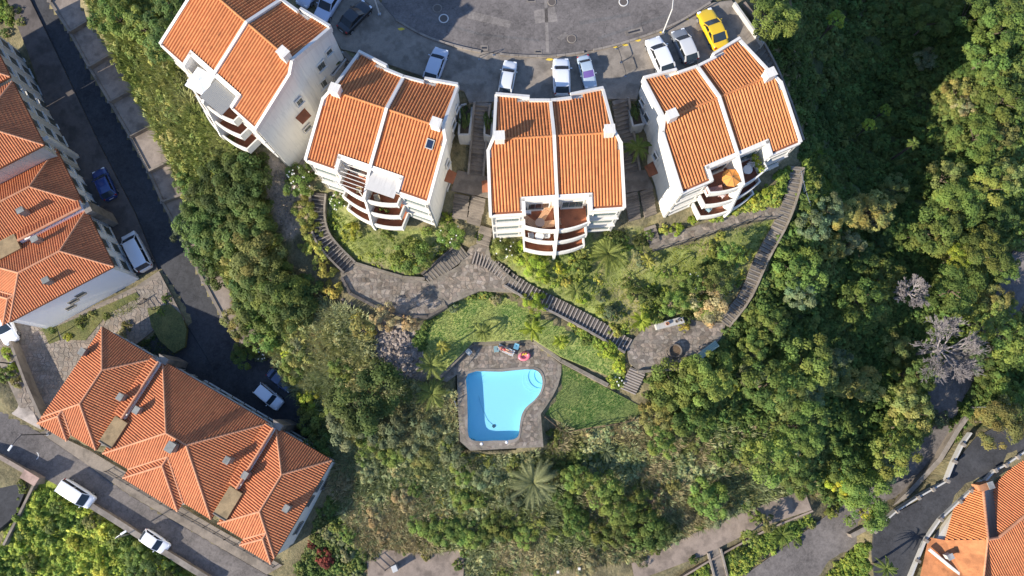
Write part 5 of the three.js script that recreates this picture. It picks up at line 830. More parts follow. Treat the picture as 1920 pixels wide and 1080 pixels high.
lamp('pale lamp post near the yellow car, leaning over the upper road', 1243, 62, 0, 4.6, [0.2, -2.4], palePole);
lamp('pale lamp post beside the black car, its head beyond the top edge', 712, 28, 0.2, 4.4, [0.5, -2.0], palePole);
lamp('dark lamp post at the corner of the village street and its forecourt', 91, 814, -18.7, 4.9, [-0.7, 1.2], M.darkMetal);
lamp('lamp post rising from the lime thicket behind the street wall', 247, 1000, -20.2, 3.6, [0.8, -0.5], M.metal);
lamp('lamp post at the shaded bend of the lower road, right side', 1818, 764, -21.5, 4.6, [1.2, -0.2], M.metal);
lamp('lamp post at the forecourt edge by the left border', 22, 682, -17.6, 4.9, [0.6, -0.8], M.darkMetal);
// ------------------------------------------------------------------ the pool
const dot = (x, y, h) => { const p = W(x, y, h); return [p.x, p.z]; };
const poolP = smoothPoly(POOL_PX.map(([x, y]) => dot(x, y, -12.5)), 3);
function ringTop(m, outer, hole, y) { const A = outer.map((p) => new THREE.Vector2(...p)), B = hole.map((p) => new THREE.Vector2(...p)); if (THREE.ShapeUtils.isClockWise(A)) A.reverse(); if (!THREE.ShapeUtils.isClockWise(B)) B.reverse(); const all = [...A, ...B]; for (const [a, b, c] of THREE.ShapeUtils.triangulateShape(A, [B])) m.tri(V3(all[a].x, y, all[a].y), V3(all[c].x, y, all[c].y), V3(all[b].x, y, all[b].y)); for (let i = 0; i < A.length; i++) { const p = A[i], q = A[(i + 1) % A.length]; m.quad(V3(p.x, y - 1.6, p.y), V3(q.x, y - 1.6, q.y), V3(q.x, y, q.y), V3(p.x, y, p.y)); } }
const grow = (P, k) => { const cx = P.reduce((s, p) => s + p[0], 0) / P.length, cz = P.reduce((s, p) => s + p[1], 0) / P.length; return P.map(([x, z]) => { const d = Math.hypot(x - cx, z - cz); return [cx + (x - cx) * (1 + k / d), cz + (z - cz) * (1 + k / d)]; }); };
{
  const m = new MB(); ringTop(m, poolDeck.P, poolP, -12.5); const deck = struct('pool_deck', m.geo(), M.stone); crazyPaving(poolDeck, 0.44, 14, deck, poolP);
  const t = thing('swimming_pool', 'blue kidney shaped swimming pool set in the dark stone deck', 'pool');
  const cop = new MB(); ringTop(cop, grow(poolP, 0.34), poolP, -12.455); cop.add('coping', M.kerb, t);
  const floorY = (x, z) => -13.42 + 0.045 * clamp((x - poolP[0][0]) * 0.5 - (z - poolP[0][1]) * 0.4, -2, 9);
  const b = new MB(); b.prism(poolP, floorY, floorY, true); for (let i = 0; i < poolP.length; i++) { const p = poolP[i], q = poolP[(i + 1) % poolP.length]; b.quad(V3(p[0], floorY(...p), p[1]), V3(q[0], floorY(...q), q[1]), V3(q[0], -12.46, q[1]), V3(p[0], -12.46, p[1])); }
  b.add('basin', mat(0.34, 0.66, 0.75, { roughness: 0.6 }), t);
  const wt = new MB(); wt.prism(poolP.map(([x, z]) => [x, z]), -12.6, -12.6, true); const wg = wt.geo(); mesh('water', wg, mat(0.84, 0.97, 1.0, { phys: true, transmission: 1, thickness: 0, roughness: 0.03, ior: 1.33 }), t);
  const d = dot(926, 799, -14.0); mesh('drain', new THREE.TorusGeometry(0.14, 0.05, 6, 16).rotateX(Math.PI / 2).translate(d[0], floorY(...d) + 0.04, d[1]), M.darkMetal, t);
  for (let i = 0; i < 2; i++) { const c = dot(1003 - i * 1.5, 712, -12.5), st = [], R = 1.0 + 0.34 * i; for (let a = 0; a <= 14; a++) { const A = 1.2 + a / 14 * 2.5, x = c[0] + Math.cos(A) * R, z = c[1] + Math.sin(A) * R; if (polyDist(x, z, poolP) < -0.04) st.push(V3(x, -12.72 - i * 0.16, z)); } if (st.length > 3) mesh('step_edge', tubeGeo(st, 0.03, 0.03, 5), mat(0.35, 0.69, 0.8, { roughness: 0.6 }), t); }
  { const q = [[897, 742], [905, 768], [914, 788], [926, 799]].map(([x, y]) => { const e = dot(x, y, -13.3); return V3(e[0], floorY(...e) + 0.04, e[1]); }); mesh('cleaning_hose', tubeGeo(new THREE.CatmullRomCurve3(q).getPoints(16), 0.016, 0.016, 5), mat(0.2, 0.42, 0.5), t); }
  const tb = new MB(); for (let i = 0; i < poolP.length; i++) { const p = poolP[i], q = poolP[(i + 1) % poolP.length], cc = dot(938, 755, -12.5), inn = (v) => { const d = Math.hypot(v[0] - cc[0], v[1] - cc[1]); return V3(cc[0] + (v[0] - cc[0]) * (1 - 0.012 / d), 0, cc[1] + (v[1] - cc[1]) * (1 - 0.012 / d)); }, a = inn(p), b2 = inn(q); tb.quad(V3(a.x, -12.68, a.z), V3(b2.x, -12.68, b2.z), V3(b2.x, -12.47, b2.z), V3(a.x, -12.47, a.z)); } tb.add('tile_band', mat(0.12, 0.3, 0.5, { roughness: 0.3 }), t);
}
for (const [x, y, l] of [[903, 832, 'left'], [950, 829, 'right']]) { const p = W(x, y, -12.5), o = thing('deck_lamp', 'small white round lamp set in the lower pool deck edge, the ' + l + ' one', 'deck lamp', [p.x, -12.48, p.z]); mesh('lens', new THREE.SphereGeometry(0.16, 14, 8, 0, 6.3, 0, 1.57).scale(1, 0.5, 1), M.plasticWhite, o); mesh('bezel', new THREE.TorusGeometry(0.17, 0.03, 6, 18).rotateX(Math.PI / 2), M.metal, o); }

// ------------------------------------------------------------------ walls, kerbs, fences
function wallThing(name, label, cat, px, top, th, hgt, m, o = {}) { const t = thing(name, label, cat); const P = px.map(([x, y, h]) => W(x, y, h ?? top)); for (let i = 0; i < P.length - 1; i++) { const a = P[i], b = P[i + 1], e = b.clone().sub(a).setY(0).normalize().multiplyScalar(0.02); const y = (x, z) => { const dx = b.x - a.x, dz = b.z - a.z, q = clamp(((x - a.x) * dx + (z - a.z) * dz) / (dx * dx + dz * dz), 0, 1); return lerp(a.y, b.y, q); }; new MB().wall([[a.x - e.x, a.z - e.z], [b.x + e.x, b.z + e.z]], th, (x, z) => y(x, z) - hgt, y).add('wall_segment', m, t); if (o.cap) new MB().wall([[a.x, a.z], [b.x, b.z]], th + 0.1, (x, z) => y(x, z), (x, z) => y(x, z) + 0.07).add('coping', o.cap, t); if (o.posts) { const n = Math.max(1, Math.round(a.distanceTo(b) / o.posts)), yaw = Math.atan2(b.x - a.x, b.z - a.z); for (let k = 0; k < n; k++) { const p = a.clone().lerp(b, k / n); new MB().box(p.x, p.y + 0.06, p.z, 0.5, 0.4, 0.34, yaw).add('pillar', o.postMat || M.kerb, t); } } } return t; }
wallThing('stone_wall', 'low stone wall along the upper edge of the pool deck, below the lawn', 'wall', [[824, 708], [886, 644], [1000, 638], [1052, 676], [1140, 722]], -12.0, 0.4, 0.9, M.stone);
wallThing('street_wall', 'long street wall in front of the lime thicket, lower left', 'wall', [[112, 912, -18.5], [200, 966, -18.9], [300, 1030, -19.3], [400, 1092, -19.8]], 0, 0.55, 2.6, M.slab, { cap: M.kerb });
wallThing('garden_wall', 'pale topped wall along the street at the left border, before the pink gate roof', 'wall', [[-40, 836, -18], [0, 857, -17.9], [52, 887, -18.1]], 0, 0.4, 2.4, M.slab, { cap: M.pale });
wallThing('garden_wall', 'grey wall dividing the lime thicket from the small garden on its left', 'wall', [[64, 906, -18.8], [40, 955, -19.2], [6, 1022, -19.8]], 0, 0.3, 2.6, M.slab);
wallThing('forecourt_wall', 'high dark wall casting a long shadow band on the forecourt, left', 'wall', [[18, 640, -15.9], [46, 716, -16.2], [86, 806, -16.8]], 0, 0.3, 3, M.slab);
wallThing('road_wall', 'brown wall on the outer side of the lower road bend', 'wall', [[1596, 1005, -22], [1652, 976, -21.8], [1702, 926, -21.5], [1762, 862, -21], [1796, 806, -20.7], [1826, 764, -20.4]], 0, 0.45, 2.6, M.slab, { cap: M.kerb });
wallThing('driveway_wall', 'pillared pale wall on the left side of the walled driveway', 'wall', [[1640, 996, -20.3], [1682, 958, -20.1], [1722, 933, -19.8], [1776, 902, -19.4]], 0, 0.18, 0.9, M.greyWall, { posts: 2.6 });
wallThing('driveway_wall', 'upper part of the pillared wall with a dark planting trough, by the lamp bend', 'wall', [[1776, 902, -19.2], [1790, 866, -19], [1806, 834, -18.8], [1822, 812, -18.6]], 0, 0.2, 0.8, M.greyWall, { posts: 2.3 });
wallThing('driveway_wall', 'pillared pale wall between the driveway and the orange tiled roof', 'wall', [[1706, 1090, -20.4], [1736, 1014, -20.2], [1764, 974, -19.8], [1800, 940, -19.5], [1842, 901, -19.2]], 0, 0.2, 1.0, M.greyWall, { posts: 2.2 });
wallThing('driveway_wall', 'short pillared wall at the right border above the tiled roof', 'wall', [[1846, 905, -19.1], [1866, 882, -19], [1886, 872, -18.9], [1930, 842, -18.6]], 0, 0.2, 1.0, M.greyWall, { posts: 2.2 });
wallThing('garden_kerb', 'dark stone kerb round the lower side of the round terrace', 'kerb', [[640, 520], [656, 550], [700, 573], [758, 594], [802, 594], [838, 574]], -9.75, 0.3, 1.2, M.darkStone);
wallThing('garden_kerb', 'stone kerb of the flower bed above the round terrace', 'kerb', [[664, 492], [700, 503], [755, 519], [796, 522]], -9.7, 0.25, 0.6, M.stone);
wallThing('garden_kerb', 'curved white kerb of the shrub bed between the first and second houses', 'kerb', [[535, 305, -6.9], [550, 335, -7.2], [570, 355, -7.4], [592, 364, -7.5]], 0, 0.2, 0.7, M.trim);
wallThing('patio_kerb', 'low stone wall on the lower edge of the patio', 'wall', [[1196, 697], [1240, 694], [1292, 690], [1320, 672]], -11.1, 0.28, 1.4, M.stone);
wallThing('parking_parapet', 'pale parapet closing the parking bays beside the yellow car', 'wall', [[1378, 4, 0.7], [1432, 80, 0.7]], 0, 0.22, 1.2, M.greyWall);
wallThing('outer_wall', 'pale outer path wall above the lime bush at the upper road end', 'wall', [[1396, 4, 0.3], [1442, 66, -0.2]], 0, 0.3, 1.4, M.pale);
wallThing('alley_wall', 'low wall edging the alley beside the lower road', 'wall', [[1270, 1088, -21.4], [1330, 1052, -21.2], [1440, 992, -20.9], [1524, 958, -20.6]], 0, 0.2, 1.6, M.pale);
for (const [lab, pts, top] of [['white sided planting trough left of the upper passage stair', [[864, 197], [886, 192], [880, 252], [860, 252]], -0.7], ['white sided planting trough right of the upper passage stair', [[911, 200], [925, 196], [921, 256], [908, 252]], -0.9], ['planting trough by the wall of the fourth house and its upper stair', [[1176, 188], [1192, 182], [1208, 232], [1187, 236]], -0.8], ['planting trough in shade at the rear flank of the first house', [[612, 132], [640, 96], [652, 106], [624, 142]], 0.4]]) {
  const t = thing('planting_trough', lab, 'planter'), P = pts.map(([x, y]) => dot(x, y, top)); const w = new MB().wall(P, 0.2, top - 4.5, top, true); w.add('wall', M.greyWall, t); new MB().prism(P, top - 4, top - 0.2).add('soil', mat(0.1, 0.075, 0.05, { map: T.soil }), t); PLANTERS.push([pts, top]);
}
function fence(label, px, top, o = {}) { const t = thing('fence', label, 'fence'), P = px.map(([x, y]) => G(x, y, top)); for (let i = 0; i < P.length - 1; i++) { const a = P[i], b = P[i + 1], n = Math.max(1, Math.round(a.distanceTo(b) / 1.5)); for (let k = 0; k <= n; k++) { const p = a.clone().lerp(b, k / n); new MB().box(p.x, p.y + top / 2, p.z, 0.08, top + 0.3, 0.08).add('post', o.m || M.wood, t); } for (const h of [0.5, 0.95]) new MB().bar(a.clone().add(V3(0, top * h, 0)), b.clone().add(V3(0, top * h, 0)), 0.045, 0.05).add('rail', o.m || M.wood, t); } return t; }
fence('weathered wooden fence along the lower edge of the triangular lawn', [[1066, 810], [1110, 802], [1160, 795], [1212, 782]], 0.9);
fence('short wooden fence at the corner between pool deck and triangular lawn', [[1022, 782], [1044, 800], [1062, 812]], 0.9);
fence('thin metal fence on the grass bank right of the plank stair', [[1502, 322], [1512, 360], [1524, 398]], 1.0, { m: M.metal });
fence('railing along the outer edge of the garden path below the fourth house', [[1226, 470], [1306, 448], [1406, 416], [1458, 408]], 0.9, { m: M.darkMetal });
fence('dark railing by the patio where the plank stair arrives', [[1330, 612], [1352, 600]], 0.9, { m: M.darkMetal });
fence('thin railing left of the pool deck corner', [[852, 752], [862, 780], [866, 800]], 0.9, { m: M.metal });
fence('iron railing in front of the long street terrace', [[196, 884], [300, 945], [420, 1012], [512, 1064]], 0.7, { m: M.darkMetal });
fence('low railing on the forecourt beside the gable garden', [[258, 570], [270, 560], [285, 580]], 0.8, { m: M.darkMetal });
fence('handrail at the steps of the dirt yard, bottom edge', [[700, 1050], [722, 1070]], 0.8, { m: M.darkMetal });
for (const [x, y, lab, h] of [[1086, 1066, 'white post at the bottom edge among dry bushes, right one', 1.4], [1046, 1072, 'white post at the bottom edge among dry bushes, left one', 1.2]]) { const p = G(x, y, h), t = thing('white_post', lab, 'post', [p.x, p.y, p.z]); new MB().box(0, h / 2, 0, 0.22, h + 0.3, 0.22).add('shaft', M.trim, t); new MB().box(0, h + 0.18, 0, 0.3, 0.08, 0.3).add('cap', M.trim, t); }
// bay hoops: bent tube stands
for (const [x, y, turn, lab] of [[1160, 104, -1.3, 'bent tube parking hoop between the bays, upper one'], [1168, 130, -1.3, 'bent tube parking hoop below the upper hoop, by the shade line'], [912, 107, 0.3, 'bent tube hoop at the head of the stair passage']]) { const p = W(x, y, 0), t = thing('parking_hoop', lab, 'hoop', [p.x, -0.02, p.z], turn); mesh('tube', tubeGeo([V3(-0.8, 0, 0), V3(-0.8, 0.55, 0), V3(-0.65, 0.7, 0), V3(0.65, 0.7, 0), V3(0.8, 0.55, 0), V3(0.8, 0, 0)], 0.035, 0.035, 6), M.darkMetal, t); new MB().box(-0.8, 0.02, 0, 0.2, 0.04, 0.2).add('foot', M.metal, t); new MB().box(0.8, 0.02, 0, 0.2, 0.04, 0.2).add('foot', M.metal, t); }

// ------------------------------------------------------------------ patio things
{
  const p = W(1265, 658, -11.5), t = thing('round_planter', 'round stone planter with brown soil in the middle of the patio', 'planter', [p.x, -11.5, p.z]);
  const pr = [[0.55, 0], [0.72, 0], [0.8, 0.42], [0.8, 0.55], [0.62, 0.55], [0.6, 0.3], [0, 0.28]].map((q) => new THREE.Vector2(...q)); mesh('bowl', new THREE.LatheGeometry(pr.slice(0, 6), 28), M.darkStone, t); mesh('soil', new THREE.CircleGeometry(0.62, 24).rotateX(-Math.PI / 2).translate(0, 0.36, 0), mat(0.2, 0.13, 0.075, { map: T.soil }), t);
  const h = thing('garden_hose', 'pale hose looped round the stone planter on the patio', 'hose', [p.x, -11.46, p.z]); const P = []; for (let i = 0; i <= 24; i++) { const a = i / 24 * 5.4 - 2.2; P.push(V3(Math.cos(a) * (0.95 + 0.08 * Math.sin(3 * a)), 0, Math.sin(a) * 0.98)); } mesh('tube', tubeGeo(P, 0.03, 0.03, 6), M.pale, h);
  const b = W(1328, 656, -11.1), bt = thing('bench', 'pale green bench or long table at the right rim of the patio', 'bench', [b.x, -11.5, b.z], 0.62); const g = mat(0.3, 0.4, 0.34, { roughness: 0.7 }); for (let i = 0; i < 4; i++) box(0, 0.46, -0.3 + i * 0.2, 2.6, 0.05, 0.18).add('slat', g, bt); for (const s of [-1, 1]) for (const z of [-0.3, 0.3]) box(s * 1.15, 0.22, z, 0.08, 0.44, 0.08).add('leg', M.darkMetal, bt);
  const w = W(1256, 606, -10.8), wt = thing('white_seat_wall', 'white walled seat on the upper rim of the patio with pots on it', 'seat', [w.x, -11.5, w.z], 0.25); box(0, 0.35, 0, 3.3, 0.7, 0.7).add('base', M.greyWall, wt); box(0, 0.74, 0, 3.3, 0.08, 0.75).add('top', M.greyWall, wt);
  for (const [dx, c, lab] of [[-0.35, [0.55, 0.16, 0.05], 'small orange flower pot on the white seat wall'], [0.75, [0.3, 0.27, 0.25], 'grey flower pot on the white seat wall'], [1.3, [0.5, 0.48, 0.45], 'pale flower pot at the right end of the white seat wall']]) { const q = V3(dx, 0, 0).applyAxisAngle(V3(0, 1, 0), 0.25), o = thing('flower_pot', lab, 'flower pot', [w.x + q.x, -10.72, w.z + q.z]); mesh('pot', new THREE.LatheGeometry([[0, 0], [0.14, 0], [0.2, 0.3], [0.17, 0.3], [0.15, 0.26]].map((v) => new THREE.Vector2(...v)), 16), mat(...c), o); mesh('soil', new THREE.CircleGeometry(0.16, 16).rotateX(-Math.PI / 2).translate(0, 0.25, 0), mat(0.1, 0.07, 0.04), o); }
}
// ------------------------------------------------------------------ garden furniture and the people by the pool
function chair(label, x, y, h, turn, c, o = {}) { const p = o.p || W(x, y, h + 0.4), t = thing(o.name || 'garden_chair', label, 'chair', [p.x, h, p.z], turn, o.group); const m = mat(...c, { roughness: 0.55 }); mesh('seat', new RoundedBoxGeometry(0.52, 0.05, 0.5, 2, 0.02).translate(0, 0.43, 0), m, t); const b = new RoundedBoxGeometry(0.52, 0.52, 0.05, 2, 0.02); b.rotateX(-0.25); b.translate(0, 0.7, -0.3); mesh('backrest', b, m, t); for (const s of [-1, 1]) { new MB().bar(V3(s * 0.27, 0.66, -0.28), V3(s * 0.27, 0.64, 0.2), 0.06, 0.04).add('armrest', m, t); for (const z of [-0.2, 0.2]) new MB().bar(V3(s * 0.25, 0, z * 1.2), V3(s * 0.23, 0.43, z), 0.05).add('leg', m, t); } return t; }
function lounger(label, x, y, h, turn, c, o = {}) { const p = o.p || W(x, y, h + 0.35), t = thing('sun_lounger', label, 'sun lounger', [p.x, h, p.z], turn, o.group); const m = mat(...c, { roughness: 0.6 }); for (let i = 0; i < 9; i++) box(0, 0.33, -0.5 + i * 0.15, 0.62, 0.03, 0.12).add('slat', m, t); for (let i = 0; i < 5; i++) { const a = i * 0.14; box(0, 0.36 + a * 0.62 + 0.04, -0.66 - a * 0.8, 0.62, 0.03, 0.12).add('slat', m, t); } for (const s of [-1, 1]) { new MB().bar(V3(s * 0.33, 0.31, -0.62), V3(s * 0.33, 0.31, 0.8), 0.05, 0.07).add('rail', m, t); new MB().bar(V3(s * 0.33, 0.33, -0.6), V3(s * 0.33, 0.85, -1.25), 0.05, 0.05).add('rail', m, t); for (const z of [-0.5, 0.65]) new MB().bar(V3(s * 0.3, 0, z), V3(s * 0.3, 0.3, z), 0.05).add('leg', m, t); } return t; }
function table(label, p, r, c, hgt = 0.72) { const t = thing('round_table', label, 'table', [p.x, p.y, p.z]); const m = mat(...c, { roughness: 0.55 }); mesh('tabletop', new THREE.CylinderGeometry(r, r * 0.97, 0.04, 28).translate(0, hgt, 0), m, t); mesh('column', new THREE.CylinderGeometry(0.05, 0.07, hgt, 10).translate(0, hgt / 2, 0), m, t); mesh('foot', new THREE.CylinderGeometry(r * 0.4, r * 0.5, 0.04, 16).translate(0, 0.02, 0), m, t); return t; }
chair('pale grey garden chair at the left corner of the pool deck', 880, 661, -12.5, 0.8, [0.5, 0.52, 0.5]);
chair('teal grey chair in the shade of the deck wall, left of the sunbather', 931, 656, -12.5, 0.1, [0.2, 0.32, 0.34]);
chair('blue chair on the pool deck between the sunbather and the pink float', 968, 651, -12.5, -0.3, [0.12, 0.3, 0.42]);
{ const p = W(983, 668, -12.35), t = thing('swim_ring', 'pink inflatable swim ring with yellow pillow on the pool deck', 'swim ring', [p.x, -12.48, p.z], 0.2); t.scale.setScalar(0.78); mesh('ring', new THREE.TorusGeometry(0.52, 0.2, 12, 30).rotateX(Math.PI / 2).scale(1.3, 1, 0.95).translate(0, 0.2, 0), mat(0.78, 0.2, 0.25, { roughness: 0.35 }), t); mesh('pillow', new RoundedBoxGeometry(0.8, 0.2, 0.3, 3, 0.09).translate(0.05, 0.42, -0.3), mat(0.75, 0.45, 0.06, { roughness: 0.5 }), t); for (const x of [-0.35, 0.1, 0.5]) mesh('strap', new RoundedBoxGeometry(0.1, 0.22, 0.3, 2, 0.04).translate(x, 0.44, -0.36), M.darkMetal, t); mesh('base', new THREE.CylinderGeometry(0.5, 0.5, 0.04, 24).scale(1.25, 1, 0.9).translate(0, 0.08, 0), mat(0.7, 0.25, 0.28, { roughness: 0.5 }), t); }
// smooth bodies: tapered capsules joined by a smooth minimum, meshed on a grid
function sdfMesh(bones, cell, k) {
  let lo = V3(1e9, 1e9, 1e9), hi = V3(-1e9, -1e9, -1e9); for (const [a, b, r0, r1] of bones) for (const [p, r] of [[a, r0], [b, r1]]) { lo.min(p.clone().subScalar(r + cell * 2)); hi.max(p.clone().addScalar(r + cell * 2)); }
  const nx = Math.ceil((hi.x - lo.x) / cell), ny = Math.ceil((hi.y - lo.y) / cell), nz = Math.ceil((hi.z - lo.z) / cell), F = new Float32Array((nx + 1) * (ny + 1) * (nz + 1)), id = (i, j, l) => (l * (ny + 1) + j) * (nx + 1) + i;
  const d1 = (x, y, z, [a, b, r0, r1]) => { const bx = b.x - a.x, by = b.y - a.y, bz = b.z - a.z, t = clamp(((x - a.x) * bx + (y - a.y) * by + (z - a.z) * bz) / (bx * bx + by * by + bz * bz || 1e-9), 0, 1); return Math.hypot(x - a.x - bx * t, y - a.y - by * t, z - a.z - bz * t) - lerp(r0, r1, t); };
  for (let l = 0; l <= nz; l++) for (let j = 0; j <= ny; j++) for (let i = 0; i <= nx; i++) { const x = lo.x + i * cell, y = lo.y + j * cell, z = lo.z + l * cell; let d = 1e9; for (const b of bones) { const e = d1(x, y, z, b); if (d > 1e8) d = e; else { const h = clamp(0.5 + 0.5 * (e - d) / k, 0, 1); d = lerp(e, d, h) - k * h * (1 - h); } } F[id(i, j, l)] = d; }
  const vid = new Int32Array(F.length).fill(-1), pos = [], idx = [], C = [[0, 0, 0], [1, 0, 0], [0, 1, 0], [1, 1, 0], [0, 0, 1], [1, 0, 1], [0, 1, 1], [1, 1, 1]], E = [[0, 1], [2, 3], [4, 5], [6, 7], [0, 2], [1, 3], [4, 6], [5, 7], [0, 4], [1, 5], [2, 6], [3, 7]];
  for (let l = 0; l < nz; l++) for (let j = 0; j < ny; j++) for (let i = 0; i < nx; i++) { const v = C.map((c) => F[id(i + c[0], j + c[1], l + c[2])]); let n = 0, sx = 0, sy = 0, sz = 0; for (const [a, b] of E) if ((v[a] < 0) !== (v[b] < 0)) { const t = v[a] / (v[a] - v[b]); sx += lerp(C[a][0], C[b][0], t); sy += lerp(C[a][1], C[b][1], t); sz += lerp(C[a][2], C[b][2], t); n++; } if (n) { vid[id(i, j, l)] = pos.length / 3; pos.push(lo.x + (i + sx / n) * cell, lo.y + (j + sy / n) * cell, lo.z + (l + sz / n) * cell); } }
  for (let l = 1; l < nz; l++) for (let j = 1; j < ny; j++) for (let i = 1; i < nx; i++) { const a = F[id(i, j, l)] < 0; const q = (b, v) => { if (a === b) return; const [p0, p1, p2, p3] = v; if (Math.min(p0, p1, p2, p3) < 0) return; if (a) idx.push(p0, p1, p2, p0, p2, p3); else idx.push(p0, p2, p1, p0, p3, p2); }; q(F[id(i + 1, j, l)] < 0, [vid[id(i, j - 1, l - 1)], vid[id(i, j, l - 1)], vid[id(i, j, l)], vid[id(i, j - 1, l)]]); q(F[id(i, j + 1, l)] < 0, [vid[id(i - 1, j, l - 1)], vid[id(i - 1, j, l)], vid[id(i, j, l)], vid[id(i, j, l - 1)]]); q(F[id(i, j, l + 1)] < 0, [vid[id(i - 1, j - 1, l)], vid[id(i, j - 1, l)], vid[id(i, j, l)], vid[id(i - 1, j, l)]]); }
  const g = new THREE.BufferGeometry(); g.setAttribute('position', new THREE.Float32BufferAttribute(pos, 3)); g.setIndex(idx); g.computeVertexNormals(); return g;
}
function recliner(label, p, turn, skin, suit, hair) { // lies back on a lounger: feet to +z, head to -z
  const v = V3, bones = [], B = (a, b, r0, r1) => bones.push([a, b, r0, r1]);
  B(v(0, 0.44, -0.38), v(0, 0.50, -0.62), 0.125, 0.13); B(v(0, 0.50, -0.62), v(0, 0.66, -0.86), 0.13, 0.12); B(v(-0.13, 0.7, -0.9), v(0.13, 0.7, -0.9), 0.075, 0.075); B(v(0, 0.72, -0.93), v(0, 0.79, -1.02), 0.052, 0.05);
  for (const s of [-1, 1]) { const up = s > 0 ? 0.22 : 0; B(v(s * 0.085, 0.43, -0.34), v(s * 0.11, 0.46 + up, 0.08), 0.095, 0.062); B(v(s * 0.11, 0.46 + up, 0.08), v(s * 0.12, 0.43, up ? 0.38 : 0.5), 0.058, 0.04); B(v(s * 0.12, 0.43, up ? 0.38 : 0.5), v(s * 0.13, 0.5 - up * 0.5, up ? 0.56 : 0.55), 0.036, 0.028); B(v(s * 0.17, 0.69, -0.9), v(s * 0.28, 0.52, -0.66), 0.05, 0.038); B(v(s * 0.28, 0.52, -0.66), v(s * 0.2, 0.52, -0.42), 0.036, 0.026); }
  const hands = [], heads = []; for (const s of [-1, 1]) { const w = v(s * 0.2, 0.52, -0.42); hands.push([w, v(s * 0.18, 0.535, -0.34), 0.026, 0.032]); for (let f = 0; f < 4; f++) { const x = s * 0.18 + (f - 1.5) * 0.017, l = [0.06, 0.075, 0.07, 0.055][f], a = v(x, 0.54, -0.33), m = v(x, 0.545, -0.33 + l * 0.6), e = v(x, 0.535, -0.33 + l); hands.push([a, m, 0.0095, 0.009], [m, e, 0.009, 0.0075]); } hands.push([v(s * 0.2 - s * 0.03, 0.53, -0.38), v(s * 0.13, 0.54, -0.345), 0.012, 0.009]); }
  heads.push([v(0, 0.84, -1.09), v(0, 0.81, -1.13), 0.088, 0.09], [v(0, 0.80, -1.04), v(0, 0.83, -1.05), 0.06, 0.06], [v(0, 0.905, -1.045), v(0, 0.875, -1.03), 0.012, 0.018]); for (const s of [-1, 1]) heads.push([v(s * 0.09, 0.83, -1.1), v(s * 0.095, 0.84, -1.13), 0.014, 0.016]);
  const t = thing('person', label, 'person', [p.x, p.y, p.z], turn); const parts = [sdfMesh(bones, 0.014, 0.035), sdfMesh(hands, 0.005, 0.006), sdfMesh(heads, 0.006, 0.02)]; const sk = mat(...skin, { roughness: 0.6 }); mesh('body', mergeGeometries(parts), sk, t);
  mesh('swimsuit', sdfMesh([[v(0, 0.445, -0.36), v(0, 0.48, -0.5), 0.14, 0.138], [v(-0.08, 0.44, -0.33), v(0.08, 0.44, -0.33), 0.108, 0.108]], 0.014, 0.03), mat(...suit, { roughness: 0.8 }), t); mesh('top', sdfMesh([[v(-0.09, 0.64, -0.78), v(0.09, 0.64, -0.78), 0.105, 0.105]], 0.014, 0.03), mat(...suit, { roughness: 0.8 }), t);
  mesh('hair', sdfMesh([[v(0, 0.82, -1.15), v(0, 0.86, -1.13), 0.095, 0.08], [v(0, 0.76, -1.14), v(0, 0.7, -1.05), 0.06, 0.04]], 0.009, 0.03), mat(...hair, { roughness: 0.9 }), t);
  for (const s of [-1, 1]) mesh('eye', new THREE.SphereGeometry(0.011, 8, 6).translate(s * 0.033, 0.895, -1.062), mat(0.03, 0.025, 0.02), t); mesh('mouth', new THREE.SphereGeometry(0.016, 8, 6).scale(1.4, 0.5, 0.5).translate(0, 0.868, -1.0), mat(0.4, 0.12, 0.1), t); return t;
}
{ const l = W(952, 658, -12.1); lounger('pale sun lounger with a sunbather at the upper pool deck wall', 0, 0, -12.5, 1.15, [0.55, 0.56, 0.55], { p: l }); recliner('person in a red swimsuit reclining on the lounger at the upper pool deck', V3(l.x, -12.5, l.z), 1.15, [0.5, 0.27, 0.17], [0.5, 0.05, 0.06], [0.16, 0.08, 0.035]); }
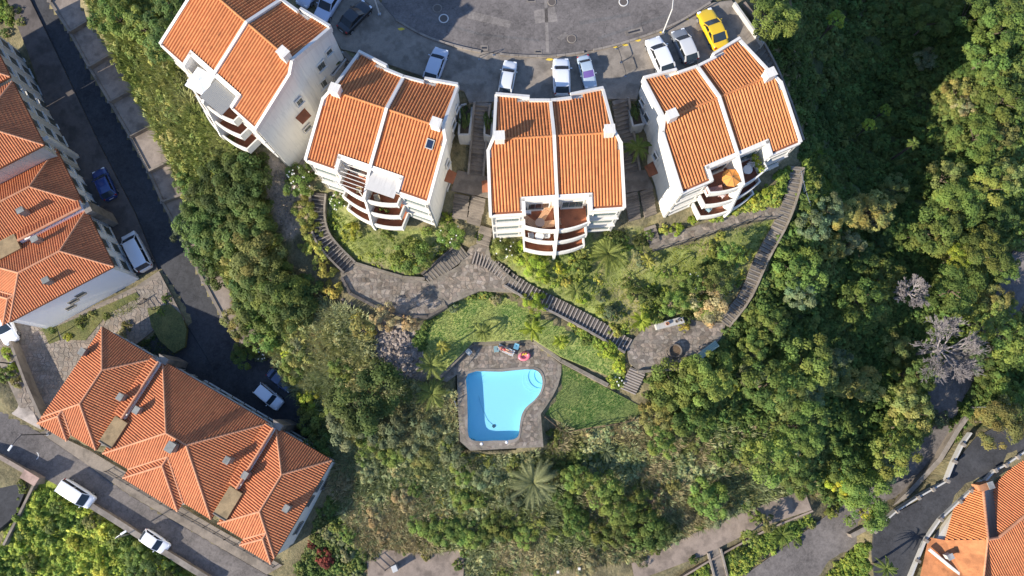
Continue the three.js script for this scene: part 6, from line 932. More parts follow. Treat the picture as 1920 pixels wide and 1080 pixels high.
// terraces of the houses
const onTerrace = (h, x, fy, z) => h.at(x, fy + 0.02, z);
{
  let p = onTerrace(house3, -1.7, -1.3, 0.4); table('dark round table on the left top terrace of the middle house', p, 0.5, [0.12, 0.09, 0.08]);
  const wood = [0.58, 0.33, 0.18];
  for (const [x, z, a, lab] of [[-2.5, 0.3, 0.9, 'left'], [-1.2, -0.5, -0.6, 'rear'], [-0.75, 0.5, -1.5, 'right']]) { p = onTerrace(house3, x, -1.3, z); lounger('pale wooden deck chair, ' + lab + ' one, at the dark table on the middle house terrace', 0, 0, p.y, house3.turn + a, wood, { p, group: 'deck chairs on the middle house terrace' }); }
  p = onTerrace(house3, -2.9, -1.3, -0.85); { const t = thing('cooling_box', 'small white cooling box on the left terrace of the middle house', 'air conditioner', [p.x, p.y, p.z], house3.turn); box(0, 0.35, 0, 0.75, 0.65, 0.35).add('casing', M.plasticWhite, t); mesh('fan_grille', new THREE.TorusGeometry(0.22, 0.03, 6, 20).translate(0.08, 0.35, 0.19), M.darkMetal, t); }
  p = onTerrace(house3, -1.7, -4.1, 1.1); table('white oval table on the middle left balcony of the middle house', p, 0.48, [0.72, 0.72, 0.71]);
  for (const [x, z, a, lab] of [[-2.5, 0.95, 1.6, 'left'], [-0.95, 1.05, -1.6, 'right']]) { p = onTerrace(house3, x, -4.1, z); chair('white chair at the ' + lab + ' end of the white balcony table, middle house', 0, 0, p.y, house3.turn + a, [0.72, 0.72, 0.71], { p }); }
  p = onTerrace(house4, -1.0, -1.3, 0.35); { const t = thing('parasol', 'open orange parasol on the left top terrace of the fourth house', 'parasol', [p.x, p.y, p.z], 0.3); const g = new THREE.ConeGeometry(1.0, 0.42, 8, 1, true).translate(0, 2.1, 0); mesh("canopy", g.toNonIndexed(), mat(0.75, 0.3, 0.06, { roughness: 0.9, side: THREE.DoubleSide }), t); t.children[0].geometry.computeVertexNormals(); mesh('pole', new THREE.CylinderGeometry(0.03, 0.03, 2.3, 8).translate(0, 1.15, 0), M.wood, t); mesh('finial', new THREE.SphereGeometry(0.06, 8, 6).translate(0, 2.34, 0), M.wood, t); for (let i = 0; i < 8; i++) { const a = (i + 0.0) * Math.PI / 4; new MB().bar(V3(0, 2.3, 0), V3(Math.sin(a) * 0.99, 1.9, Math.cos(a) * 0.99), 0.03).add('rib', M.wood, t); } mesh('base', new THREE.CylinderGeometry(0.25, 0.28, 0.1, 16).translate(0, 0.05, 0), M.kerb, t); }
  p = onTerrace(house4, -2.4, -1.3, 0.55); lounger('lounger with patterned cloth left of the orange parasol', 0, 0, p.y, house4.turn + 1.4, [0.55, 0.3, 0.25], { p });
  p = onTerrace(house4, 1.5, -1.3, 0.0); table('round white table on the right top terrace of the fourth house', p, 0.5, [0.62, 0.6, 0.57]);
  p = onTerrace(house4, 2.0, -1.3, -0.4); chair('white chair beside the round white table of the fourth house', 0, 0, p.y, house4.turn - 2.2, [0.7, 0.68, 0.66], { p });
  for (const [x, fy, z, c, lab] of [[-0.9, -4.1, 0.9, [0.7, 0.55, 0.55], 'pink white chair on the middle balcony of the fourth house'], [-1.9, -6.9, 1.3, [0.35, 0.52, 0.6], 'pale blue chair on the lowest balcony of the fourth house']]) { p = onTerrace(house4, x, fy, z); chair(lab, 0, 0, p.y, house4.turn + 0.4, c, { p }); }
  p = onTerrace(house1, -1.4, -1.3, 0.0); { const t = thing('sunshade', 'white square sunshade over the left top terrace of the first house', 'parasol', [p.x, p.y, p.z], house1.turn + 0.2); const m = new MB(), a = 1.15, top = V3(0, 2.5, 0), c = [[-a, -a], [a, -a], [a, a], [-a, a]].map(([x, z]) => V3(x, 2.15, z)); for (let i = 0; i < 4; i++) { m.tri(c[i], c[(i + 1) % 4], top); m.quad(c[i], c[(i + 1) % 4], c[(i + 1) % 4].clone().add(V3(0, -0.18, 0)), c[i].clone().add(V3(0, -0.18, 0))); } m.add('canopy', M.cloth, t); mesh('pole', new THREE.CylinderGeometry(0.04, 0.04, 2.5, 8).translate(0, 1.25, 0), M.metal, t); mesh('base', new THREE.CylinderGeometry(0.3, 0.3, 0.1, 14).translate(0, 0.05, 0), M.kerb, t); for (let i = 0; i < 4; i++) new MB().bar(V3(0, 2.46, 0), c[i].clone().add(V3(0, -0.03, 0)), 0.03).add('rib', M.metal, t); }
  p = onTerrace(house2, -1.2, -1.3, 0.6); chair('beige wicker chair on the left top terrace of the second house', 0, 0, p.y, house2.turn - 1.2, [0.5, 0.38, 0.2], { p });
  p = onTerrace(house2, 1.0, -1.3, 0.8); chair('pale wicker chair under the flat awning of the second house', 0, 0, p.y, house2.turn + 0.6, [0.55, 0.46, 0.3], { p });
  for (const [x, c, lab] of [[1.0, [0.4, 0.06, 0.04], 'dark red flower pot, left one, on the middle balcony of the second house'], [1.7, [0.45, 0.1, 0.05], 'dark red flower pot, right one, on the middle balcony of the second house']]) { p = onTerrace(house2, x, -4.1, 1.1); const o = thing('flower_pot', lab, 'flower pot', [p.x, p.y, p.z]); mesh('pot', new THREE.LatheGeometry([[0, 0], [0.18, 0], [0.26, 0.4], [0.22, 0.4], [0.2, 0.35]].map((v) => new THREE.Vector2(...v)), 16), mat(...c), o); const f = mesh('foliage', CROWNS.small[0].g, leafMat('mid', ...SPECIES.mid), o); f.scale.setScalar(0.28); f.position.y = 0.4; }
  p = onTerrace(house4, 2.75, -1.3, -0.1); { const t = thing('hedge', 'clipped bright hedge against the right terrace wall of the fourth house', 'hedge', [p.x, p.y, p.z], house4.turn); for (const z of [-0.7, 0, 0.7]) { const f = mesh('foliage', CROWNS.small[1].g, leafMat('lime', ...SPECIES.lime), t); f.scale.set(0.42, 0.6, 0.5); f.position.set(0, 0.5, z); } box(0, 0.25, 0, 0.5, 0.5, 2.0).add('trough', M.trim, t); }
}
// pink roofed gate block by the street
{ const p = W(54, 896, -17.4), t = thing('gate_block', 'small flat pink topped gate block on the street wall, lower left', 'gate', [p.x, -19.5, p.z], -0.5); box(0, 0.9, 0, 1.9, 1.9, 0.9).add('pier', M.pale, t); box(0, 1.93, 0, 2.1, 0.14, 1.05).add('slab', mat(0.62, 0.42, 0.34, { map: T.concrete }), t); }
// bins at the dirt yard
{ const p = G(740, 1066, 1), t = thing('waste_bin', 'grey bin casting a long shadow on the dirt yard at the bottom edge', 'bin', [p.x, p.y + 0.1, p.z], 0.4); mesh('body', new RoundedBoxGeometry(0.6, 1.0, 0.7, 3, 0.06).translate(0, 0.5, 0), mat(0.3, 0.32, 0.33), t); mesh('lid', new RoundedBoxGeometry(0.66, 0.08, 0.76, 2, 0.03).translate(0, 1.03, 0), mat(0.5, 0.5, 0.48), t); }
{ const p = G(1135, 1000, 0.5), t = thing('concrete_slab', 'pale concrete slab lying on the slope above the dry bushes, bottom middle', 'slab', [p.x, p.y + 0.4, p.z], 0.2); box(0, 0, 0, 2.1, 0.3, 0.8).add('slab', M.pale, t); box(0.0, -0.5, 0, 1.8, 0.8, 0.5).add('footing', M.slab, t); }

// ------------------------------------------------------------------ rocks
function rocks(label, poly, n, seed, s0, s1) { const gs = [0, 1, 2].map((i) => { const g = new THREE.IcosahedronGeometry(1, 1), r = rng(i + 9), P = g.attributes.position, cache = new Map(); for (let k = 0; k < P.count; k++) { const key = [P.getX(k), P.getY(k), P.getZ(k)].map((v) => v.toFixed(3)).join(); if (!cache.has(key)) cache.set(key, 0.7 + 0.5 * r()); const f = cache.get(key); P.setXYZ(k, P.getX(k) * f, P.getY(k) * f * 0.75, P.getZ(k) * f); } g.computeVertexNormals(); return g; }); const r = rng(seed), b = boxOf(poly, 0), L = []; let tr = 0; while (L.length < n && tr++ < n * 10) { const x = lerp(b[0], b[2], r()), y = lerp(b[1], b[3], r()); if (!inPoly(x, y, poly)) continue; const p = G(x, y, 0.1); if (freeOf(p.x, p.z, 0.2)) L.push(p); } gs.forEach((g, gi) => { const S = L.filter((_, i) => i % 3 === gi), im = new THREE.InstancedMesh(g, M.rock, S.length), m = new THREE.Matrix4(), c = new THREE.Color(); S.forEach((p, i) => { const s = lerp(s0, s1, r() ** 2); m.compose(V3(p.x, p.y, p.z), new THREE.Quaternion().setFromEuler(new THREE.Euler(r() * 6, r() * 6, r() * 6)), V3(s, s, s)); im.setMatrixAt(i, m); const t = 0.6 + 0.8 * r(); c.setRGB(t, t * 0.97, t * 0.94); im.setColorAt(i, c); }); im.name = numbered('rocks'); im.userData = { kind: 'stuff', label, category: 'rocks' }; im.castShadow = im.receiveShadow = true; scene.add(im); }); }
rocks('heap of pale rough rocks on the bank left of the lawn', [[655, 625], [700, 600], [760, 622], [795, 655], [790, 690], [770, 705], [735, 690], [690, 665], [665, 650]], 900, 31, 0.12, 0.42);
rocks('scattered pale rocks and rubble on the slope below the pool', [[750, 885], [800, 880], [850, 905], [880, 925], [990, 960], [990, 980], [880, 965], [830, 945], [790, 910]], 420, 32, 0.1, 0.34);
rocks('line of rubble down the bank beside the rock heap', [[640, 560], [660, 570], [672, 620], [700, 660], [680, 665], [650, 620]], 200, 33, 0.1, 0.3);
rocks('loose stones in the right part of the lower slope', [[1020, 940], [1060, 930], [1200, 910], [1210, 935], [1080, 985], [1030, 985]], 200, 34, 0.08, 0.25);
rocks('stones and rubble on the bare track below the first house', [[515, 320], [552, 318], [556, 400], [530, 430], [510, 390]], 260, 35, 0.04, 0.13);
// ------------------------------------------------------------------ planting plan (survey pixel, radius in pixels, kind of tree)
for (const h of [house1, house2, house3, house4]) { const q = [[-6.7, 2], [6.7, 2], [6.7, -5], [5.6, -7], [5.4, -12.3], [-5.4, -12.3], [-5.6, -7], [-6.7, -5]].map(([x, z]) => { const p = h.at(x, 0, z); return [p.x, p.z]; }); FOOT.push(q); }
for (const [r, L] of [[rowA, 250], [rowB, 510], [rowD, 330]]) FOOT.push([[0, 0], [L, 0], [L, 206], [0, 206]].map(([s, t]) => { const p = r.pt(s, t, 0); return [p.x, p.z]; }));
FOOT.push([[1745, 1090], [1755, 1012], [1795, 950], [1842, 905], [1940, 840], [1990, 1000], [1960, 1120]].map(([x, y]) => dot(x, y, -15)));
const list = (sp, rows, o) => rows.forEach(([x, y, r, q]) => tree(x, y, r, sp, { ...o, ...q }));
// left bank
list('dark', [[318, 18, 36], [302, 72, 34], [448, 330, 44], [440, 400, 30], [378, 395, 40], [385, 455, 42], [425, 300, 26], [472, 378, 34], [470, 545, 42], [405, 505, 30], [560, 555, 38], [692, 740, 62, { h: 2.2 }], [600, 838, 30]]);
list('mid', [[210, 22, 34], [262, 46, 32], [355, 340, 26], [430, 365, 28], [525, 545, 48, { h: 1.4 }], [500, 620, 38], [590, 790, 28], [455, 665, 24], [545, 690, 24], [636, 690, 22], [560, 335, 26, { bush: true, flowers: 26, what: 'white flowering shrub' }], [640, 770, 30]]);
list('olive', [[470, 470, 52, { h: 1.4 }], [445, 600, 28], [560, 660, 26], [350, 250, 20, { bush: true }]]);
list('grey', [[655, 790, 42], [730, 800, 34, { h: 0.4 }], [350, 430, 26], [560, 640, 22], [490, 665, 16, { bush: true, flowers: 14, what: 'pale flowering shrub' }], [800, 800, 30, { h: 0.1 }], [860, 850, 30, { bush: true }], [770, 830, 26, { bush: true }], [910, 890, 24, { bush: true }]]);
list('lime', [[580, 745, 22], [540, 660, 20], [602, 870, 18, { bush: true }]]);
// gardens of the white houses
list('mid', [[634, 378, 17, { bush: true, flowers: 14, what: 'flowering round bush' }], [612, 412, 8], [772, 476, 32, { bush: true, what: 'big round bush' }], [845, 438, 22, { bush: true, flowers: 10 }], [800, 432, 12], [945, 464, 22, { bush: true, flowers: 14 }], [900, 440, 9], [725, 440, 11], [1085, 500, 20, { bush: true }], [1060, 470, 16, { bush: true }], [1300, 528, 22, { tall: 1.15, flowers: 8 }], [1262, 566, 22, { tall: 1.1 }], [1234, 590, 20], [1190, 548, 18], [1370, 478, 22], [1338, 470, 18], [1178, 530, 12], [1215, 440, 12, { bush: true }], [1000, 600, 12, { bush: true }], [1100, 640, 11, { bush: true }], [880, 555, 12, { bush: true }], [965, 470, 12]]);
list('dark', [[1350, 520, 24, { tall: 1.1 }], [1290, 596, 16], [1320, 560, 22], [1165, 448, 18], [1200, 455, 14], [1215, 555, 18], [1140, 438, 12], [618, 420, 8], [1240, 560, 14], [1332, 495, 18]]);
list('lime', [[1000, 492, 24, { bush: true, what: 'feathery bush' }], [1020, 522, 14, { bush: true }], [980, 462, 14, { bush: true }], [1004, 570, 22, { bush: true, what: 'grassy bush' }], [1138, 652, 20, { bush: true }], [1160, 690, 14, { bush: true }], [660, 430, 18, { bush: true }], [840, 405, 11, { bush: true }], [1050, 505, 12], [1090, 560, 12], [1270, 425, 14, { bush: true }], [1300, 412, 12, { bush: true }], [1440, 360, 14, { bush: true }], [1410, 372, 14, { bush: true }]]);
list('yellow', [[572, 395, 22, { bush: true, what: 'hedge bush' }], [580, 432, 20, { bush: true, what: 'hedge bush' }], [592, 468, 21, { bush: true, what: 'hedge bush' }], [610, 505, 21, { bush: true, what: 'hedge bush' }], [624, 545, 20, { bush: true, what: 'hedge bush' }], [575, 455, 16, { bush: true, what: 'hedge bush' }], [1090, 470, 16, { bush: true }], [1158, 620, 16, { bush: true }], [905, 552, 9], [1350, 440, 11], [1285, 612, 11], [1062, 530, 11, { bush: true }]]);
list('grey', [[1146, 588, 18, { bush: true }], [1205, 490, 14], [735, 405, 11], [850, 574, 14, { bush: true }], [1370, 545, 14], [1126, 556, 12]]);
list('dry', [[1330, 566, 32, { bush: true, tall: 1.0, label: 'big dry tan bush at the upper right rim of the patio', what: 'bush' }], [930, 560, 12], [720, 590, 24, { bush: true }], [770, 605, 18, { bush: true }]]);
list('mid', [[1160, 716, 12, { bush: true, flowers: 9, what: 'white flowering bush' }], [1040, 818, 17, { bush: true }], [1222, 710, 14, { bush: true }]]);
// right flank and ravine wood
list('mid', [[1500, 506, 42], [1440, 602, 32], [1412, 652, 24], [1265, 720, 40], [1330, 710, 44, { h: 2.6 }], [1300, 780, 40], [1450, 720, 40], [1520, 680, 40], [1620, 560, 40], [1660, 520, 34], [1450, 860, 42], [1510, 800, 44], [1590, 880, 36], [1630, 940, 50, { h: 3 }], [1700, 800, 34], [1240, 830, 26], [1130, 920, 34], [1330, 935, 34], [1210, 985, 34], [1160, 960, 28], [1800, 540, 50, { h: 3 }], [1850, 470, 44, { h: 3.5 }], [1760, 430, 42], [1800, 380, 46, { h: 3.5 }], [1690, 440, 28], [1860, 340, 36], [1840, 250, 44], [1890, 180, 40], [1740, 240, 26], [1860, 100, 40], [1750, 30, 44], [1820, 20, 36], [1890, 40, 38], [1450, 20, 44, { h: 2 }], [1900, 640, 38], [1880, 580, 30], [1900, 750, 34]]);
list('olive', [[1780, 330, 34], [1640, 390, 36], [1590, 400, 26], [1680, 350, 26], [1560, 460, 24], [1560, 710, 36], [1620, 720, 34], [1490, 760, 30], [1230, 780, 26], [1780, 460, 26], [1880, 790, 44], [1900, 330, 30], [1800, 170, 30], [1880, 250, 28], [1680, 650, 30], [1690, 740, 30]]);
list('grey', [[1530, 420, 26], [1560, 390, 22], [1600, 455, 24], [1520, 740, 26], [1570, 680, 24], [1660, 880, 26], [1410, 690, 26], [1500, 550, 26], [1740, 110, 24], [1765, 790, 20]]);
list('lime', [[1567, 36, 20, { h: 5 }], [1660, 206, 14, { h: 4 }], [1630, 235, 16, { h: 3.5 }], [1740, 790, 16], [1570, 900, 22], [1800, 480, 22, { h: 4 }], [1380, 720, 16], [1630, 960, 18, { h: 4 }]]);
list('dark', [[1480, 650, 34], [1500, 900, 28], [1620, 480, 26], [1650, 450, 24], [1880, 410, 26], [1700, 700, 26], [1480, 120, 20], [1850, 700, 22], [1070, 880, 22, { bush: true }]]);
list('dry', [[1810, 200, 22], [1640, 410, 22], [1540, 700, 20], [760, 930, 24, { bush: true }], [700, 960, 22, { bush: true }], [720, 1000, 20, { bush: true }], [650, 900, 20, { bush: true }], [1100, 1055, 22, { bush: true }], [1010, 1050, 20, { bush: true }]]);
// lower slope
list('mid', [[830, 990, 30, { bush: true }], [880, 1000, 28, { bush: true }], [930, 985, 26, { bush: true }], [985, 1000, 24, { bush: true }], [790, 985, 22, { bush: true }], [1080, 985, 24], [1040, 1000, 20, { bush: true }], [1130, 1010, 20, { bush: true }], [960, 870, 20, { bush: true }], [920, 865, 18, { bush: true }], [1000, 866, 14, { bush: true }], [870, 930, 24, { bush: true }], [1080, 900, 24], [680, 850, 20, { bush: true }], [650, 1000, 20], [630, 985, 14, { bush: true }], [1420, 970, 14, { bush: true }], [1010, 1080, 16, { bush: true }], [950, 1075, 20, { bush: true }], [860, 1060, 12, { bush: true }], [660, 1060, 14, { bush: true }]]);
list('red', [[612, 1048, 20, { bush: true, label: 'dark red leaved bush beside the long terrace gable, bottom edge', what: 'bush' }], [585, 1020, 10, { bush: true }]]);
list('pale', [[640, 1010, 16, { bush: true }], [650, 1040, 18, { bush: true }], [612, 1000, 14, { bush: true }], [690, 880, 22, { bush: true }], [740, 880, 18, { bush: true }]]);
list('dark', [[800, 930, 16, { bush: true }], [1160, 1000, 24], [1240, 1000, 24], [745, 908, 14, { bush: true }], [630, 1030, 14, { bush: true }], [600, 1010, 12, { bush: true }], [1190, 1020, 20]]);
list('yellow', [[1070, 905, 13, { bush: true }], [900, 850, 10, { bush: true }], [830, 960, 12, { bush: true }], [690, 620, 18, { bush: true }], [668, 590, 14, { bush: true }]]);
list('grey', [[1010, 940, 14, { bush: true }], [1340, 960, 26], [1110, 880, 22], [960, 930, 22, { bush: true }], [1060, 1050, 16, { bush: true }], [1150, 1040, 16, { bush: true }]]);
// village gardens
list('mid', [[150, 604, 13, { bush: true }], [200, 592, 9, { bush: true }], [310, 560, 10, { bush: true }], [300, 585, 9, { bush: true }], [332, 645, 9, { bush: true }], [322, 612, 8, { bush: true }], [300, 625, 7, { bush: true }], [98, 620, 8, { bush: true }], [8, 705, 18, { bush: true }], [206, 845, 9, { bush: true }], [38, 905, 9, { bush: true, what: 'clipped round bush' }], [44, 918, 10, { bush: true, what: 'clipped round bush' }], [33, 935, 9, { bush: true, what: 'clipped round bush' }], [20, 20, 16], [6, 60, 12, { bush: true }]]);
list('lime', [[14, 660, 16, { bush: true }], [20, 690, 13, { bush: true }], [128, 630, 9, { bush: true }]]);
list('olive', [[30, 715, 14, { bush: true }], [170, 590, 10, { bush: true }], [235, 610, 11, { bush: true }], [40, 40, 12, { bush: true }]]);
list('dry', [[226, 625, 12, { bush: true, label: 'rusty dry bush behind the top corner of the long street terrace', what: 'bush' }]]);
tree(1685, 850, 40, 'mid', { h: 4.5 }); tree(1712, 770, 36, 'olive', { h: 4.5 }); tree(1735, 700, 30, 'dark', { h: 4 });
tree(1850, 602, 36, 'mid', { h: 3.5 }); tree(1842, 655, 28, 'dark', { h: 2.5 }); tree(1868, 562, 26, 'olive', { h: 3 }); tree(1890, 500, 28, 'mid', { h: 3 }); tree(1700, 820, 30, 'mid', { h: 4 });
for (const [x, y, r, sp] of [[288, 1062, 24, 'dark'], [318, 1086, 18, 'dark'], [250, 1040, 20, 'mid'], [215, 1008, 18, 'mid'], [170, 980, 16, 'olive'], [95, 985, 16, 'mid'], [60, 1055, 18, 'mid'], [108, 950, 14, 'mid'], [250, 1075, 18, 'dark'], [140, 1020, 17, 'lime'], [190, 1050, 18, 'lime'], [40, 1000, 12, 'mid']]) tree(x, y, r * 1.15, sp, { bush: true, h: 0.7 });
for (const [x, y, r, sp] of [[1230, 1028, 14, 'mid'], [1272, 1004, 13, 'olive'], [1312, 984, 14, 'mid'], [1352, 966, 13, 'grey'], [1400, 944, 15, 'mid'], [1452, 922, 14, 'olive'], [1492, 910, 16, 'mid'], [1200, 1052, 14, 'grey'], [1300, 1052, 10, 'mid'], [1560, 962, 16, 'mid'], [1522, 982, 13, 'olive'], [1602, 932, 20, 'mid'], [1655, 890, 22, 'mid'], [1420, 1050, 10, 'olive'], [1495, 1015, 11, 'mid'], [1480, 985, 12, 'mid'], [700, 1042, 9, 'olive'], [755, 1030, 11, 'mid'], [800, 1044, 10, 'olive'], [870, 1040, 10, 'mid']]) tree(x, y, r, sp, { bush: true });
for (const [x, y, r, h] of [[400, 345, 44, 1.6], [455, 330, 40, 1.8], [378, 410, 44, 1.5], [430, 440, 40, 1.2], [475, 400, 34, 1.5], [390, 475, 36, 1.2], [500, 520, 46, 1.8], [545, 575, 40, 1.6], [480, 580, 38, 1.4]]) tree(x, y, r, 'dark', { h });
for (const [x, y, r, sp] of [[815, 985, 24, 'mid'], [855, 985, 22, 'mid'], [905, 1000, 22, 'mid'], [950, 1000, 20, 'dark'], [1080, 960, 24, 'mid'], [1120, 985, 26, 'mid'], [1180, 965, 22, 'mid'], [1060, 930, 22, 'mid'], [1200, 930, 22, 'mid'], [870, 880, 24, 'mid'], [835, 835, 20, 'mid'], [790, 860, 24, 'olive'], [740, 850, 24, 'mid'], [690, 820, 22, 'mid'], [900, 935, 20, 'mid'], [780, 915, 18, 'mid'], [1120, 860, 18, 'dark'], [1260, 905, 20, 'olive'], [1010, 975, 20, 'mid']]) tree(x, y, r, sp, { bush: true, h: 0.3 });
tree(672, 614, 21, 'olive', { h: 4.2 }); tree(1405, 1012, 20, 'mid', { h: 1.6 }); tree(1440, 985, 18, 'olive', { h: 1.6 }); tree(1380, 1040, 14, 'mid', { h: 1 });
plantTrees();
// palms and other plants with great leaves
palm('palm', 'big pale green palm with a wide star of fronds below the middle house', 1140, 476, { h: 1.2, L: 2.9, w: 0.31, sp: 'palm', fronds: 32, n: 14, leafW: 0.045, lift: 0.42, droop: 0.62, tr: 0.3 });
palm('palm', 'grey spiky palm with many thin fronds on the slope below the pool', 1000, 905, { h: 2.2, L: 3.5, w: 0.42, sp: 'pale', fronds: 46, n: 16, leafW: 0.035, lift: 0.4, droop: 0.62, tr: 0.32 });
palm('tree_fern', 'yellow green palm left of the pool deck corner, upper of the big pair', 808, 684, { h: 2.0, L: 2.0, w: 0.34, sp: 'palm', fronds: 18, leafW: 0.045, tr: 0.13 });
palm('tree_fern', 'yellow green palm left of the pool, lower and wider of the big pair', 810, 738, { h: 1.8, L: 2.3, w: 0.37, sp: 'palm', fronds: 20, leafW: 0.045, tr: 0.15 });
palm('tree_fern', 'small yellow palm at the left lawn edge, above the big pair', 830, 650, { h: 2.6, L: 1.0, w: 0.25, sp: 'yellow', fronds: 12, leafW: 0.04, tr: 0.09 });
palm('tree_fern', 'small palm on the lawn just above the left end of the deck wall', 905, 622, { h: 1.5, L: 1.35, w: 0.26, sp: 'palm', fronds: 13, leafW: 0.04, tr: 0.1 });
palm('tree_fern', 'lush palm on the lawn above the pink swim ring', 998, 618, { h: 2.0, L: 1.6, w: 0.31, sp: 'lime', fronds: 16, leafW: 0.04, tr: 0.11 });
palm('tree_fern', 'small bright palm on the lawn between deck wall and sleeper stair', 1051, 640, { h: 1.0, L: 1.1, w: 0.25, sp: 'lime', fronds: 13, leafW: 0.04, tr: 0.09 });
palm('tree_fern', 'bright lime palm fern above the left end of the patio', 1203, 601, { h: 1.6, L: 1.45, w: 0.31, sp: 'lime', fronds: 14, leafW: 0.05, tr: 0.1 });
palm('tree_fern', 'young palm in the garden above the middle of the sleeper stair', 1080, 545, { h: 1.4, L: 1.3, w: 0.26, sp: 'palm', fronds: 14, leafW: 0.04, tr: 0.09 });
palm('tree_fern', 'thin young palm on the garden lawn, its long shadow towards the garden path', 1250, 503, { h: 2.4, L: 0.75, w: 0.14, sp: 'palm', fronds: 10, leafW: 0.05, tr: 0.06 });
palm('tree_fern', 'thin young palm right of the big palm, its shadow across the garden lawn', 1183, 514, { h: 2.4, L: 0.75, w: 0.14, sp: 'palm', fronds: 10, leafW: 0.05, tr: 0.06 });
palm('tree_fern', 'yellowish young palm near the corner of the garden path', 1215, 488, { h: 1.4, L: 1.0, w: 0.19, sp: 'yellow', fronds: 12, leafW: 0.06, tr: 0.07 });
palm('palm', 'green palm leaning in the shaded passage left of the fourth house', 1196, 276, { h: 3.6, L: 1.9, w: 0.28, sp: 'mid', fronds: 14, leafW: 0.07, tr: 0.12 });
palm('tree_fern', 'small round crowned palm on a tall thin trunk in the ravine', 1715, 268, { h: 6.5, L: 0.95, w: 0.25, sp: 'mid', fronds: 16, leafW: 0.045, tr: 0.16 });
palm('yucca', 'pale spiky yucca in the dark hollow below the triangular lawn', 1136, 846, { h: 0.8, L: 1.5, w: 0.14, sp: 'grey', fronds: 30, n: 8, leafW: 0.05, lift: 0.6, droop: 0.5, tr: 0.14, category: 'yucca' });
palm('yucca', 'leafy green yucca beside the lower road edge, bottom right', 1466, 1002, { h: 1.0, L: 2.0, w: 0.19, sp: 'mid', fronds: 26, n: 10, leafW: 0.04, lift: 0.55, droop: 0.6, tr: 0.2, category: 'yucca' });
palm('agave', 'yellowish agave on the slope, among the pale rocks', 826, 935, { h: 0.4, L: 1.0, w: 0.10, sp: 'yellow', fronds: 22, n: 8, leafW: 0.07, lift: 0.6, droop: 0.4, tr: 0.12, category: 'agave' });
palm('palm', 'dark broad palm whose jagged shadow falls on the walled driveway, bottom', 1662, 1066, { h: 3.2, L: 1.6, w: 0.25, sp: 'mid', fronds: 16, leafW: 0.04, tr: 0.15 });
bareTree('dead_tree', 'big bare grey tree with a wide dense crown of twigs, right side wood', 1788, 652, 72, 71, 6.5);
bareTree('dead_tree', 'small bare tree with dark forked limbs left of the wide grey one', 1716, 546, 34, 72, 4.5);
// masses
const POLY = {
  bank: [[165, -10], [330, -20], [345, 175], [460, 290], [520, 460], [590, 640], [500, 660], [440, 640], [400, 480], [330, 330], [250, 170]],
  bankLow: [[480, 640], [600, 560], [700, 600], [700, 700], [860, 740], [860, 850], [620, 870], [560, 780]],
  slope: [[610, 860], [860, 830], [1020, 850], [1050, 800], [1220, 780], [1480, 820], [1530, 930], [1190, 1045], [880, 1085], [700, 1060], [640, 960]],
  ravine: [[1380, 590], [1510, 300], [1430, 120], [1440, -20], [1930, -20], [1930, 800], [1830, 780], [1640, 990], [1520, 920], [1300, 840], [1210, 740]],
  lime: [[-10, 1045], [10, 1026], [70, 922], [108, 926], [205, 982], [372, 1095], [-10, 1095]],
  garden: [[905, 462], [1160, 440], [1215, 425], [1240, 470], [1470, 405], [1400, 520], [1350, 600], [1220, 605], [1170, 640], [1080, 580], [1000, 540], [935, 485]],
  garden2: [[605, 372], [760, 432], [845, 432], [850, 470], [795, 520], [700, 500], [650, 475], [612, 440]],
  lawnRim: [[1060, 600], [1170, 660], [1170, 720], [1150, 725], [1100, 640]], rim2: [[820, 570], [900, 548], [980, 552], [960, 560], [860, 570], [800, 620], [790, 660], [775, 640]],
  front4: [[1240, 430], [1300, 405], [1400, 375], [1480, 310], [1475, 340], [1455, 390], [1300, 428], [1240, 445]], between: [[195, 640], [250, 650], [330, 600], [345, 640], [310, 690], [260, 670]],
  village: [[75, 612], [140, 612], [255, 552], [262, 575], [160, 620], [110, 640], [85, 640]], gable: [[560, 1060], [600, 960], [660, 900], [670, 1000], [700, 1080], [560, 1085]], rightLow: [[1690, 720], [1750, 700], [1740, 820], [1640, 900], [1600, 960], [1560, 960]], topleft: [[-10, -10], [45, -10], [14, 70], [-10, 90]], edge: [[1540, 990], [1480, 1060], [1400, 1085], [1280, 1085], [1440, 1000], [1520, 965]],
};
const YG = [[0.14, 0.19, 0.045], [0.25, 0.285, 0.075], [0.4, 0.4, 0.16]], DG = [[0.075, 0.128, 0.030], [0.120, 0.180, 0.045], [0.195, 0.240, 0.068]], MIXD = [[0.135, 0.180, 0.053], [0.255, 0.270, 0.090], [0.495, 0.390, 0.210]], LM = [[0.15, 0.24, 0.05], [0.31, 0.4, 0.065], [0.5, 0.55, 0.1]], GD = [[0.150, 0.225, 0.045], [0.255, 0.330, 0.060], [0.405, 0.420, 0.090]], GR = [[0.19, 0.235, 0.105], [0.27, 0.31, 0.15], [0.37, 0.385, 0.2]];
scatter('bank_grass', 'tall soft yellow green grasses on the long bank below the first house', POLY.bank, 'tuft', 6500, { seed: 33, s0: 1.0, s1: 2.2, tints: YG, category: 'grass' });
scatter('hillside_shrubbery', 'yellow green shrubs covering the long bank beside the concrete yards', POLY.bank, 'shrub', 1500, { seed: 1, s0: 0.5, s1: 1.5, tints: YG });
scatter('hillside_shrubbery', 'taller shrubs standing among the bank scrub below the first house', POLY.bank, 'tall', 420, { seed: 2, s0: 0.6, s1: 1.3, tints: [[0.07, 0.11, 0.025], ...YG] });
scatter('bank_shrubbery', 'mixed shrubs on the bank between the rock heap and the parking court', POLY.bankLow, 'shrub', 700, { seed: 3, s0: 0.4, s1: 1.4, tints: [...GR, [0.24, 0.24, 0.09]], cut: 0.36 });
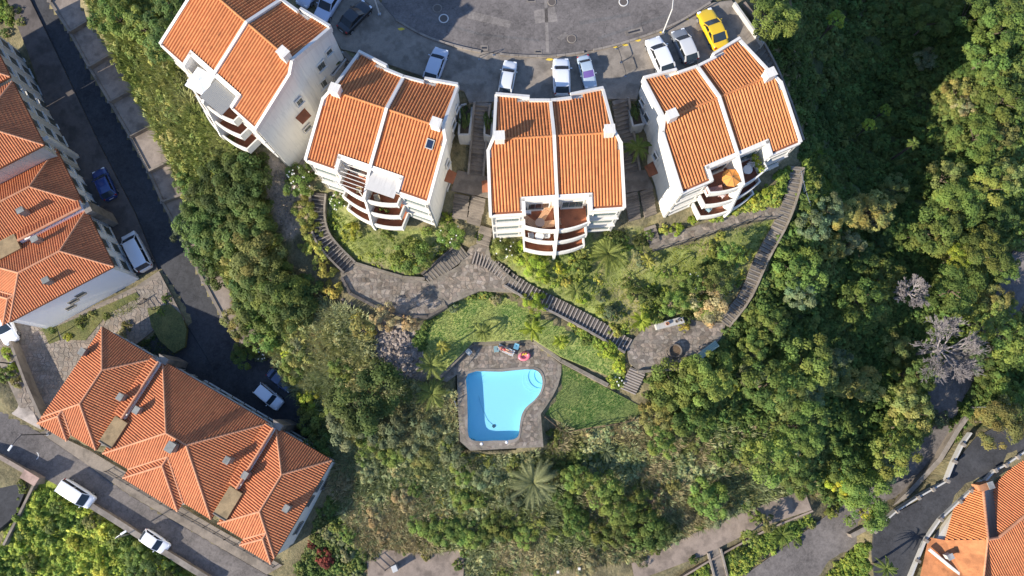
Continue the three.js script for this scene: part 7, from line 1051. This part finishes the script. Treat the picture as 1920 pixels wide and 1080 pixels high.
scatter('dry_grass', 'dry grass tufts on the bank left of the pool', POLY.bankLow, 'tuft', 2600, { seed: 4, s0: 0.7, s1: 1.6, tints: MIXD, category: 'grass' });
scatter('slope_shrubbery', 'low mixed scrub covering the slope below the pool', POLY.slope, 'shrub', 2300, { seed: 5, s0: 0.35, s1: 1.25, tints: [...GR, [0.17, 0.23, 0.06]], cut: 0.46 });
scatter('dry_grass', 'dry grass and weeds on the slope below the pool', POLY.slope, 'tuft', 4600, { seed: 6, s0: 0.6, s1: 1.6, tints: MIXD, category: 'grass' });
scatter('bank_grass', 'bright sunlit grass bank right of the top of the plank stair', [[1504, 300], [1540, 278], [1575, 330], [1562, 400], [1525, 425], [1505, 370]], 'tuft', 1100, { seed: 36, s0: 0.5, s1: 1.1, tints: [[0.18, 0.28, 0.05], [0.32, 0.4, 0.08]], category: 'grass', clear: 0.1 });
scatter('dry_scrub', 'brown leafless scrub in a diagonal band on the slope right of the triangular lawn', [[1185, 950], [1290, 875], [1400, 795], [1445, 785], [1440, 828], [1335, 908], [1230, 980]], 'shrub', 420, { seed: 37, s0: 0.3, s1: 0.9, tints: [[0.3, 0.22, 0.15], [0.42, 0.33, 0.23]], clear: 0.2 });
scatter('pale_grass', 'pale straw coloured grass patches on the slope below the pool', POLY.slope, 'tuft', 3600, { seed: 35, s0: 0.8, s1: 1.8, tints: [[0.36, 0.3, 0.16], [0.5, 0.43, 0.25]], cut: 0.54, category: 'grass' });
scatter('slope_grass', 'soft grey green grass lying over the slope below the pool', POLY.slope, 'tuft', 3600, { seed: 31, s0: 0.8, s1: 1.9, tints: GR, cut: 0.38, category: 'grass' });
scatter('bank_grass', 'pale yellow green grass on the bank between rock heap and parking court', POLY.bankLow, 'tuft', 4000, { seed: 32, s0: 0.8, s1: 1.9, tints: [...GR, [0.36, 0.36, 0.14]], category: 'grass' });
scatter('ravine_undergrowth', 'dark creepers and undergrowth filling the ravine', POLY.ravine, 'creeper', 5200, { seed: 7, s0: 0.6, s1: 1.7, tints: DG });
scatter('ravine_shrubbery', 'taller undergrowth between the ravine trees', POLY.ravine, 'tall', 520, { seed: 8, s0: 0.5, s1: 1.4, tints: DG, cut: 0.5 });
scatter('lime_thicket', 'bushy heads of the bright lime thicket behind the street wall', POLY.lime, 'tall', 420, { seed: 34, s0: 0.5, s1: 1.25, tints: [[0.1, 0.17, 0.035], ...LM], freq: 0.3, cut: 0.35, clear: 0.8 });
scatter('lime_thicket', 'bright lime green thicket behind the street wall, lower left', POLY.lime, 'tuft', 2600, { seed: 9, s0: 0.6, s1: 1.4, tints: LM, clear: 0.6 });
scatter('lime_thicket', 'lower leaves of the bright thicket behind the street wall', POLY.lime, 'shrub', 1500, { seed: 10, s0: 0.6, s1: 1.5, tints: LM, clear: 0.5 });
scatter('garden_plants', 'low garden plants between the sleeper stair and the plank stair', POLY.garden, 'shrub', 170, { seed: 11, s0: 0.2, s1: 0.8, tints: GD, cut: 0.5 });
scatter('garden_grass', 'rough grass of the garden below the middle and fourth houses', POLY.garden, 'tuft', 5200, { seed: 12, s0: 0.12, s1: 0.38, tints: GD, category: 'grass', clear: 0.1 });
scatter('garden_plants', 'low plants in the garden below the second house', POLY.garden2, 'shrub', 90, { seed: 13, s0: 0.2, s1: 0.6, tints: GD, cut: 0.52 });
scatter('garden_grass', 'rough grass of the garden below the second house', POLY.garden2, 'tuft', 2600, { seed: 14, s0: 0.12, s1: 0.35, tints: GD, category: 'grass', clear: 0.1 });
scatter('border_plants', 'border plants between the lawn and the sleeper stair', POLY.lawnRim, 'shrub', 160, { seed: 15, s0: 0.3, s1: 0.8, tints: GD, clear: 0.05 });
scatter('border_plants', 'border plants round the upper left rim of the lawn', POLY.rim2, 'shrub', 240, { seed: 16, s0: 0.3, s1: 0.8, tints: DG, clear: 0.05 });
scatter('border_plants', 'shrub border below the fourth house balconies', POLY.front4, 'shrub', 420, { seed: 17, s0: 0.35, s1: 1.0, tints: GD, clear: 0.2 });
scatter('garden_grass', 'grass patch in the shade beside the parking court', POLY.between, 'tuft', 700, { seed: 18, s0: 0.3, s1: 0.6, tints: DG, category: 'grass', clear: -9 });
scatter('garden_grass', 'small green garden strip along the pale gable wall', POLY.village, 'tuft', 900, { seed: 19, s0: 0.3, s1: 0.6, tints: GD, category: 'grass', clear: -9 });
scatter('gable_shrubbery', 'shrubs beside the gable of the long street terrace', POLY.gable, 'shrub', 420, { seed: 20, s0: 0.4, s1: 1.1, tints: [...DG, [0.22, 0.24, 0.12]] });
scatter('roadside_plants', 'plants hanging over the lower road from the wood', POLY.rightLow, 'tall', 220, { seed: 21, s0: 0.6, s1: 1.2, tints: GD });
scatter('roadside_plants', 'weeds between the alley and the lower road', POLY.edge, 'shrub', 420, { seed: 22, s0: 0.3, s1: 0.9, tints: [...GD, [0.26, 0.24, 0.1]] });
scatter('roadside_plants', 'bushes at the lower left foot of the driveway', [[1600, 1016], [1636, 1000], [1640, 1090], [1550, 1090]], 'shrub', 160, { seed: 25, s0: 0.5, s1: 1.1, tints: GD });
scatter('roadside_plants', 'plants at the upper left corner by the shaded road', POLY.topleft, 'shrub', 90, { seed: 24, s0: 0.5, s1: 1.2, tints: GD });
PLANTERS.forEach(([pts, top], i) => { const f = mesh('plants', CROWNS.small[i % 3].g, leafMat('dark', ...SPECIES.dark), scene.children.filter((o) => o.name.startsWith('planting_trough'))[i]); const c = pts.map(([x, y]) => W(x, y, top)).reduce((s, p) => s.add(p), V3(0, 0, 0)).multiplyScalar(0.25), a = W(...pts[0], top), b = W(...pts[3], top); f.position.set(c.x, top - 0.2, c.z); f.scale.set(0.55, 0.6, a.distanceTo(b) / 2.4); f.rotation.y = Math.atan2(b.x - a.x, b.z - a.z); });
console.log('terrain check', G(960, 540).y.toFixed(2), 'things', scene.children.length);
renderer.render(scene, camera);
